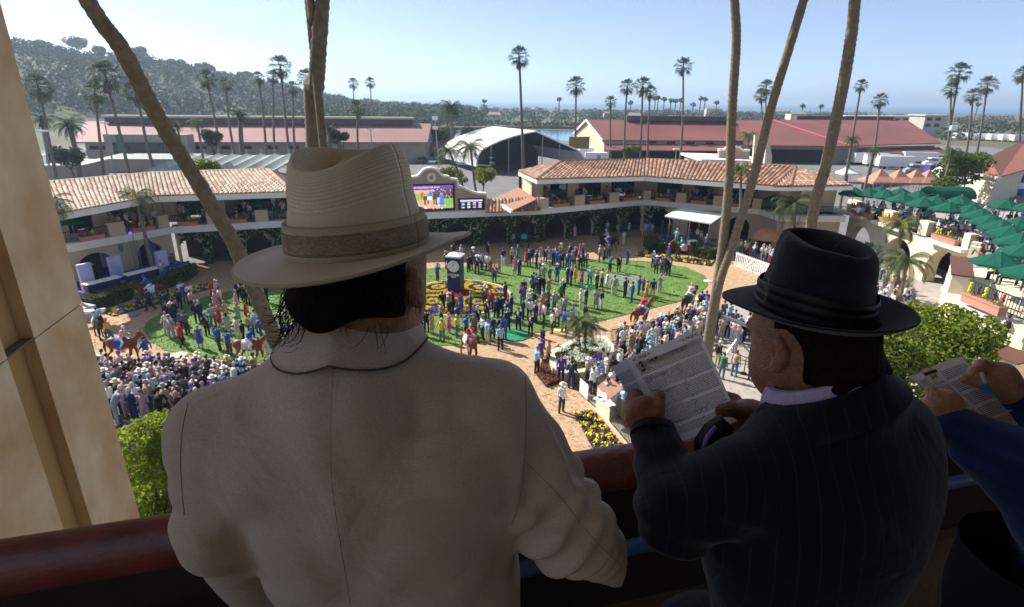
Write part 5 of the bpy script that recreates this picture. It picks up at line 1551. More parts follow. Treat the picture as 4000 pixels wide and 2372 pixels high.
# --- blue broadcast stage at the left
st = empty('stage', on(420, 1160), 'blue broadcast stage with desks and lavender panels at the left', 'stage')
s0, s1 = on(330, 1195) + Vector((0, .6, 0)), on(735, 1085) + Vector((0, .6, 0))
su = (s1 - s0).normalized(); sn = Vector((su.y, -su.x, 0))
b = MB(); b.slab([s0, s1, s1 - sn * 6.5, s0 - sn * 6.5], (0, 0, .75)); b.build('platform', M_BLUE, st)
b = MB(); b.slab([s0 + sn * .05 + Vector((0, 0, .1)), s1 + sn * .05 + Vector((0, 0, .1)), s1 + sn * .05 + Vector((0, 0, 1.45)), s0 + sn * .05 + Vector((0, 0, 1.45))], sn * -.08); b.build('banner', M_BLUE, st)
for i in range(4):
 c = s0.lerp(s1, (i + .5) / 4) + sn * .07 + Vector((0, 0, 1.05))
 put_text('LONGINES' if i % 2 else "BREEDERS' CUP", .36 if i % 2 else .28, M_WHITE, frame(c, su, (0, 0, 1)), st, 'lettering')
 b = MB(); b.ball(s0.lerp(s1, i / 4 + .03) + sn * .07 + Vector((0, 0, 1.05)), (.22, .02, .22), 10, 6); b.build('emblem', M_LAV, st)
for px, py, w_, h_ in ((352, 1120, .95, 2.3), (465, 1080, .95, 2.2), (642, 1052, .95, 2.1)):
 c = on(px, py + 18, .75); q = MB(); q.box(c + Vector((0, 0, h_ / 2)), (w_, .35, h_), math.atan2(su.y, su.x)); q.build('lavender_panel', M_LAV, st)
for px, py, L in ((408, 1128, 2.6), (565, 1088, 2.8)):
 d = empty('desk', on(px, py + 12, .75), 'white topped presenter desk on the blue stage, %s' % ('nearer the pillar' if px < 500 else 'right of the middle panel'), 'desk', 'presenter desks')
 p = on(px, py + 12, .75)
 M = Matrix((su, -sn, Vector((0, 0, 1)))).transposed()
 b = MB(); b.box(p + Vector((0, 0, .95)), (L, .8, .08), M=M); b.build('top', M_WHITE, d)
 b = MB(); b.box(p + Vector((0, 0, .455)), (L - .2, .6, .9), M=M); b.build('front', M_NAVY, d)
b = MB()
cw = on(380, 1075, .75)
for k in range(14):
 a0, a1 = math.pi * k / 14, math.pi * (k + 1) / 14
 p = lambda a: cw + su * (2.4 * math.cos(a)) + Vector((0, 0, 2.2 * math.sin(a) * 1.0)) - sn * .6
 b.slab([p(a0), p(a1), p(a1) - sn * .3, p(a0) - sn * .3], (0, 0, .02)); b.slab([p(a0), p(a1), cw - sn * .7], -sn * .1)
b.build('backdrop', M_BLUE, st)
for px, py, w_, h_, m in ((310, 1030, 1.4, 1.1, M_BLACK), (368, 1040, 1.6, 2.6, M_BLACK), (373, 1036, 1.1, 1.9, M_LAV), (405, 1020, 1.3, 2.4, M_LAV)):
 c = on(px, py + 40, .75) + Vector((0, 0, h_ / 2 + .4)); q = MB(); q.box(c + sn * (.15 if m is M_LAV else 0), (w_, .12, h_), math.atan2(su.y, su.x)); q.build('set_panel', m, st)
ms = empty('lighting_mast', on(553, 1085), 'silver lattice lighting mast with violet lamp beside the blue stage', 'mast')
mp = on(553, 1085)
b = MB()
for dx, dy in ((-.18, -.18), (.18, -.18), (.18, .18), (-.18, .18)): b.tube([mp + Vector((dx, dy, 0)), mp + Vector((dx, dy, 4.6))], .03, 5)
for k in range(12): b.bar(mp + Vector((-.18, -.18, .38 * k)), mp + Vector((.18, -.18, .38 * k + .38)), .025, .025); b.bar(mp + Vector((.18, -.18, .38 * k)), mp + Vector((.18, .18, .38 * k + .38)), .025, .025)
b.build('lattice', M_METAL, ms)
b = MB(); b.ball(mp + Vector((.1, -.3, 4.2)), .13, 8, 6); b.build('lamp', mat('violet_lamp', (.2, .05, .8), .3, emit=(.25, .05, 1.0), estr=1.2), ms)
for px, py, lb_ in ((590, 1070, 'blue feather banner behind the lighting mast'),):
 e = empty('feather_banner', on(px, py), lb_, 'banner'); p = on(px, py)
 b = MB(); b.tube([p, p + Vector((0, 0, 3.4))], .03, 5); b.build('pole', M_METAL, e)
 b = MB(); b.slab([p + Vector((0, 0, .5)), p + su * .8 + Vector((0, 0, .5)), p + su * .9 + Vector((0, 0, 2.6)), p + su * .3 + Vector((0, 0, 3.4)), p + Vector((0, 0, 3.3))], sn * .02); b.build('cloth', M_BLUE, e)
hw_ = empty('hedge_screen', on(500, 1075), 'tall dark green hedge screen beside the rounded blue backdrop', 'hedge')
wall_box(hw_, on(478, 1080), on(545, 1062), 2.9, .5, L_DARK, 'panel')
bx = empty('planter_wall', on(360, 1265), 'white stone planter wall at the left end of the clipped hedge', 'planter')
wall_box(bx, on(325, 1255), on(385, 1235), .9, 1.4, mat('pale_stone', (.5, .46, .4)), 'wall')
b = MB(); p = on(352, 1225, .9); b.box(p + Vector((0, .2, .1)), (1.6, .5, .18), .3); b.build('coping', M_WHITE, bx)
# --- white roofed stand at the right
gz = empty('stand', on(2660, 960), 'open broadcast stand with flat white canopy and blue banners', 'stand')
gl, gr = on(2598, 975), on(2760, 1002)
gu = (gr - gl).normalized(); gn = Vector((gu.y, -gu.x, 0))
b = MB(); b.slab([gl, gr, gr - gn * 3.6, gl - gn * 3.6], (0, 0, .9)); b.build('platform', mat('stand_floor', (.25, .25, .25)), gz)
gL = (gr - gl).length
for t in (.1, gL * .5, gL - .2):
 for d_ in (.2, 3.4): b = MB(); b.bar(gl + gu * t - gn * d_ + Vector((0, 0, .9)), gl + gu * t - gn * d_ + Vector((0, 0, 3.7)), .09, .09); b.build('post', M_METAL, gz)
b = MB(); b.slab([gl - gu * .3 + gn * .4 + Vector((0, 0, 3.7)), gr + gu * .1 + gn * .4 + Vector((0, 0, 3.55)), gr + gu * .1 - gn * 3.9 + Vector((0, 0, 3.9)), gl - gu * .3 - gn * 3.9 + Vector((0, 0, 4.05))], (0, 0, .14)); b.build('canopy', M_TENT, gz)
bl, br = on(2578, 966) + Vector((0, 0, 0)), on(2810, 1012)
bu = (br - bl).normalized(); bn = Vector((bu.y, -bu.x, 0)); BLn = (br - bl).length
bb_ = empty('banner_fence', bl, 'blue sponsor banner fence around the white roofed stand', 'banner')
b = MB(); b.slab([bl + Vector((0, 0, .2)), br + Vector((0, 0, .2)), br + Vector((0, 0, 1.35)), bl + Vector((0, 0, 1.35))], -bn * .06); b.build('cloth', M_BLUE, bb_)
for f_, s in ((.16, .36), (.5, .30), (.88, .55)):
 put_text("BREEDERS' CUP" if f_ == .5 else 'LONGINES', s, M_WHITE, frame(bl + bu * BLn * f_ + bn * .02 + Vector((0, 0, .8)), bu, (0, 0, 1)), bb_, 'lettering')
for f_ in (.05, .36, .70):
 b = MB(); b.ball(bl + bu * BLn * f_ + bn * .03 + Vector((0, 0, .8)), (.24, .03, .24), 10, 6); b.build('emblem', M_LAV, bb_)
e = empty('loudspeaker', on(2702, 965, .9), 'grey boxy loudspeaker on the white roofed stand', 'loudspeaker')
b = MB(); p = on(2702, 968, .9); b.box(p + Vector((0, 0, .4)), (.9, .5, .8), .3); b.build('cabinet', M_METAL, e)
b = MB(); b.box(p + Vector((0, -.28, .4)), (.7, .1, .6), .3); b.build('grille', M_BLACK, e)
dm = empty('awning', on(3005, 985), 'copper brown half dome awning over the kiosk door', 'awning')
q = onplane(2992, 915, V2(A3) - Vector((0, .8, 0)), Vector((0, -1, 0)))
b = MB(); N = 10
for k in range(N):
 for j in range(5):
  a0, a1 = math.pi + math.pi * k / N, math.pi + math.pi * (k + 1) / N; t0, t1 = math.pi / 2 * j / 5, math.pi / 2 * (j + 1) / 5
  P = lambda a, t: q + Vector((1.5 * math.cos(a) * math.cos(t), 1.3 * math.sin(a) * math.cos(t), 1.3 * math.sin(t) - .5))
  b.add([P(a0, t0), P(a1, t0), P(a1, t1), P(a0, t1)], [(0, 1, 2, 3)])
b.build('canopy', mat('copper_cloth', (.42, .20, .09), .6, .12, 2), dm)
b = MB(); b.box(q + Vector((.1, .45, -1.55)), (1.6, .1, 1.9)); b.build('door_shade', M_DARK, dm)  # dark box in place of a shaded doorway
for px, py, seg in ((Zx(1375), 846, (A1, A2)), (Zx(1658), 858, (A1, A2)), (150 + 598 / 1.855, 968, (L0, L1))):
 n = nrm_of(*seg)[1]; p = onplane(px, py, V2(seg[0]) - n * .7, n)
 e = empty('wall_lantern', p, '%s verdigris wall lantern' % {0: 'left one on the right pavilion,'}.get(0, '') if False else ('verdigris wall lantern %s' % ('above the white canopy' if px < 2700 and px > 2000 else ('left of the leaning trunks' if px > 2700 else 'on the left pavilion arcade'))), 'lantern', 'wall lanterns of the pavilions')
 b = MB(); b.lathe(p - Vector((0, 0, .3)), [(.02, -.1), (.14, 0), (.2, .45), (.05, .6), (0.01, .7)], 8); b.build('glass', mat('verdigris', (.12, .25, .24), .5), e)
 b = MB(); b.bar(p + Vector((0, 0, .3)), p - n * .3 + Vector((0, 0, .3)), .06, .06); b.build('bracket', M_BLACK, e)
gt0, gt1 = on(2868, 1040), on(2945, 1070)
gt = empty('gate', gt0, 'white picket gate with cross brace beside the track', 'gate')
gU = (gt1 - gt0).normalized(); GL = (gt1 - gt0).length
b = MB()
for z in (.15, 1.35): b.bar(gt0 + Vector((0, 0, z)), gt1 + gU * 3 + Vector((0, 0, z)), .06, .12)
b.build('rail', M_WHITE, gt)
pk = MB(); pk.box((0, 0, .75), (.09, .04, 1.5)); pkm = pk.mesh('picket', M_WHITE)
t = .1
while t < GL + 3:
 o = link('picket', pkm, None, gt0 + gU * t, (0, 0, math.atan2(gU.y, gU.x))); part(o, gt); t += .24
b = MB(); c0 = gt0 + gU * 1.5; c1 = gt0 + gU * 2.6; n = Vector((gU.y, -gU.x, 0)) * .06
b.bar(c0 + n + Vector((0, 0, .2)), c1 + n + Vector((0, 0, 1.3)), .05, .1); b.build('brace', M_WHITE, gt)
b = MB(); b.bar(c0 + n * 1.8 + Vector((0, 0, 1.3)), c1 + n * 1.8 + Vector((0, 0, .2)), .05, .1); b.build('brace', M_WHITE, gt)
PLp = [on(2150, 1412), on(2172, 1475), on(2215, 1490), on(2330, 1475), on(2400, 1400), on(2352, 1345), on(2250, 1358)]
Pm = sum(PLp, Vector()) / len(PLp)
pn = empty('planter', Pm, 'angular pale stone planter full of white flowers with a small palm', 'planter')
b = MB()
for i in range(len(PLp)): b.bar(PLp[i] + Vector((0, 0, .3)), PLp[(i + 1) % len(PLp)] + Vector((0, 0, .3)), .45, .6 + .004 * i)
b.build('kerb', mat('planter_stone', (.55, .48, .37), .85, .08, 2, .2), pn)
PI = [(Pm + (p - Pm) * .93) for p in PLp]
b = MB(); b.prism([(p.x, p.y) for p in PI], 0, .42); b.build('soil', M_SOIL, pn)
gW, gG, gR = MB(), MB(), MB()
PIl = [(p.x, p.y) for p in PI]
x0, x1 = min(p[0] for p in PIl), max(p[0] for p in PIl); y0, y1 = min(p[1] for p in PIl), max(p[1] for p in PIl)
heads = [(rr.uniform(x0, x1), rr.uniform(y0, y1), rr.uniform(.25, .5)) for _ in range(42)]
for i in range(5200):
 x, y = rr.uniform(x0, x1), rr.uniform(y0, y1)
 if not inpoly(x, y, PIl): continue
 on_h = any((x - h[0]) ** 2 + (y - h[1]) ** 2 < h[2] ** 2 for h in heads)
 if on_h: flower_tuft(gW, (x, y, .55 + rr.uniform(0, .12)), .06, 0, rr)
 elif rr.random() < .05: flower_tuft(gR, (x, y, .55), .07, 0, rr)
 else: flower_tuft(gG, (x, y, .44), .09, 0, rr)
for g, m in ((gW, F_WHI), (gG, F_GRN), (gR, F_RED)):
 o = link('flowers', g.mesh('flowers', m)); part(o, pn); o['kind'] = 'stuff'
for i, (px, py, cx, cy) in enumerate([(2268, 1390, 2262, 1262), (2288, 1388, 2290, 1275)]):
 f = on(px, py, .42); top = atY(cx, cy, f.y)
 palm('palm_tree', f, top, FEA[i], 1.5, ['left slender stem palm growing in the stone planter', 'right slender stem palm growing in the stone planter'][i], 'palms in the stone planter', .06, .045)
rb = empty('flower_bed', on(2120, 1470), 'red flower border outside the angular stone planter', 'flower bed')
poly = [(p.x, p.y) for p in (on(2095, 1468), on(2135, 1515), on(2180, 1500), on(2150, 1415), on(2215, 1360), on(2180, 1362), on(2125, 1410))]
gR, gG = MB(), MB()
x0, x1 = min(p[0] for p in poly), max(p[0] for p in poly); y0, y1 = min(p[1] for p in poly), max(p[1] for p in poly)
for i in range(4200):
 x, y = rr.uniform(x0, x1), rr.uniform(y0, y1)
 if inpoly(x, y, poly): flower_tuft(gR if rr.random() < .42 else gG, (x, y, rr.uniform(.15, .32)), .07, 0, rr)
for g, m in ((gR, F_RED), (gG, F_GRN)):
 o = link('flowers', g.mesh('flowers', m)); part(o, rb); o['kind'] = 'stuff'
b = MB(); b.prism(poly, 0, .1); b.build('soil', M_SOIL, rb)
cn_ = empty('counter', on(2360, 1580), 'beige stone counter at the end of the spectators rail', 'counter')
c0, c1, c2 = on(2328, 1600), on(2378, 1652), on(2425, 1610)
b = MB(); b.prism([(c0.x, c0.y), (c1.x, c1.y), (c2.x, c2.y), (c0.x + c2.x - c1.x, c0.y + c2.y - c1.y)], 0, 1.35); b.build('base', M_STUCL, cn_)
b = MB(); M4 = [Vector((p.x, p.y, 1.353)) for p in (c0, c1, c2, c0 + c2 - c1)]; b.slab(M4, (0, 0, .07)); b.build('top', mat('counter_top', (.36, .19, .13)), cn_)
for i, (px, py) in enumerate(((2352, 1545), (2378, 1575), (2345, 1560))):
 p = on(px, py, 1.43); q = MB(); q.box(p, (.45, .6, .012), .4 * i); o = q.build('program', M_WHITE)
 tag(o, 'white race program lying on the beige counter, %s' % ['at the far corner', 'at the near edge', 'beside the far one'][i], 'program', 'programs on the counter')
fn = empty('fence', on(2400, 1680), 'black metal rail fence between flower bed and spectators', 'fence')
fpts = [on(2382, 1655), on(2470, 1760), on(2540, 1840)]
b = MB()
for i in range(2):
 for z in (.12, 1.1): b.bar(fpts[i] + Vector((0, 0, z)), fpts[i + 1] + Vector((0, 0, z)), .05, .05)
b.build('rail', M_BLACK, fn)
bm = MB(); bm.box((0, 0, .6), (.025, .025, 1.0)); bmm = bm.mesh('baluster', M_BLACK)
for i in range(2):
 L = (fpts[i + 1] - fpts[i]).length; t = 0
 while t < L: o = link('baluster', bmm, None, fpts[i].lerp(fpts[i + 1], t / L)); part(o, fn); t += .13
fn2 = empty('fence', on(2250, 1560), 'black rail with white board along the spectators by the planter', 'fence')
fp = [on(2245, 1505), on(2262, 1540), on(2325, 1600)]
b = MB()
for i in range(2):
 for z in (.12, 1.1): b.bar(fp[i] + Vector((0, 0, z)), fp[i + 1] + Vector((0, 0, z)), .05, .05)
b.build('rail', M_BLACK, fn2)
for i in range(2):
 L = (fp[i + 1] - fp[i]).length; t = 0
 while t < L: o = link('baluster', bmm, None, fp[i].lerp(fp[i + 1], t / L)); part(o, fn2); t += .15
b = MB(); b.slab([fp[1] + Vector((.0, -.06, .1)), fp[1].lerp(fp[2], .5) + Vector((0, -.06, .1)), fp[1].lerp(fp[2], .5) + Vector((0, -.06, 1.05)), fp[1] + Vector((0, -.06, 1.05))], (.03, .03, 0)); b.build('white_board', M_WHITE, fn2)
kb = MB(); kp = [on(2262, 1545), on(2310, 1600), on(2420, 1720), on(2480, 1790)]
for i in range(3): kb.bar(kp[i] + Vector((.45, 0, .06)), kp[i + 1] + Vector((.45, 0, .06)), .6, .12)
kb.build('kerb', mat('planter_stone', (.55, .48, .37)), kind='structure')
fn3 = empty('fence', on(2560, 1340), 'black rail fence in front of the spectators right of the planter', 'fence')
fq = [on(2385, 1345), on(2450, 1330), on(2600, 1290), on(2740, 1240)]
b = MB()
for i in range(3):
 for z in (.15, 1.05): b.bar(fq[i] + Vector((0, 0, z)), fq[i + 1] + Vector((0, 0, z)), .05, .05)
 for k in range(12): p = fq[i].lerp(fq[i + 1], k / 12); b.bar(p, p + Vector((0, 0, 1.05)), .03, .03)
b.build('rail', M_BLACK, fn3)
fn4 = empty('fence', on(700, 1480), 'black rail fence in front of the lower left grandstand crowd', 'fence')
fq = [on(330, 1462), on(620, 1485), on(900, 1492), on(1300, 1490)]
b = MB()
for i in range(3):
 for z in (.3, .65, 1.05): b.bar(fq[i] + Vector((0, 0, z)), fq[i + 1] + Vector((0, 0, z)), .06, .06 if z > 1 else .3)
b.build('rail', M_BLACK, fn4)
sp = MB()
for k in range(10):
 y = 28.7 - .85 * k
 sp.box((-19, y - .42, .1 + .11 * k), (30, .85, .2 + .22 * k))
sp.build('spectator_steps', mat('shaded_steps', (.12, .11, .10), .9), kind='structure')  # steps coloured dark for the shade around the crowd
jb = empty('camera_crane', on(2880, 1400), 'grey wheeled camera crane standing on the plaza', 'camera crane')
j0 = on(2868, 1400)
b = MB()
for dx, dy in ((-1.0, -.6), (1.1, -.4), (.2, .9)):
 b.bar(j0 + Vector((0, 0, 1.4)), j0 + Vector((dx, dy, .25)), .08, .08); b.ball(j0 + Vector((dx, dy, .2)), (.12, .2, .2), 8, 6)
b.bar(j0 + Vector((0, 0, .4)), j0 + Vector((0, 0, 2.0)), .14, .14); b.build('tripod', M_METAL, jb)
b = MB(); b.bar(j0 + Vector((-.8, 1.5, 2.4)), j0 + Vector((2.6, -2.0, 2.0)), .16, .2); b.build('boom', M_METAL, jb)
b = MB(); b.box(j0 + Vector((-.9, 1.6, 2.4)), (.4, .6, .4), .6); b.build('camera_head', M_BLACK, jb)
for i, (px, py) in enumerate(((2905, 1460), (2952, 1470))):
 e = empty('stanchion', on(px, py), 'black crowd stanchion on the plaza, %s' % ('left one' if i == 0 else 'right one beside the profile of the man'), 'stanchion', 'stanchions on the plaza'); p = on(px, py)
 b = MB(); b.lathe(p, [(0.01, .05), (.2, .04), (.2, 0)], 10); b.build('foot', M_BLACK, e)
 b = MB(); b.tube([p, p + Vector((0, 0, 1.0))], .03, 6); b.build('post', M_BLACK, e)
dsc = MB(); dc = on(2440, 1092); dsc.lathe(dc + Vector((0, 0, .055)), [(0.01, .004), (2.0, .004)], 30)
tag(dsc.build('ground_logo', mat('lawn_mark', (.25, .26, .22), .9, second=(.10, .17, .05), scale=3)), 'faint grey round mark painted on the right lawn', 'lawn mark')
dsc = MB(); dc = on(1285, 1180); dsc.lathe(dc + Vector((0, 0, .055)), [(0.01, .004), (2.6, .004)], 30)
tag(dsc.build('ground_logo', mat('lawn_mark_pale', (.20, .24, .08), .9, second=(.12, .18, .05), scale=1)), 'pale worn round patch on the left lawn behind the trunk', 'lawn mark')
for i, (px, py, c, w_) in enumerate([(700, 1390, (.7, .42, .32), .5), (2712, 1168, (.75, .72, .68), .42), (2188, 1290, (.7, .6, .2), .42), (2765, 1100, (.75, .45, .42), .4), (520, 1232, (.2, .2, .3), .45), (2010, 1310, (.02, .22, .10), 1.1), (2290, 1120, (.02, .3, .12), .6), (1860, 1152 - 40, (.05, .3, .12), .5)]):
 p = on(px, py); b = MB(); b.lathe(p + Vector((0, 0, .05)), [(.01, .05), (w_, .03), (w_ + .04, 0)], 12)
 tag(b.build('ground_plate', mat('plate_%d' % i, c, .6)), ['salmon', 'white', 'yellow', 'pink', 'grey blue', 'large green', 'bright green', 'small green'][i] + ' low round plate ' + ['at the near left lawn edge', 'beside the dark bay horse at the right', 'beside the planter palm on the track', 'at the right end of the lawn', 'at the far left lawn tip', 'on the near lawn edge', 'on the lawn behind the pink dress', 'on the lawn behind the flower bed'][i], 'ground plate', 'low plates around the lawn')
# --- trees near the balcony
def tree(name, base, lobes, n, size, mats, label, trunk_r=.14, seed=1, group=None):
 e = empty(name, base, label, 'tree', group)
 base = Vector(base)
 c = sum((Vector(l[:3]) for l in lobes), Vector()) / len(lobes)
 b = MB(); b.tube([base, base.lerp(c, .5) + Vector((.1, 0, 0)), c], [trunk_r, trunk_r * .8, trunk_r * .4], 8); b.build('trunk', M_BARK, e)
 b = MB()
 for l in lobes: b.tube([base.lerp(c, .55), base.lerp(c, .5).lerp(Vector(l[:3]), .6), Vector(l[:3])], [trunk_r * .5, trunk_r * .35, trunk_r * .15], 6)
 b.build('limbs', M_BARK, e)
 o = link('crown', crown_mesh('crown', lobes, n, size, mats, seed)); part(o, e)
 return e
lt = [atY(560, 1720, 10.2), atY(470, 1860, 10.0), atY(640, 1680, 10.4), atY(650, 1830, 10.0), atY(560, 1960, 10.3), atY(740, 1800, 10.2), atY(420, 1960, 10.5), atY(640, 1980, 10.4), atY(820, 1900, 10.5), atY(800, 1720, 10.8)]
lr_ = [.62, .55, .58, .6, .58, .6, .5, .55, .7, .6]
tree('tree', V2(lt[4]), [(*p, r_ * .92) for p, r_ in zip(lt, lr_)], 9500, .055, [L_LITE, L_LITE, L_OLIVE], 'bright lime green leafy tree below the railing at the left', .12, 5)
r1 = [atY(3440, 1390, 20), atY(3340, 1400, 20.5), atY(3520, 1400, 19.5), atY(3410, 1470, 19.8), atY(3330, 1330, 21), atY(3500, 1330, 20.5), atY(3420, 1290, 21.3), atY(3560, 1480, 19.3)]
tree('tree', V2(r1[0]), [(*p, 1.0) for p in r1], 11000, .085, [L_OLIVE, L_MID, L_LITE, L_OLIVE], 'olive leafy tree right behind the black hat', .15, 6)
r2_ = [atY(3680, 1340, 22), atY(3600, 1310, 22.5), atY(3760, 1330, 21.6), atY(3700, 1260, 23), atY(3620, 1390, 21.5), atY(3780, 1400, 21.2), atY(3690, 1420, 21.2), atY(3820, 1300, 21.8), atY(3560, 1250, 23.6)]
tree('tree', V2(r2_[0]), [(*p, 1.05) for p in r2_], 13000, .09, [L_LITE, L_OLIVE, L_LITE, L_MID], 'yellow green leafy tree before the big cream wall at the right', .15, 7)
pal = [
 ('feather_palm', 590, 1015, 528, 770, 105, FEAY, 'feather palm with yellow lower fronds before the left pavilion', .16, .13, 46.5),
 ('feather_palm', 210, 900, 200, 795, 95, FEA[1], 'feather palm half behind the stone pillar', .16, .13, 40),
 ('feather_palm', 1868, 715, 1838, 575, 88, FEA[0], 'tall grey green feather palm behind the screen wall', .2, .15, 84),
 ('feather_palm', 1830, 720, 1755, 590, 78, FEA[2], 'broad feather palm left of the tall one behind the screen wall', .2, .15, 86),
 ('feather_palm', 2895, 920, 2895, 660, 75, FEA[1], 'feather palm crown between the leaning trunks before the pavilion roof', .15, .12, 57),
 ('feather_palm', 3100, 940, 3098, 800, 105, FEA[0], 'bushy feather palm at the right pavilion corner', .18, .13, 57.5),
 ('feather_palm', 3515, 1160, 3520, 880, 105, FEAY, 'feather palm with arching fronds before the sunlit arches', .16, .11, 45),
 ('feather_palm', 3500, 1200, 3540, 1020, 130, FEA[2], 'low wide feather palm over the stairs crowd', .16, .12, 41),
]
for nm, bx, by, cx, cy, rp_, cr, lb_, ra, rb_, Y in pal:
 top = atY(cx, cy, Y); Z = (top - Vector((0, 0, CZ))).dot(_f0)
 f = atY(bx, by, Y); f.z = 0
 palm(nm, f, top, cr, rp_ * Z / FPX * .95, lb_, 'feather palms of the paddock', ra, rb_)
for px, py, rp_, Y, lb_ in ((3385, 1000, 75, 46, 'fan leaved bush palm right of the black hat crown'), (2920, 1590, 80, 27, 'low bright bush palm on the plaza below the chin of the man')):
 p = atY(px, py, Y) if Y > 30 else on(px, py, .6); Z = (p - Vector((0, 0, CZ))).dot(_f0); f = V2(p)
 palm('bush_palm', f, Vector((f.x, f.y, max(p.z, .5))), FAN[2] if Y > 30 else FEA[1], rp_ * Z / FPX, lb_, 'bush palms', .2, .16)
bsh = [(1885, 690, 92, 1.9, [L_YEL, L_OLIVE], 'yellowing shrub left of the palms behind the screen wall'), (1780, 690, 90, 2.2, [L_YEL, L_MID], 'round yellow tipped shrub behind the screen wall'), (800, 655, 70, 1.7, [L_LITE, L_MID], 'lime shrub behind the left pavilion roof'), (830, 535, 112, 2.0, [L_DARK], 'clipped dark umbrella tree before the left barn wall'), (1330, 535, 113, 1.7, [L_DARK], 'small dark cloud pruned tree before the left barn'), (3740, 650, 95, 3.4, [L_MID, L_DARK], 'green hedge bank before the red roofed building'), (3800, 640, 90, 3.0, [L_MID, L_OLIVE], 'leafy bank beside the red roofed building'), (1730, 520, 170, 4.0, [L_MID, L_DARK], 'round green tree by the lagoon at the left barn end'), (1850, 515, 175, 3.2, [L_DARK, L_MID], 'flat topped dark tree on the lagoon bank'), (270, 605, 100, 2.6, [L_DARK], 'dark bush beside the pillar before the left barn'), (2455, 590, 130, 2.0, [L_MID], 'small leafy tree before the right barn'), (3700, 720, 70, 1.5, [L_MID, L_OLIVE], 'shrubs beside the white tents')]
for i, (px, py, Y, r_, ms_, lb_) in enumerate(bsh):
 c = atY(px, py, Y)
 if c.z < r_ * .7: c.z = r_ * .7
 r9 = random.Random(i)
 lobes = [(c.x + r9.uniform(-.7, .7) * r_, c.y + r9.uniform(-.6, .6) * r_, max(.3, c.z + r9.uniform(-.35, .3) * r_), r_ * r9.uniform(.45, .65)) for _ in range(7)]
 tree('small_tree', V2(c), lobes, 1500, .13 * r_ ** .7, ms_, lb_, .12, 90 + i)
for i, (px, py, Y, r_, sq) in enumerate([(170, 175, 560, 9, .75), (285, 160, 570, 10, .75), (60, 170, 560, 9, .8), (395, 195, 560, 7, .6), (550, 200, 560, 9, .5), (690, 245, 570, 8, .6), (800, 262, 575, 8, .6), (960, 290, 580, 7, .6)]):
 c = atY(px, py, Y); g = hill_z(c.x, c.y)
 r9 = random.Random(40 + i)
 lobes = [(c.x + r9.uniform(-.9, .9) * r_, c.y, c.z + r9.uniform(-.3, .1) * r_, r_ * r9.uniform(.35, .6)) for _ in range(9)]
 tree('ridge_tree', Vector((c.x, c.y, g - 1)), lobes, 1400, 1.0, [L_DARK, L_MID], '%s tree crown from the left along the hill ridge' % ['second', 'third', 'first', 'fourth', 'flat umbrella shaped fifth', 'sixth', 'seventh', 'eighth'][i], .5, 140 + i, 'trees on the hill ridge')
# --- vehicles, tents and banners on the lot
def car(px, py, m, label, ang=0.0, kind='car', s=1.0, group='cars on the fairground lot'):
 e = empty('parked_' + kind, on(px, py), label, kind, group, ang)
 L, Wd_, H1, H2 = (4.5, 1.8, .85, 1.5) if kind == 'car' else ((5.6, 2.0, 1.2, 2.3) if kind == 'van' else (8.5, 2.4, 3.0, 3.2))
 b = MB()
 if kind == 'car': prof = [(-L / 2, .35), (L / 2, .35), (L / 2, .8), (L / 2 - .9, .95), (L / 2 - 1.5, H2), (-L / 2 + .8, H2), (-L / 2 + .15, .95), (-L / 2, .85)]
 elif kind == 'van': prof = [(-L / 2, .35), (L / 2, .35), (L / 2, 1.0), (L / 2 - .7, 1.25), (L / 2 - 1.3, H2), (-L / 2, H2)]
 else: prof = [(-L / 2, .7), (L / 2, .7), (L / 2, H2), (-L / 2, H2)]
 n = len(prof)
 b.v = [(x, -Wd_ / 2, z) for x, z in prof] + [(x, Wd_ / 2, z) for x, z in prof]
 b.f = [tuple(range(n))[::-1], tuple(range(n, 2 * n))] + [(i, (i + 1) % n, n + (i + 1) % n, n + i) for i in range(n)]; b.m = [0] * (n + 2)
 link('body', b.mesh('body', m), e)
 if kind != 'trailer':
  g = MB(); zz = 1.22 if kind == 'car' else 1.75
  g.box((.0 if kind == 'car' else .9, 0, zz), (1.9 if kind == 'car' else 2.0, Wd_ + .02, .38)); link('side_window', g.mesh('side_window', M_GLASS), e)
  g = MB(); xw = L / 2 - 1.17 if kind == 'car' else L / 2 - .98
  g.slab([Vector((xw - .33, -.75, zz + .24)), Vector((xw - .33, .75, zz + .24)), Vector((xw + .3, .78, zz - .24)), Vector((xw + .3, -.78, zz - .24))], (.03, 0, .03)); link('windscreen', g.mesh('windscreen', M_GLASS), e)
 wm = MB()
 N = 10
 for sx in (-.12, .12):
  wm.v += [(.34 * math.cos(2 * math.pi * k / N), sx, .34 * math.sin(2 * math.pi * k / N)) for k in range(N)]
 wm.f = [tuple(range(N)), tuple(range(N, 2 * N))[::-1]] + [(k, (k + 1) % N, N + (k + 1) % N, N + k) for k in range(N)]; wm.m = [0] * (N + 2)
 wmm = wm.mesh('wheel', M_BLACK)
 for x in (-L * .3, L * .32):
  for y in (-Wd_ / 2 + .06, Wd_ / 2 - .06): link('wheel', wmm, e, (x, y, .34))
 return e
pw = mat('car_white', (.78, .78, .77), .25, .02, 1, coat=.5)
car(1647, 637, mat('car_maroon', (.16, .03, .06), .25, .1, 1, coat=.6), 'dark red car, left of the three parked by the barn annex', R(-95))
car(1695, 640, mat('car_silver', (.35, .42, .48), .25, .1, 1, coat=.6), 'silver blue car between the dark red car and the lamp pole', R(-95))
car(1745, 628, mat('car_navy', (.10, .16, .22), .25, .1, 1, coat=.6), 'blue grey car right of the lamp pole by the barn annex', R(-100))
car(2022, 572, pw, 'white car seen through the open back of the arched tent', R(10))
car(2215, 617, pw, 'white car parked in the shade at the right of the arched tent', R(170))
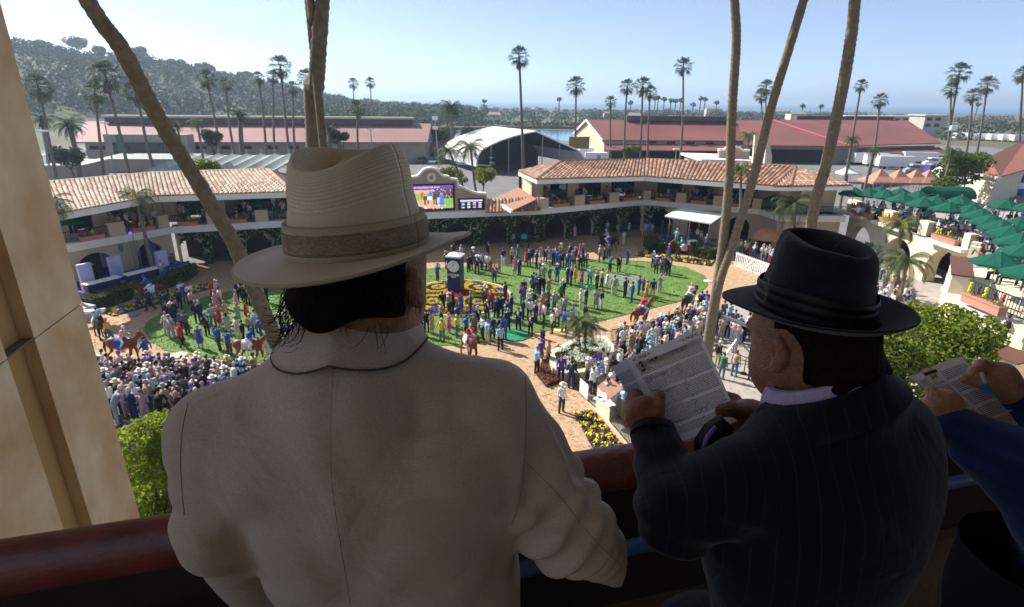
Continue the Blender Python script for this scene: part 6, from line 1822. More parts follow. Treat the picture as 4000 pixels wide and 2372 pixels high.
car(3340, 640, pw, 'white van in front of the barn lower roof, first from left', R(175), 'van', 1, 'white vehicles by the right barn')
for i, (px, py) in enumerate([(3392, 645), (3440, 652), (3490, 660)]): car(px, py, pw, '%s white box trailer in the row before the right barn' % ['left', 'middle', 'right'][i], R(172), 'trailer', 1, 'white vehicles by the right barn')
car(3585, 640, pw, 'white box truck parked behind the trailers at the right', R(170), 'trailer', 1, 'white vehicles by the right barn')
car(3650, 650, pw, 'white van beside the hedge bank at the right', R(165), 'van', 1, 'white vehicles by the right barn')
car(3580, 680, mat('car_grey', (.3, .32, .34), .3, .1, 1), 'grey pickup sized van near the purple banners', R(165), 'van', 1, 'white vehicles by the right barn')
for i, px in enumerate((3745, 3790, 3838, 3880, 3925, 3970)): car(px, 545 + i * 2, pw, '%s white motor home in the far row at the right edge' % ['first', 'second', 'third', 'fourth', 'fifth', 'sixth'][i], R(20), 'trailer', 1, 'white motor homes in the far row')
car(2020 - 60, 548 - 40, pw, 'small white van on the far lagoon shore', 0, 'van', 1, None)
gcart = empty('golf_cart', on(1923, 647), 'cream golf cart with white roof left of the arched tent', 'golf cart'); p = on(1923, 647)
b = MB(); b.box(p + Vector((0, 0, .55)), (1.3, 2.2, .6), .1); b.build('body', mat('cart_cream', (.55, .5, .36)), gcart)
b = MB(); b.box(p + Vector((0, 0, 1.95)), (1.4, 2.2, .1), .1); b.build('roof', M_WHITE, gcart)
b = MB()
for dx in (-.6, .6):
 for dy in (-.9, .9): b.bar(p + Vector((dx, dy, .8)), p + Vector((dx, dy, 1.95)), .05, .05)
b.build('post', M_BLACK, gcart)
b = MB()
for dx in (-.55, .55):
 for dy in (-.7, .7): b.ball(p + Vector((dx, dy, .25)), (.12, .25, .25), 8, 6)
b.build('wheel', M_BLACK, gcart)
def peak_tent(px, py, w_, h_, label, m=M_TENT, group='peaked tents at the right', sides=False):
 p = on(px, py); e = empty('peaked_tent', p, label, 'tent', group)
 b = MB()
 for k in range(4):
  a0, a1 = math.pi / 4 + k * math.pi / 2, math.pi / 4 + (k + 1) * math.pi / 2
  A, C_ = p + Vector((w_ * .7 * math.cos(a0), w_ * .7 * math.sin(a0), h_)), p + Vector((w_ * .7 * math.cos(a1), w_ * .7 * math.sin(a1), h_))
  T = p + Vector((0, 0, h_ + w_ * .42)); a_, c_ = A.lerp(T, .55) - Vector((0, 0, w_ * .06)), C_.lerp(T, .55) - Vector((0, 0, w_ * .06))
  b.add([A, C_, c_, a_, T], [(0, 1, 2, 3), (3, 2, 4)]); b.add([A, C_, C_ - Vector((0, 0, .35)), A - Vector((0, 0, .35))], [(0, 1, 2, 3)])
 b.build('canopy', m, e)
 b = MB()
 for k in range(4):
  a0 = math.pi / 4 + k * math.pi / 2; A = p + Vector((w_ * .69 * math.cos(a0), w_ * .69 * math.sin(a0), 0)); b.tube([A, A + Vector((0, 0, h_))], .05, 5)
 b.build('leg', M_METAL, e)
peak_tent(3665, 745, 6.0, 2.6, 'left peak of the large white tent by the red roofed building')
peak_tent(3740, 752, 6.0, 2.6, 'right peak of the large white tent by the red roofed building')
peak_tent(3305, 712, 3.6, 2.0, 'small white peaked tent behind the right pavilion roof end')
peak_tent(250, 640, 5.5, 2.3, 'left lavender white peaked tent beside the pillar', M_TENT, 'peaked tents by the pillar')
peak_tent(305, 640, 5.5, 2.3, 'right lavender white peaked tent beside the pillar', M_TENT, 'peaked tents by the pillar')
salmon = mat('salmon_canvas', (.42, .20, .135), .8, .1, 1)
for i, px in enumerate((3420, 3490, 3555, 3605)):
 peak_tent(px, 765 + i, 5.0, 2.7, '%s salmon canopy from the left behind the umbrella deck' % pln[i], salmon, 'salmon canopies')
pf = empty('banner_fence', on(3380, 735), 'purple banner fence across the lot behind the umbrella deck', 'banner')
a, c = on(3362, 740), on(3610, 712); u_ = (c - a).normalized(); n = Vector((u_.y, -u_.x, 0))
k = int((c - a).length / 2.6)
for i in range(k):
 b = MB(); q0, q1 = a + u_ * 2.6 * i, a + u_ * (2.6 * i + 2.5)
 b.slab([q0, q1, q1 + Vector((0, 0, 1.2)), q0 + Vector((0, 0, 1.2))], n * .04); b.build('banner_panel', M_PURP, pf)
for i, (px, py, lb_) in enumerate([(3620, 700, 'purple banner column at the left end of the white tent'), (3868, 745, 'purple banner column before the red roofed building')]):
 e = empty('banner_column', on(px, py), lb_, 'banner', 'purple banner columns'); p = on(px, py)
 b = MB(); b.box(p + Vector((0, 0, 1.6)), (1.4, 1.4, 3.2), .3); b.build('cloth', M_PURP, e)
 b = MB(); b.box(p + Vector((0, 0, 3.25)), (1.5, 1.5, .1), .3); b.build('cap', M_LAV, e)
e = empty('inflatable', on(3965, 745), 'blue inflatable bottle shape before the red roofed building', 'inflatable'); p = on(3965, 760)
b = MB(); b.lathe(p, [(.01, 5), (.5, 4.9), (.6, 4), (1.1, 3.2), (1.15, 0)], 14); b.build('body', M_BLUE, e)
b = MB(); b.lathe(p, [(1.17, 1.2), (1.17, 2.3)], 14); b.build('label', M_WHITE, e)
for i, (px, py, bx, by, Y, lb_) in enumerate([(1698, 462, 1715, 640, 140, 'tall white floodlight pole beside the left barn end'), (1448, 505, 1450, 560, 116, 'twin armed lamp post before the left barn'), (409, 480, 430, 600, 108, 'lamp post between the fan palms before the left barn'), (1903, 462, 1902, 545, 300, 'slim mast across the lagoon'), (3725, 500, 3700, 620, 120, 'floodlight pole in front of the far motor homes'), (2642, 583, 2640, 625, 120, 'short globe lamp post before the right barn'), (165, 512, 190, 690, 80, 'street lamp leaning at the pillar edge')]):
 t = atY(px, py, Y); f = atY(bx, by, Y); e = empty('lamp_post', Vector((f.x, Y, 0)), lb_, 'lamp post', 'lamp posts on the lot')
 b = MB(); b.tube([(f.x, Y, 0), t], [.16, .10], 6); b.build('pole', M_METAL, e)
 b = MB(); b.box(t, (1.3, .5, .9 if i in (0, 4) else .25)); b.build('lamp_head', M_WHITE, e)
 if i == 0:
  b = MB(); b.box(t - Vector((0, 0, 2.2)), (1.2, .5, .7)); b.build('lamp_head', M_WHITE, e)
sg = empty('sign', atY(2262, 560, 150), 'orange and green painted sign at the cream gable corner', 'sign'); t = atY(2262, 558, 150)
b = MB(); b.box(t, (5.5, .3, 3.0), .2); b.build('board', mat('orange_sign', (.42, .15, .05), .7, second=(.12, .2, .06), scale=.9), sg)
b = MB(); b.box((t.x - 2, t.y + .3, t.z / 2), (.2, .2, t.z)); b.box((t.x + 2, t.y + .3, t.z / 2 ), (.2, .2, t.z)); b.build('post', M_METAL, sg)
for i, (px, py, w_, h_) in enumerate([(2290, 622, 4, 3.2), (2330, 628, 6, 2.2)]):
 p = on(px, py); e = empty('cabin', p, '%s white service cabin right of the arched tent' % ['tall', 'low'][i], 'cabin', 'white service cabins')
 b = MB(); b.box(p + Vector((0, 1, h_ / 2)), (w_, 2.5, h_)); b.build('wall', M_WHITE, e)
 b = MB(); b.box(p + Vector((.6, -.28, h_ / 2 - .2)), (.9, .05, h_ * .6)); b.build('door', M_METAL, e)
mg = empty('gable_wall', atY(2840, 600, 95), 'small mission gable and parapets behind the right pavilion', 'wall')
pts = [(2808, 640), (2808, 588), (2830, 588), (2845, 578), (2865, 572), (2885, 578), (2902, 590), (2928, 590), (2928, 640)]
P = [atY(px, py, 95) for px, py in pts]
b = MB(); b.slab(P, (0, .6, 0)); b.build('wall', mat('gable_mauve', (.40, .29, .24)), mg)
b = MB()
for i in range(1, len(P) - 2): b.bar(P[i] + Vector((0, .2, .1)), P[i + 1] + Vector((0, .2, .1)), .9, .3)
b.build('coping', M_TRIM, mg)
e = empty('flat_roof', atY(2800, 630, 92), 'white edged flat roof around the small mission gable', 'roof')
a, c = atY(2740, 632, 92), atY(3010, 640, 92); b = MB(); b.slab([a, c, c + Vector((0, 12, 0)), a + Vector((0, 12, 0))], (0, 0, .4)); b.build('slab', M_TRIM, e)
b = MB(); b.prism([(a.x + .5, 92.5), (c.x - .5, 92.5), (c.x - .5, 103), (a.x + .5, 103)], 0, a.z - .01); b.build('wall', M_STUC, e)
for px, py, lb_ in ((2955, 590, 'left cream curved fin wall above the flat roof'), (3000, 610, 'right cream curved fin wall above the flat roof')):
 p = atY(px, py, 91); e = empty('fin_wall', p, lb_, 'wall', 'cream fin walls'); b = MB()
 b.slab([p + Vector((-.6, 0, 2.4)), p + Vector((.1, 0, 1.6)), p + Vector((.7, 0, -.2)), p + Vector((.7, 0, -2.0)), p + Vector((-.3, 0, -1.9))], (0, .5, 0)); b.build('wall', M_STUCL, e)
# --- umbrellas on the sunlit deck
ul = [(3338, 742), (3395, 745), (3460, 752), (3528, 766), (3608, 783), (3707, 800), (3660, 775), (3590, 755), (3520, 744), (3440, 738), (3800, 808), (3838, 828), (3873, 850), (3915, 872), (3950, 895), (3990, 925), (3935, 790), (4015, 800), (3755, 775), (3985, 862), (4010, 965)]
un = ['first', 'second', 'third', 'fourth', 'fifth', 'sixth', 'seventh', 'eighth', 'ninth', 'tenth', 'eleventh', 'twelfth', 'thirteenth', 'fourteenth', 'fifteenth', 'sixteenth', 'seventeenth', 'eighteenth', 'nineteenth', 'twentieth', 'twenty first']
order = sorted(range(len(ul)), key=lambda i: ul[i][0])
for r_, i in enumerate(order):
 p = on(ul[i][0], ul[i][1], 4.1 + 2.75)
 umbrella(Vector((p.x, p.y, 4.1)), '%s green umbrella counted from the left on the sunlit deck' % un[r_], 'umbrellas on the sunlit deck', 1.12, .37 * i)
p = on(3908, 992, 6.9); umbrella(Vector((p.x, p.y, 4.1)), 'nearest large green umbrella above the long white ledge', 'umbrellas on the sunlit deck', 1.08, .2)
p = on(4035, 1035, 6.9); umbrella(Vector((p.x, p.y, 4.1)), 'green umbrella cut by the right edge above the long white ledge', 'umbrellas on the sunlit deck', 1.08, .6)
e = empty('market_tent', on(3680, 790, 4.2), 'green barrel roofed kiosk with grey end panel on the deck', 'kiosk'); p = on(3690, 770, 5.6)
b = MB(); N = 8
for k in range(N):
 a0, a1 = math.pi * k / N, math.pi * (k + 1) / N; f = lambda a, x: p + Vector((x, 1.6 * math.cos(a), 1.2 * math.sin(a)))
 b.add([f(a0, -2), f(a1, -2), f(a1, 2.4), f(a0, 2.4)], [(0, 1, 2, 3)])
b.build('roof', M_UMB, e)
b = MB(); b.add([p + Vector((2.45, 1.6 * math.cos(math.pi * k / N), 1.2 * math.sin(math.pi * k / N))) for k in range(N + 1)], [tuple(range(N + 1))]); b.build('end_panel', mat('kiosk_panel', (.35, .36, .35)), e)
b = MB(); b.box(p + Vector((0, 0, -.75)), (4, 3, 1.5)); b.build('counter', M_DARK, e)
tbm = MB(); tbm.lathe((0, 0, .72), [(.01, .03), (.55, .03), (.55, 0)], 12); tbt = tbm.mesh('top', M_WHITE)
tbl = MB(); tbl.tube([(0, 0, 0), (0, 0, .72)], .05, 6); tbl = tbl.mesh('leg', M_BLACK)
TABLES = []
for i in order:
 p = on(ul[i][0], ul[i][1], 6.85)
 e = empty('table', Vector((p.x + .5, p.y - .3, 4.1)), 'round white table under the %s green umbrella of the sunlit deck' % un[order.index(i)], 'table', 'tables on the sunlit deck')
 link('top', tbt, e); link('leg', tbl, e); TABLES.append(Vector((p.x + .5, p.y - .3, 4.1)))
# --- people and horses
def figure(pose, h=0.024):
 """Distance fields of one person facing +Y: lists of capsules and ellipsoids per material group."""
 sk, tp, bt, sh, st = [], [], [], [], []
 dz = 0.0
 lean = 0.0
 if pose in ('sit', 'jockey'): dz = -.42 if pose == 'sit' else -.1
 fem = pose in ('dress', 'dresswalk')
 hw = .09 if fem else .10
 S = lambda x, y, z: (x, y + (z - .95) * lean, z + dz)
 if pose == 'lean': lean = .55
 if pose == 'jockey': lean = .35
 sw_ = .16 if fem else .195
 chest = 1.27 if fem else 1.30
 tp.append(('c', S(0, 0, 1.0), S(0, .01, chest), .125 if fem else .145, .135 if fem else .165))
 tp.append(('c', S(-sw_, 0, 1.41), S(sw_, 0, 1.41), .06, .06))
 sk.append(('c', S(0, .0, 1.42), S(0, .02, 1.55), .05, .05))
 hd = S(0, .03, 1.635)
 sk.append(('e', hd, (.072, .09, .115)))
 sk.append(('e', (hd[0], hd[1] + .09, hd[2] - .015), (.016, .02, .022)))
 if not fem: st.append(('e', S(0, .135, 1.33), (.055, .05, .14)))
 arms = {'stand': [((.05, -.02, -.28), (.06, .06, -.53))] * 2, 'hold': [((.05, -.03, -.27), (-.06, .22, -.24))] * 2, 'pock': [((.07, -.05, -.27), (.03, .08, -.43))] * 2,
   'photo': [((.08, .12, -.18), (-.12, .2, .15))] * 2, 'walk': [((.05, .10, -.26), (.04, .28, -.46)), ((.05, -.14, -.25), (.05, -.16, -.5))],
   'phone': [((.08, .1, -.2), (-.05, .14, .12)), ((.05, -.02, -.28), (-.04, .2, -.35))], 'dress': [((.04, -.02, -.26), (-.05, .16, -.36))] * 2, 'dresswalk': [((.05, .06, -.26), (.06, .14, -.48)), ((.05, -.08, -.26), (.06, -.08, -.5))],
   'sit': [((.06, .04, -.27), (-.04, .3, -.3))] * 2, 'lean': [((.06, .14, -.25), (-.02, .38, -.32))] * 2, 'jockey': [((.08, .12, -.22), (-.06, .34, -.3))] * 2}[pose]
 for s, (e, w) in zip((-1, 1), arms):
  a = S(s * sw_, 0, 1.41)
  E_ = (a[0] + s * e[0], a[1] + e[1], a[2] + e[2]); Wp = (a[0] + s * w[0], a[1] + w[1], a[2] + w[2])
  am = sk if fem else tp
  am.append(('c', a, E_, .055 if not fem else .045, .045 if not fem else .036)); am.append(('c', E_, Wp, .043 if not fem else .034, .034 if not fem else .026))
  d = np.array(Wp) - np.array(E_); d = d / np.linalg.norm(d) * .09
  sk.append(('c', Wp, tuple(np.array(Wp) + d), .034, .026))
 legs = {'walk': [((0, .16, 0), (0, .20, .02)), ((0, .06, .03), (0, -.30, .10))], 'dresswalk': [((0, .12, 0), (0, .14, .0)), ((0, .04, .02), (0, -.16, .05))]}.get(pose, [((0, .02, 0), (0, -.01, 0))] * 2)
 for s, (k, f) in zip((-1, 1), legs):
  if pose == 'sit':
   H_, K_, A_ = (s * .1, .02, .50), (s * .12, .44, .50), (s * .12, .44, .08)
  elif pose == 'jockey':
   H_, K_, A_ = (s * .12, -.05, .86), (s * .34, .25, .62), (s * .30, -.02, .25)
  else:
   H_, K_, A_ = (s * hw, 0, .93), (s * (hw + .02) + k[0], k[1], .50 + k[2]), (s * (hw + .03), f[1], .09 + f[2])
  lg = sk if fem else bt
  r = (.075, .055, .04) if fem else (.10, .072, .058)
  lg.append(('c', H_, K_, r[0], r[1])); lg.append(('c', K_, A_, r[1], r[2]))
  sh.append(('c', (A_[0], A_[1] - .02, A_[2] - .05), (A_[0], A_[1] + .15, A_[2] - .06), .042, .036))
 if fem: tp.append(('c', (0, 0, 1.0), (0, .01, .60), .13, .205));
 elif pose not in ('sit', 'jockey'):
  tp.append(('e', S(0, 0, .93), (.175, .13, .14)))
  bt.append(('e', (0, 0, .88), (.15, .115, .13)))
 else: bt.append(('e', (0, .02, .53 if pose == 'sit' else .86), (.17, .15, .13)))
 gs = [sk, tp, bt, sh, st]
 def ev(P, g, k=.03):
  d = None
  for q in g:
   e = capd(P, q[1], q[2], q[3], q[4]) if q[0] == 'c' else elld(P, q[1], q[2])
   d = e if d is None else smin(d, e, k)
  return d if d is not None else np.full(P.shape[:-1], 9.0, np.float32)
 def fn(P):
  d = ev(P, sk)
  for g in gs[1:]: d = smin(d, ev(P, g), .025)
  return d
 def groups(c):
  D_ = np.stack([ev(c, g) for g in gs], -1)
  D_[:, 4] -= .004
  return D_.argmin(1)
 V, F = surface_net(fn, (-.62, -.55, -.02), (.62, .85, 1.85), h)
 return V, F, groups(V[F].mean(1).astype(np.float32)), Vector(hd)
SKIN = mat('skin', (.42, .24, .16), .6, .12, 3)
def cm(n, c, r=.8): return mat('cloth_' + n, c, r, .14, 5)
CL = {k: cm(k, v) for k, v in dict(navy=(.018, .028, .085), black=(.012, .012, .014), grey=(.11, .115, .125), lightgrey=(.30, .31, .33), tan=(.40, .31, .19), cream=(.62, .57, .46), blue=(.03, .09, .30), maroon=(.055, .022, .03), white=(.72, .72, .72), sky=(.27, .46, .62), khaki=(.42, .34, .22), purple=(.10, .05, .28), red=(.48, .02, .05), jeans=(.09, .14, .24), pink=(.62, .28, .36), magenta=(.68, .04, .26), yellow=(.62, .45, .05), teal=(.03, .24, .30), orange=(.55, .13, .04), green=(.05, .16, .07), brown=(.10, .06, .04), royal=(.03, .08, .42), floral=(.38, .26, .30), lavender=(.40, .36, .62), olive=(.12, .13, .07), turq=(.02, .34, .42), charcoal=(.04, .042, .05), blush=(.72, .42, .42)).items()}
HAIRM = {k: mat('hair_' + k, v, .6, .2, 6) for k, v in dict(dark=(.018, .012, .009), brown=(.06, .033, .018), grey=(.30, .29, .27), blonde=(.40, .27, .12), white=(.55, .54, .5)).items()}
HATM = {k: mat('hat_' + k, v, .8, .1, 6) for k, v in dict(straw=(.62, .52, .36), white=(.72, .71, .68), purple=(.14, .08, .36), red=(.5, .03, .05), black=(.015, .015, .018), blue=(.06, .12, .4), grey=(.25, .25, .25), green=(.04, .2, .1), teal=(.04, .4, .45), pink=(.75, .3, .36), royal=(.03, .1, .5), lavender=(.42, .36, .66)).items()}
OUT = {
 'N': ('man in navy suit', 'stand hold pock hold phone', 'navy', 'navy', 'white'), 'K': ('man in black suit', 'stand hold pock hold', 'black', 'black', 'white'), 'G': ('man in grey suit', 'stand hold pock', 'grey', 'charcoal', 'white'),
 'L': ('man in light grey suit', 'hold stand', 'lightgrey', 'lightgrey', 'white'), 'T': ('man in tan jacket, dark trousers', 'stand hold', 'tan', 'charcoal', 'white'), 'X': ('man in cream suit', 'hold stand', 'cream', 'cream', 'white'),
 'B': ('man in bright blue suit', 'stand hold', 'blue', 'blue', 'white'), 'C': ('man in dark maroon jacket', 'hold stand', 'maroon', 'black', 'white'), 'W': ('man in white shirt, dark trousers', 'stand hold pock', 'white', 'charcoal', 'white'),
 'S': ('man in pale blue shirt, khaki trousers', 'hold', 'sky', 'khaki', 'sky'), 'P': ('man in purple shirt, jeans', 'stand hold', 'purple', 'jeans', 'purple'), 'R': ('man in red shirt, black trousers', 'walk', 'red', 'black', 'red'),
 'V': ('man in purple vest, dark trousers', 'stand', 'purple', 'black', 'purple'), 'ck': ('man in pale checked shirt, jeans', 'hold stand', 'lightgrey', 'jeans', 'white'), 'nk': ('man in navy blazer, khaki trousers', 'stand walk', 'navy', 'khaki', 'white'),
 'nw': ('man in navy blazer, white trousers', 'hold', 'navy', 'white', 'white'), 'wk': ('man in white jacket, dark trousers', 'stand', 'cream', 'charcoal', 'lavender'), 'lk': ('man in pale blue jacket, cream trousers', 'stand', 'lightgrey', 'cream', 'white'),
 'te': ('man in teal shirt, black trousers', 'photo', 'teal', 'black', 'teal'), 'jb': ('man in pale blue shirt, jeans', 'stand', 'sky', 'jeans', 'sky'), 'sv': ('photographer in bright blue vest', 'photo', 'royal', 'charcoal', 'sky'), 'yv': ('photographer in yellow vest, jeans', 'photo', 'yellow', 'jeans', 'yellow'),
 'gg': ('man in green top, dark trousers', 'walk stand', 'green', 'charcoal', 'green'), 'pk': ('man in pink shirt, jeans', 'stand', 'blush', 'jeans', 'blush'), 'cr': ('woman in cream sweater, dark trousers', 'hold', 'cream', 'charcoal', 'cream'), 'Kw': ('man walking in black suit', 'walk', 'black', 'black', 'white'), 'Bc': ('man in black polo, khaki trousers', 'stand', 'black', 'khaki', 'black'), 'gj': ('man in green jacket, jeans', 'stand', 'green', 'jeans', 'green'), 'tj': ('man in tan jacket, jeans', 'stand', 'tan', 'jeans', 'tan'), 'sb': ('man in pale blue shirt, black trousers', 'photo hold', 'sky', 'black', 'sky'),
 'dr': ('woman in red dress', 'dress', 'red', 'red', 'red'), 'dp': ('woman in pink dress', 'dress', 'pink', 'pink', 'pink'), 'dm': ('woman in magenta dress', 'dress', 'magenta', 'magenta', 'red'), 'dy': ('woman in yellow dress', 'dress', 'yellow', 'red', 'red'), 'dw': ('woman in white dress', 'dress', 'white', 'red', 'red'), 'dk': ('woman in black dress', 'dress', 'black', 'red', 'red'), 'db': ('woman in royal blue dress', 'dresswalk dress', 'royal', 'red', 'red'), 'df': ('woman in floral dress', 'dress', 'floral', 'red', 'red'), 'dt': ('woman in teal dress', 'dress', 'teal', 'red', 'red'), 'do': ('woman in orange dress', 'dress', 'orange', 'red', 'red'), 'dl': ('woman in pale grey dress', 'dress', 'lightgrey', 'red', 'red'), 'dn': ('woman in brown dress', 'dress', 'brown', 'red', 'red'), 'da': ('woman in tan dress', 'dress', 'tan', 'red', 'red'), 'du': ('woman in purple dress', 'dress', 'purple', 'red', 'red')}
POSES = {}
def pose_mesh(p):
 if p not in POSES:
  V, F, mi, hd = figure(p)
  POSES[p] = (np_mesh('person', V, F, [SKIN] * 5, mi), hd)
 return POSES[p]
def head_mesh(kind):
 k = 'HEAD_' + kind
 if k in POSES: return POSES[k]
 if kind in ('short', 'long', 'bob'):
  def fn(P):
   d = elld(P, (0, -.018, .025), (.082, .098, .112))
   if kind != 'short': d = smin(d, capd(P, (0, -.055, .02), (0, -.075, -.17 if kind == 'long' else -.07), .08, .06), .03)
   cut = elld(P, (0, .10, -.07), (.10, .10, .13))
   d = np.maximum(d, -cut)
   if kind == 'short': d = np.maximum(d, -.045 - P[..., 2] - .3 * np.maximum(P[..., 1], -.1) * 0)
   return d
  V, F = surface_net(fn, (-.13, -.2, -.28), (.13, .16, .17), .014)
  me = np_mesh('hair', V, F, SKIN)
 else:
  b = MB()
  if kind == 'cap':
   b.lathe((0, -.005, .02), [(.088, 0), (.09, .04), (.075, .09), (.04, .118), (.005, .125)], 12)
   b.add([(-.07, .06, .025), (.07, .06, .025), (.055, .16, .012), (-.055, .16, .012)], [(0, 1, 2, 3)])
  elif kind == 'helmet': b.ball((0, -.005, .02), (.098, .112, .118), 12, 8)
  else:
   b.lathe((0, -.01, .045), [(.185, .012), (.18, .0), (.10, .0), (.092, .07), (.075, .11), (.005, .095)], 14)
  me = b.mesh('hat' if kind != 'helmet' else 'helmet', SKIN, smooth=True)
 POSES[k] = me
 return me
def dress_up(o, cols):
 for i, m in enumerate(cols):
  o.material_slots[i].link = 'OBJECT'; o.material_slots[i].material = m
PEOPLE = []
def to_px(p):
 q = Vector(p) - Vector((0, 0, CZ)); f = q.dot(_f0)
 return 2000 + FPX * q.dot(_r) / f, 1186 - FPX * q.dot(_u) / f
rp_ = random.Random(2024)
def person(p, code, zone, face=None, head=None, pose=None, scale=None, desc=None, skin=SKIN, loose=False):
 d, ps, top, bot, shirt = OUT[code]
 fem = d.startswith('woman')
 pose = pose or rp_.choice(ps.split())
 if bot == 'red' and not pose.startswith('dress'): bot = top; d = d.replace('dress', 'outfit')
 me, hd = pose_mesh(pose)
 o = bpy.data.objects.new('person', me)
 o.location = p
 o.rotation_euler = (0, 0, face if face is not None else rp_.uniform(0, 6.28))
 s = scale or (rp_.uniform(.93, 1.0) if fem else rp_.uniform(.98, 1.06))
 w_ = s * rp_.uniform(.98, 1.12)
 o.scale = (w_, w_, s)
 COL.objects.link(o)
 dress_up(o, [SKIN, CL[top], CL[bot], CL['black'] if rp_.random() < .8 else CL['brown'], CL[shirt]])
 if head is None:
  q = rp_.random()
  if fem: head = ('long', rp_.choice(['blonde', 'brown', 'dark', 'blonde'])) if q < .7 else ('bob', rp_.choice(['brown', 'blonde', 'grey']))
  else: head = ('short', rp_.choice(['dark', 'brown', 'grey', 'white', 'dark', 'brown'])) if q < .84 else (('cap', rp_.choice(['purple', 'white', 'blue', 'black'])) if q < .92 else ('brim', rp_.choice(['straw', 'white', 'grey'])))
 if head[0] != 'bald':
  h = bpy.data.objects.new('hair' if head[0] in ('short', 'long', 'bob') else ('helmet' if head[0] == 'helmet' else 'hat'), head_mesh(head[0]))
  h.parent = o; h.location = hd; COL.objects.link(h)
  dress_up(h, [HAIRM[head[1]] if head[0] in ('short', 'long', 'bob') else HATM[head[1]]])
 desc = desc or d
 if head[0] in ('cap', 'brim', 'helmet') and ' with ' not in desc:
  desc += ', %s %s' % (head[1], {'cap': 'cap', 'brim': 'brimmed hat' if head[1] != 'straw' else 'hat', 'helmet': 'helmet'}[head[0]])
 PEOPLE.append((o, desc, zone))
 return o
def zone_of(p):
 if p.x < -9.5: return 'near left lawn' if p.y < 37 else ('middle left lawn' if p.y < 42.5 else 'far left lawn')
 if p.x < .5: return 'before round flower bed' if p.y < 40.2 else ('around clock tower' if p.y < 49 else 'behind clock tower')
 if p.y > 54.5: return 'far row, right lawn'
 if p.y > 48: return 'far right lawn'
 return 'middle right lawn' if p.y > 41 else ('left of the planter' if p.x < 6 else 'near right lawn')
def crowd_list(ox, oy, s, txt):
 for it in txt.split(';'):
  x, y, c = it.split(',')[:3]
  ex = it.split(',')[3:]
  p = on(ox + float(x) / s, oy + float(y) / s)
  hd = None
  if ex: hd = tuple(ex[0].split(':'))
  person(p, c, zone_of(p), head=hd)
Z4 = '50,465,N;100,375,dl;155,415,N;190,405,dw;245,440,N;285,400,G;300,450,B;345,362,T,brim:straw;362,460,N;430,470,B;462,362,N,cap:purple;482,462,ck;580,362,dm;620,352,dk;590,492,K;820,395,T;877,410,dk;935,342,G;950,525,te;1060,520,K;1165,425,B;1120,182,X;1480,465,T;1520,537,V,brim:white;1590,547,G;1637,527,N;1670,560,K;100,597,N;127,642,L;207,657,G;302,640,B;432,662,N;472,690,N;522,652,dy;602,692,dm;702,677,jb;790,745,C;852,705,T;915,725,dw;1000,810,lk;1135,832,N;1220,892,B;1305,802,B;1360,792,dn;1400,850,da;1475,837,nk;1562,772,L;40,775,sv;12,762,K;90,802,K;135,790,K;377,847,K,brim:straw;590,982,X;657,952,K;780,972,dl;850,975,nw;30,992,N;125,962,df,cap:blue;185,1015,dk;265,962,df;200,792,da;340,892,gg;265,1002,ck;382,1060,ck;300,1192,cr;40,1152,N;95,1102,dp;137,1162,W;242,1272,wk;387,1262,sv;490,1155,db;642,1172,K;2120,1002,nk;650,470,G;525,420,N;330,480,N'
Z3 = '550,410,K;655,282,N;750,312,L;845,455,N;880,432,N;905,352,G;955,470,N;990,422,W,cap:purple;1020,412,N;1095,442,W;1097,262,K;1135,492,dr;1185,592,G;1245,472,df;1300,357,nw;1415,347,T;1490,302,dt;1450,482,dp;1515,492,N;1600,372,do;1640,387,N;1675,332,N;435,582,sv;592,532,yv;1670,762,G;1060,897,G;1330,842,K;200,962,N;505,992,K;640,972,dk;870,1002,G,cap:grey;1140,962,R,cap:red;590,992,T,brim:straw;745,1002,db;1410,1002,N;1270,1052,N;1360,1102,N;1570,802,K;1550,902,P;1650,962,W;70,1310,C;215,1292,N;295,1242,K;365,1272,da;490,1152,T;590,1262,dm;500,1362,yv;700,1182,N;690,1312,yv;820,1322,sv;915,1302,G,cap:green;965,1202,K;1030,1332,W,cap:green;1095,1392,S,cap:purple;1160,1332,N;1265,1482,sb,cap:purple;1275,1342,N;1312,1352,B;1362,1242,N;1090,1102,N;1205,1062,N;1500,1222,N;1560,1082,N;1645,1082,W;1660,1292,C'
Z2 = '870,322,G;905,342,G;890,592,K;1000,642,K;962,622,K;850,702,dp;1240,602,W;1280,602,K;1180,382,K;560,562,pk;612,682,pk;520,562,R;545,702,dp;590,897,dr;690,882,da;872,912,dl;990,862,dr;1170,962,N;330,902,N;420,1092,K;280,902,K;510,962,ck;600,962,dr;720,1062,dl;870,1152,X;50,1252,R,cap:red;320,1272,db;600,1302,sv;740,1372,sv;950,1202,K;1060,1112,T;1130,1042,jb;1240,982,jb;1290,1122,K;1200,1132,B;1610,982,X;1610,1252,P,cap:purple;1720,1132,N;1500,1082,G;1790,1002,ck;1690,1222,W;80,1052,G;130,1062,G;20,702,N;200,742,T;180,622,W;110,622,P;60,602,W'
Z1 = '1410,922,N;1440,902,K;1330,742,N;1260,762,N;1390,1142,L;1330,902,C'
crowd_list(2080, 900, 3.157, Z4); crowd_list(1580, 930, 3.373, Z3); crowd_list(700, 1020, 3.71, Z2); crowd_list(300, 1020, 3.71, Z1)
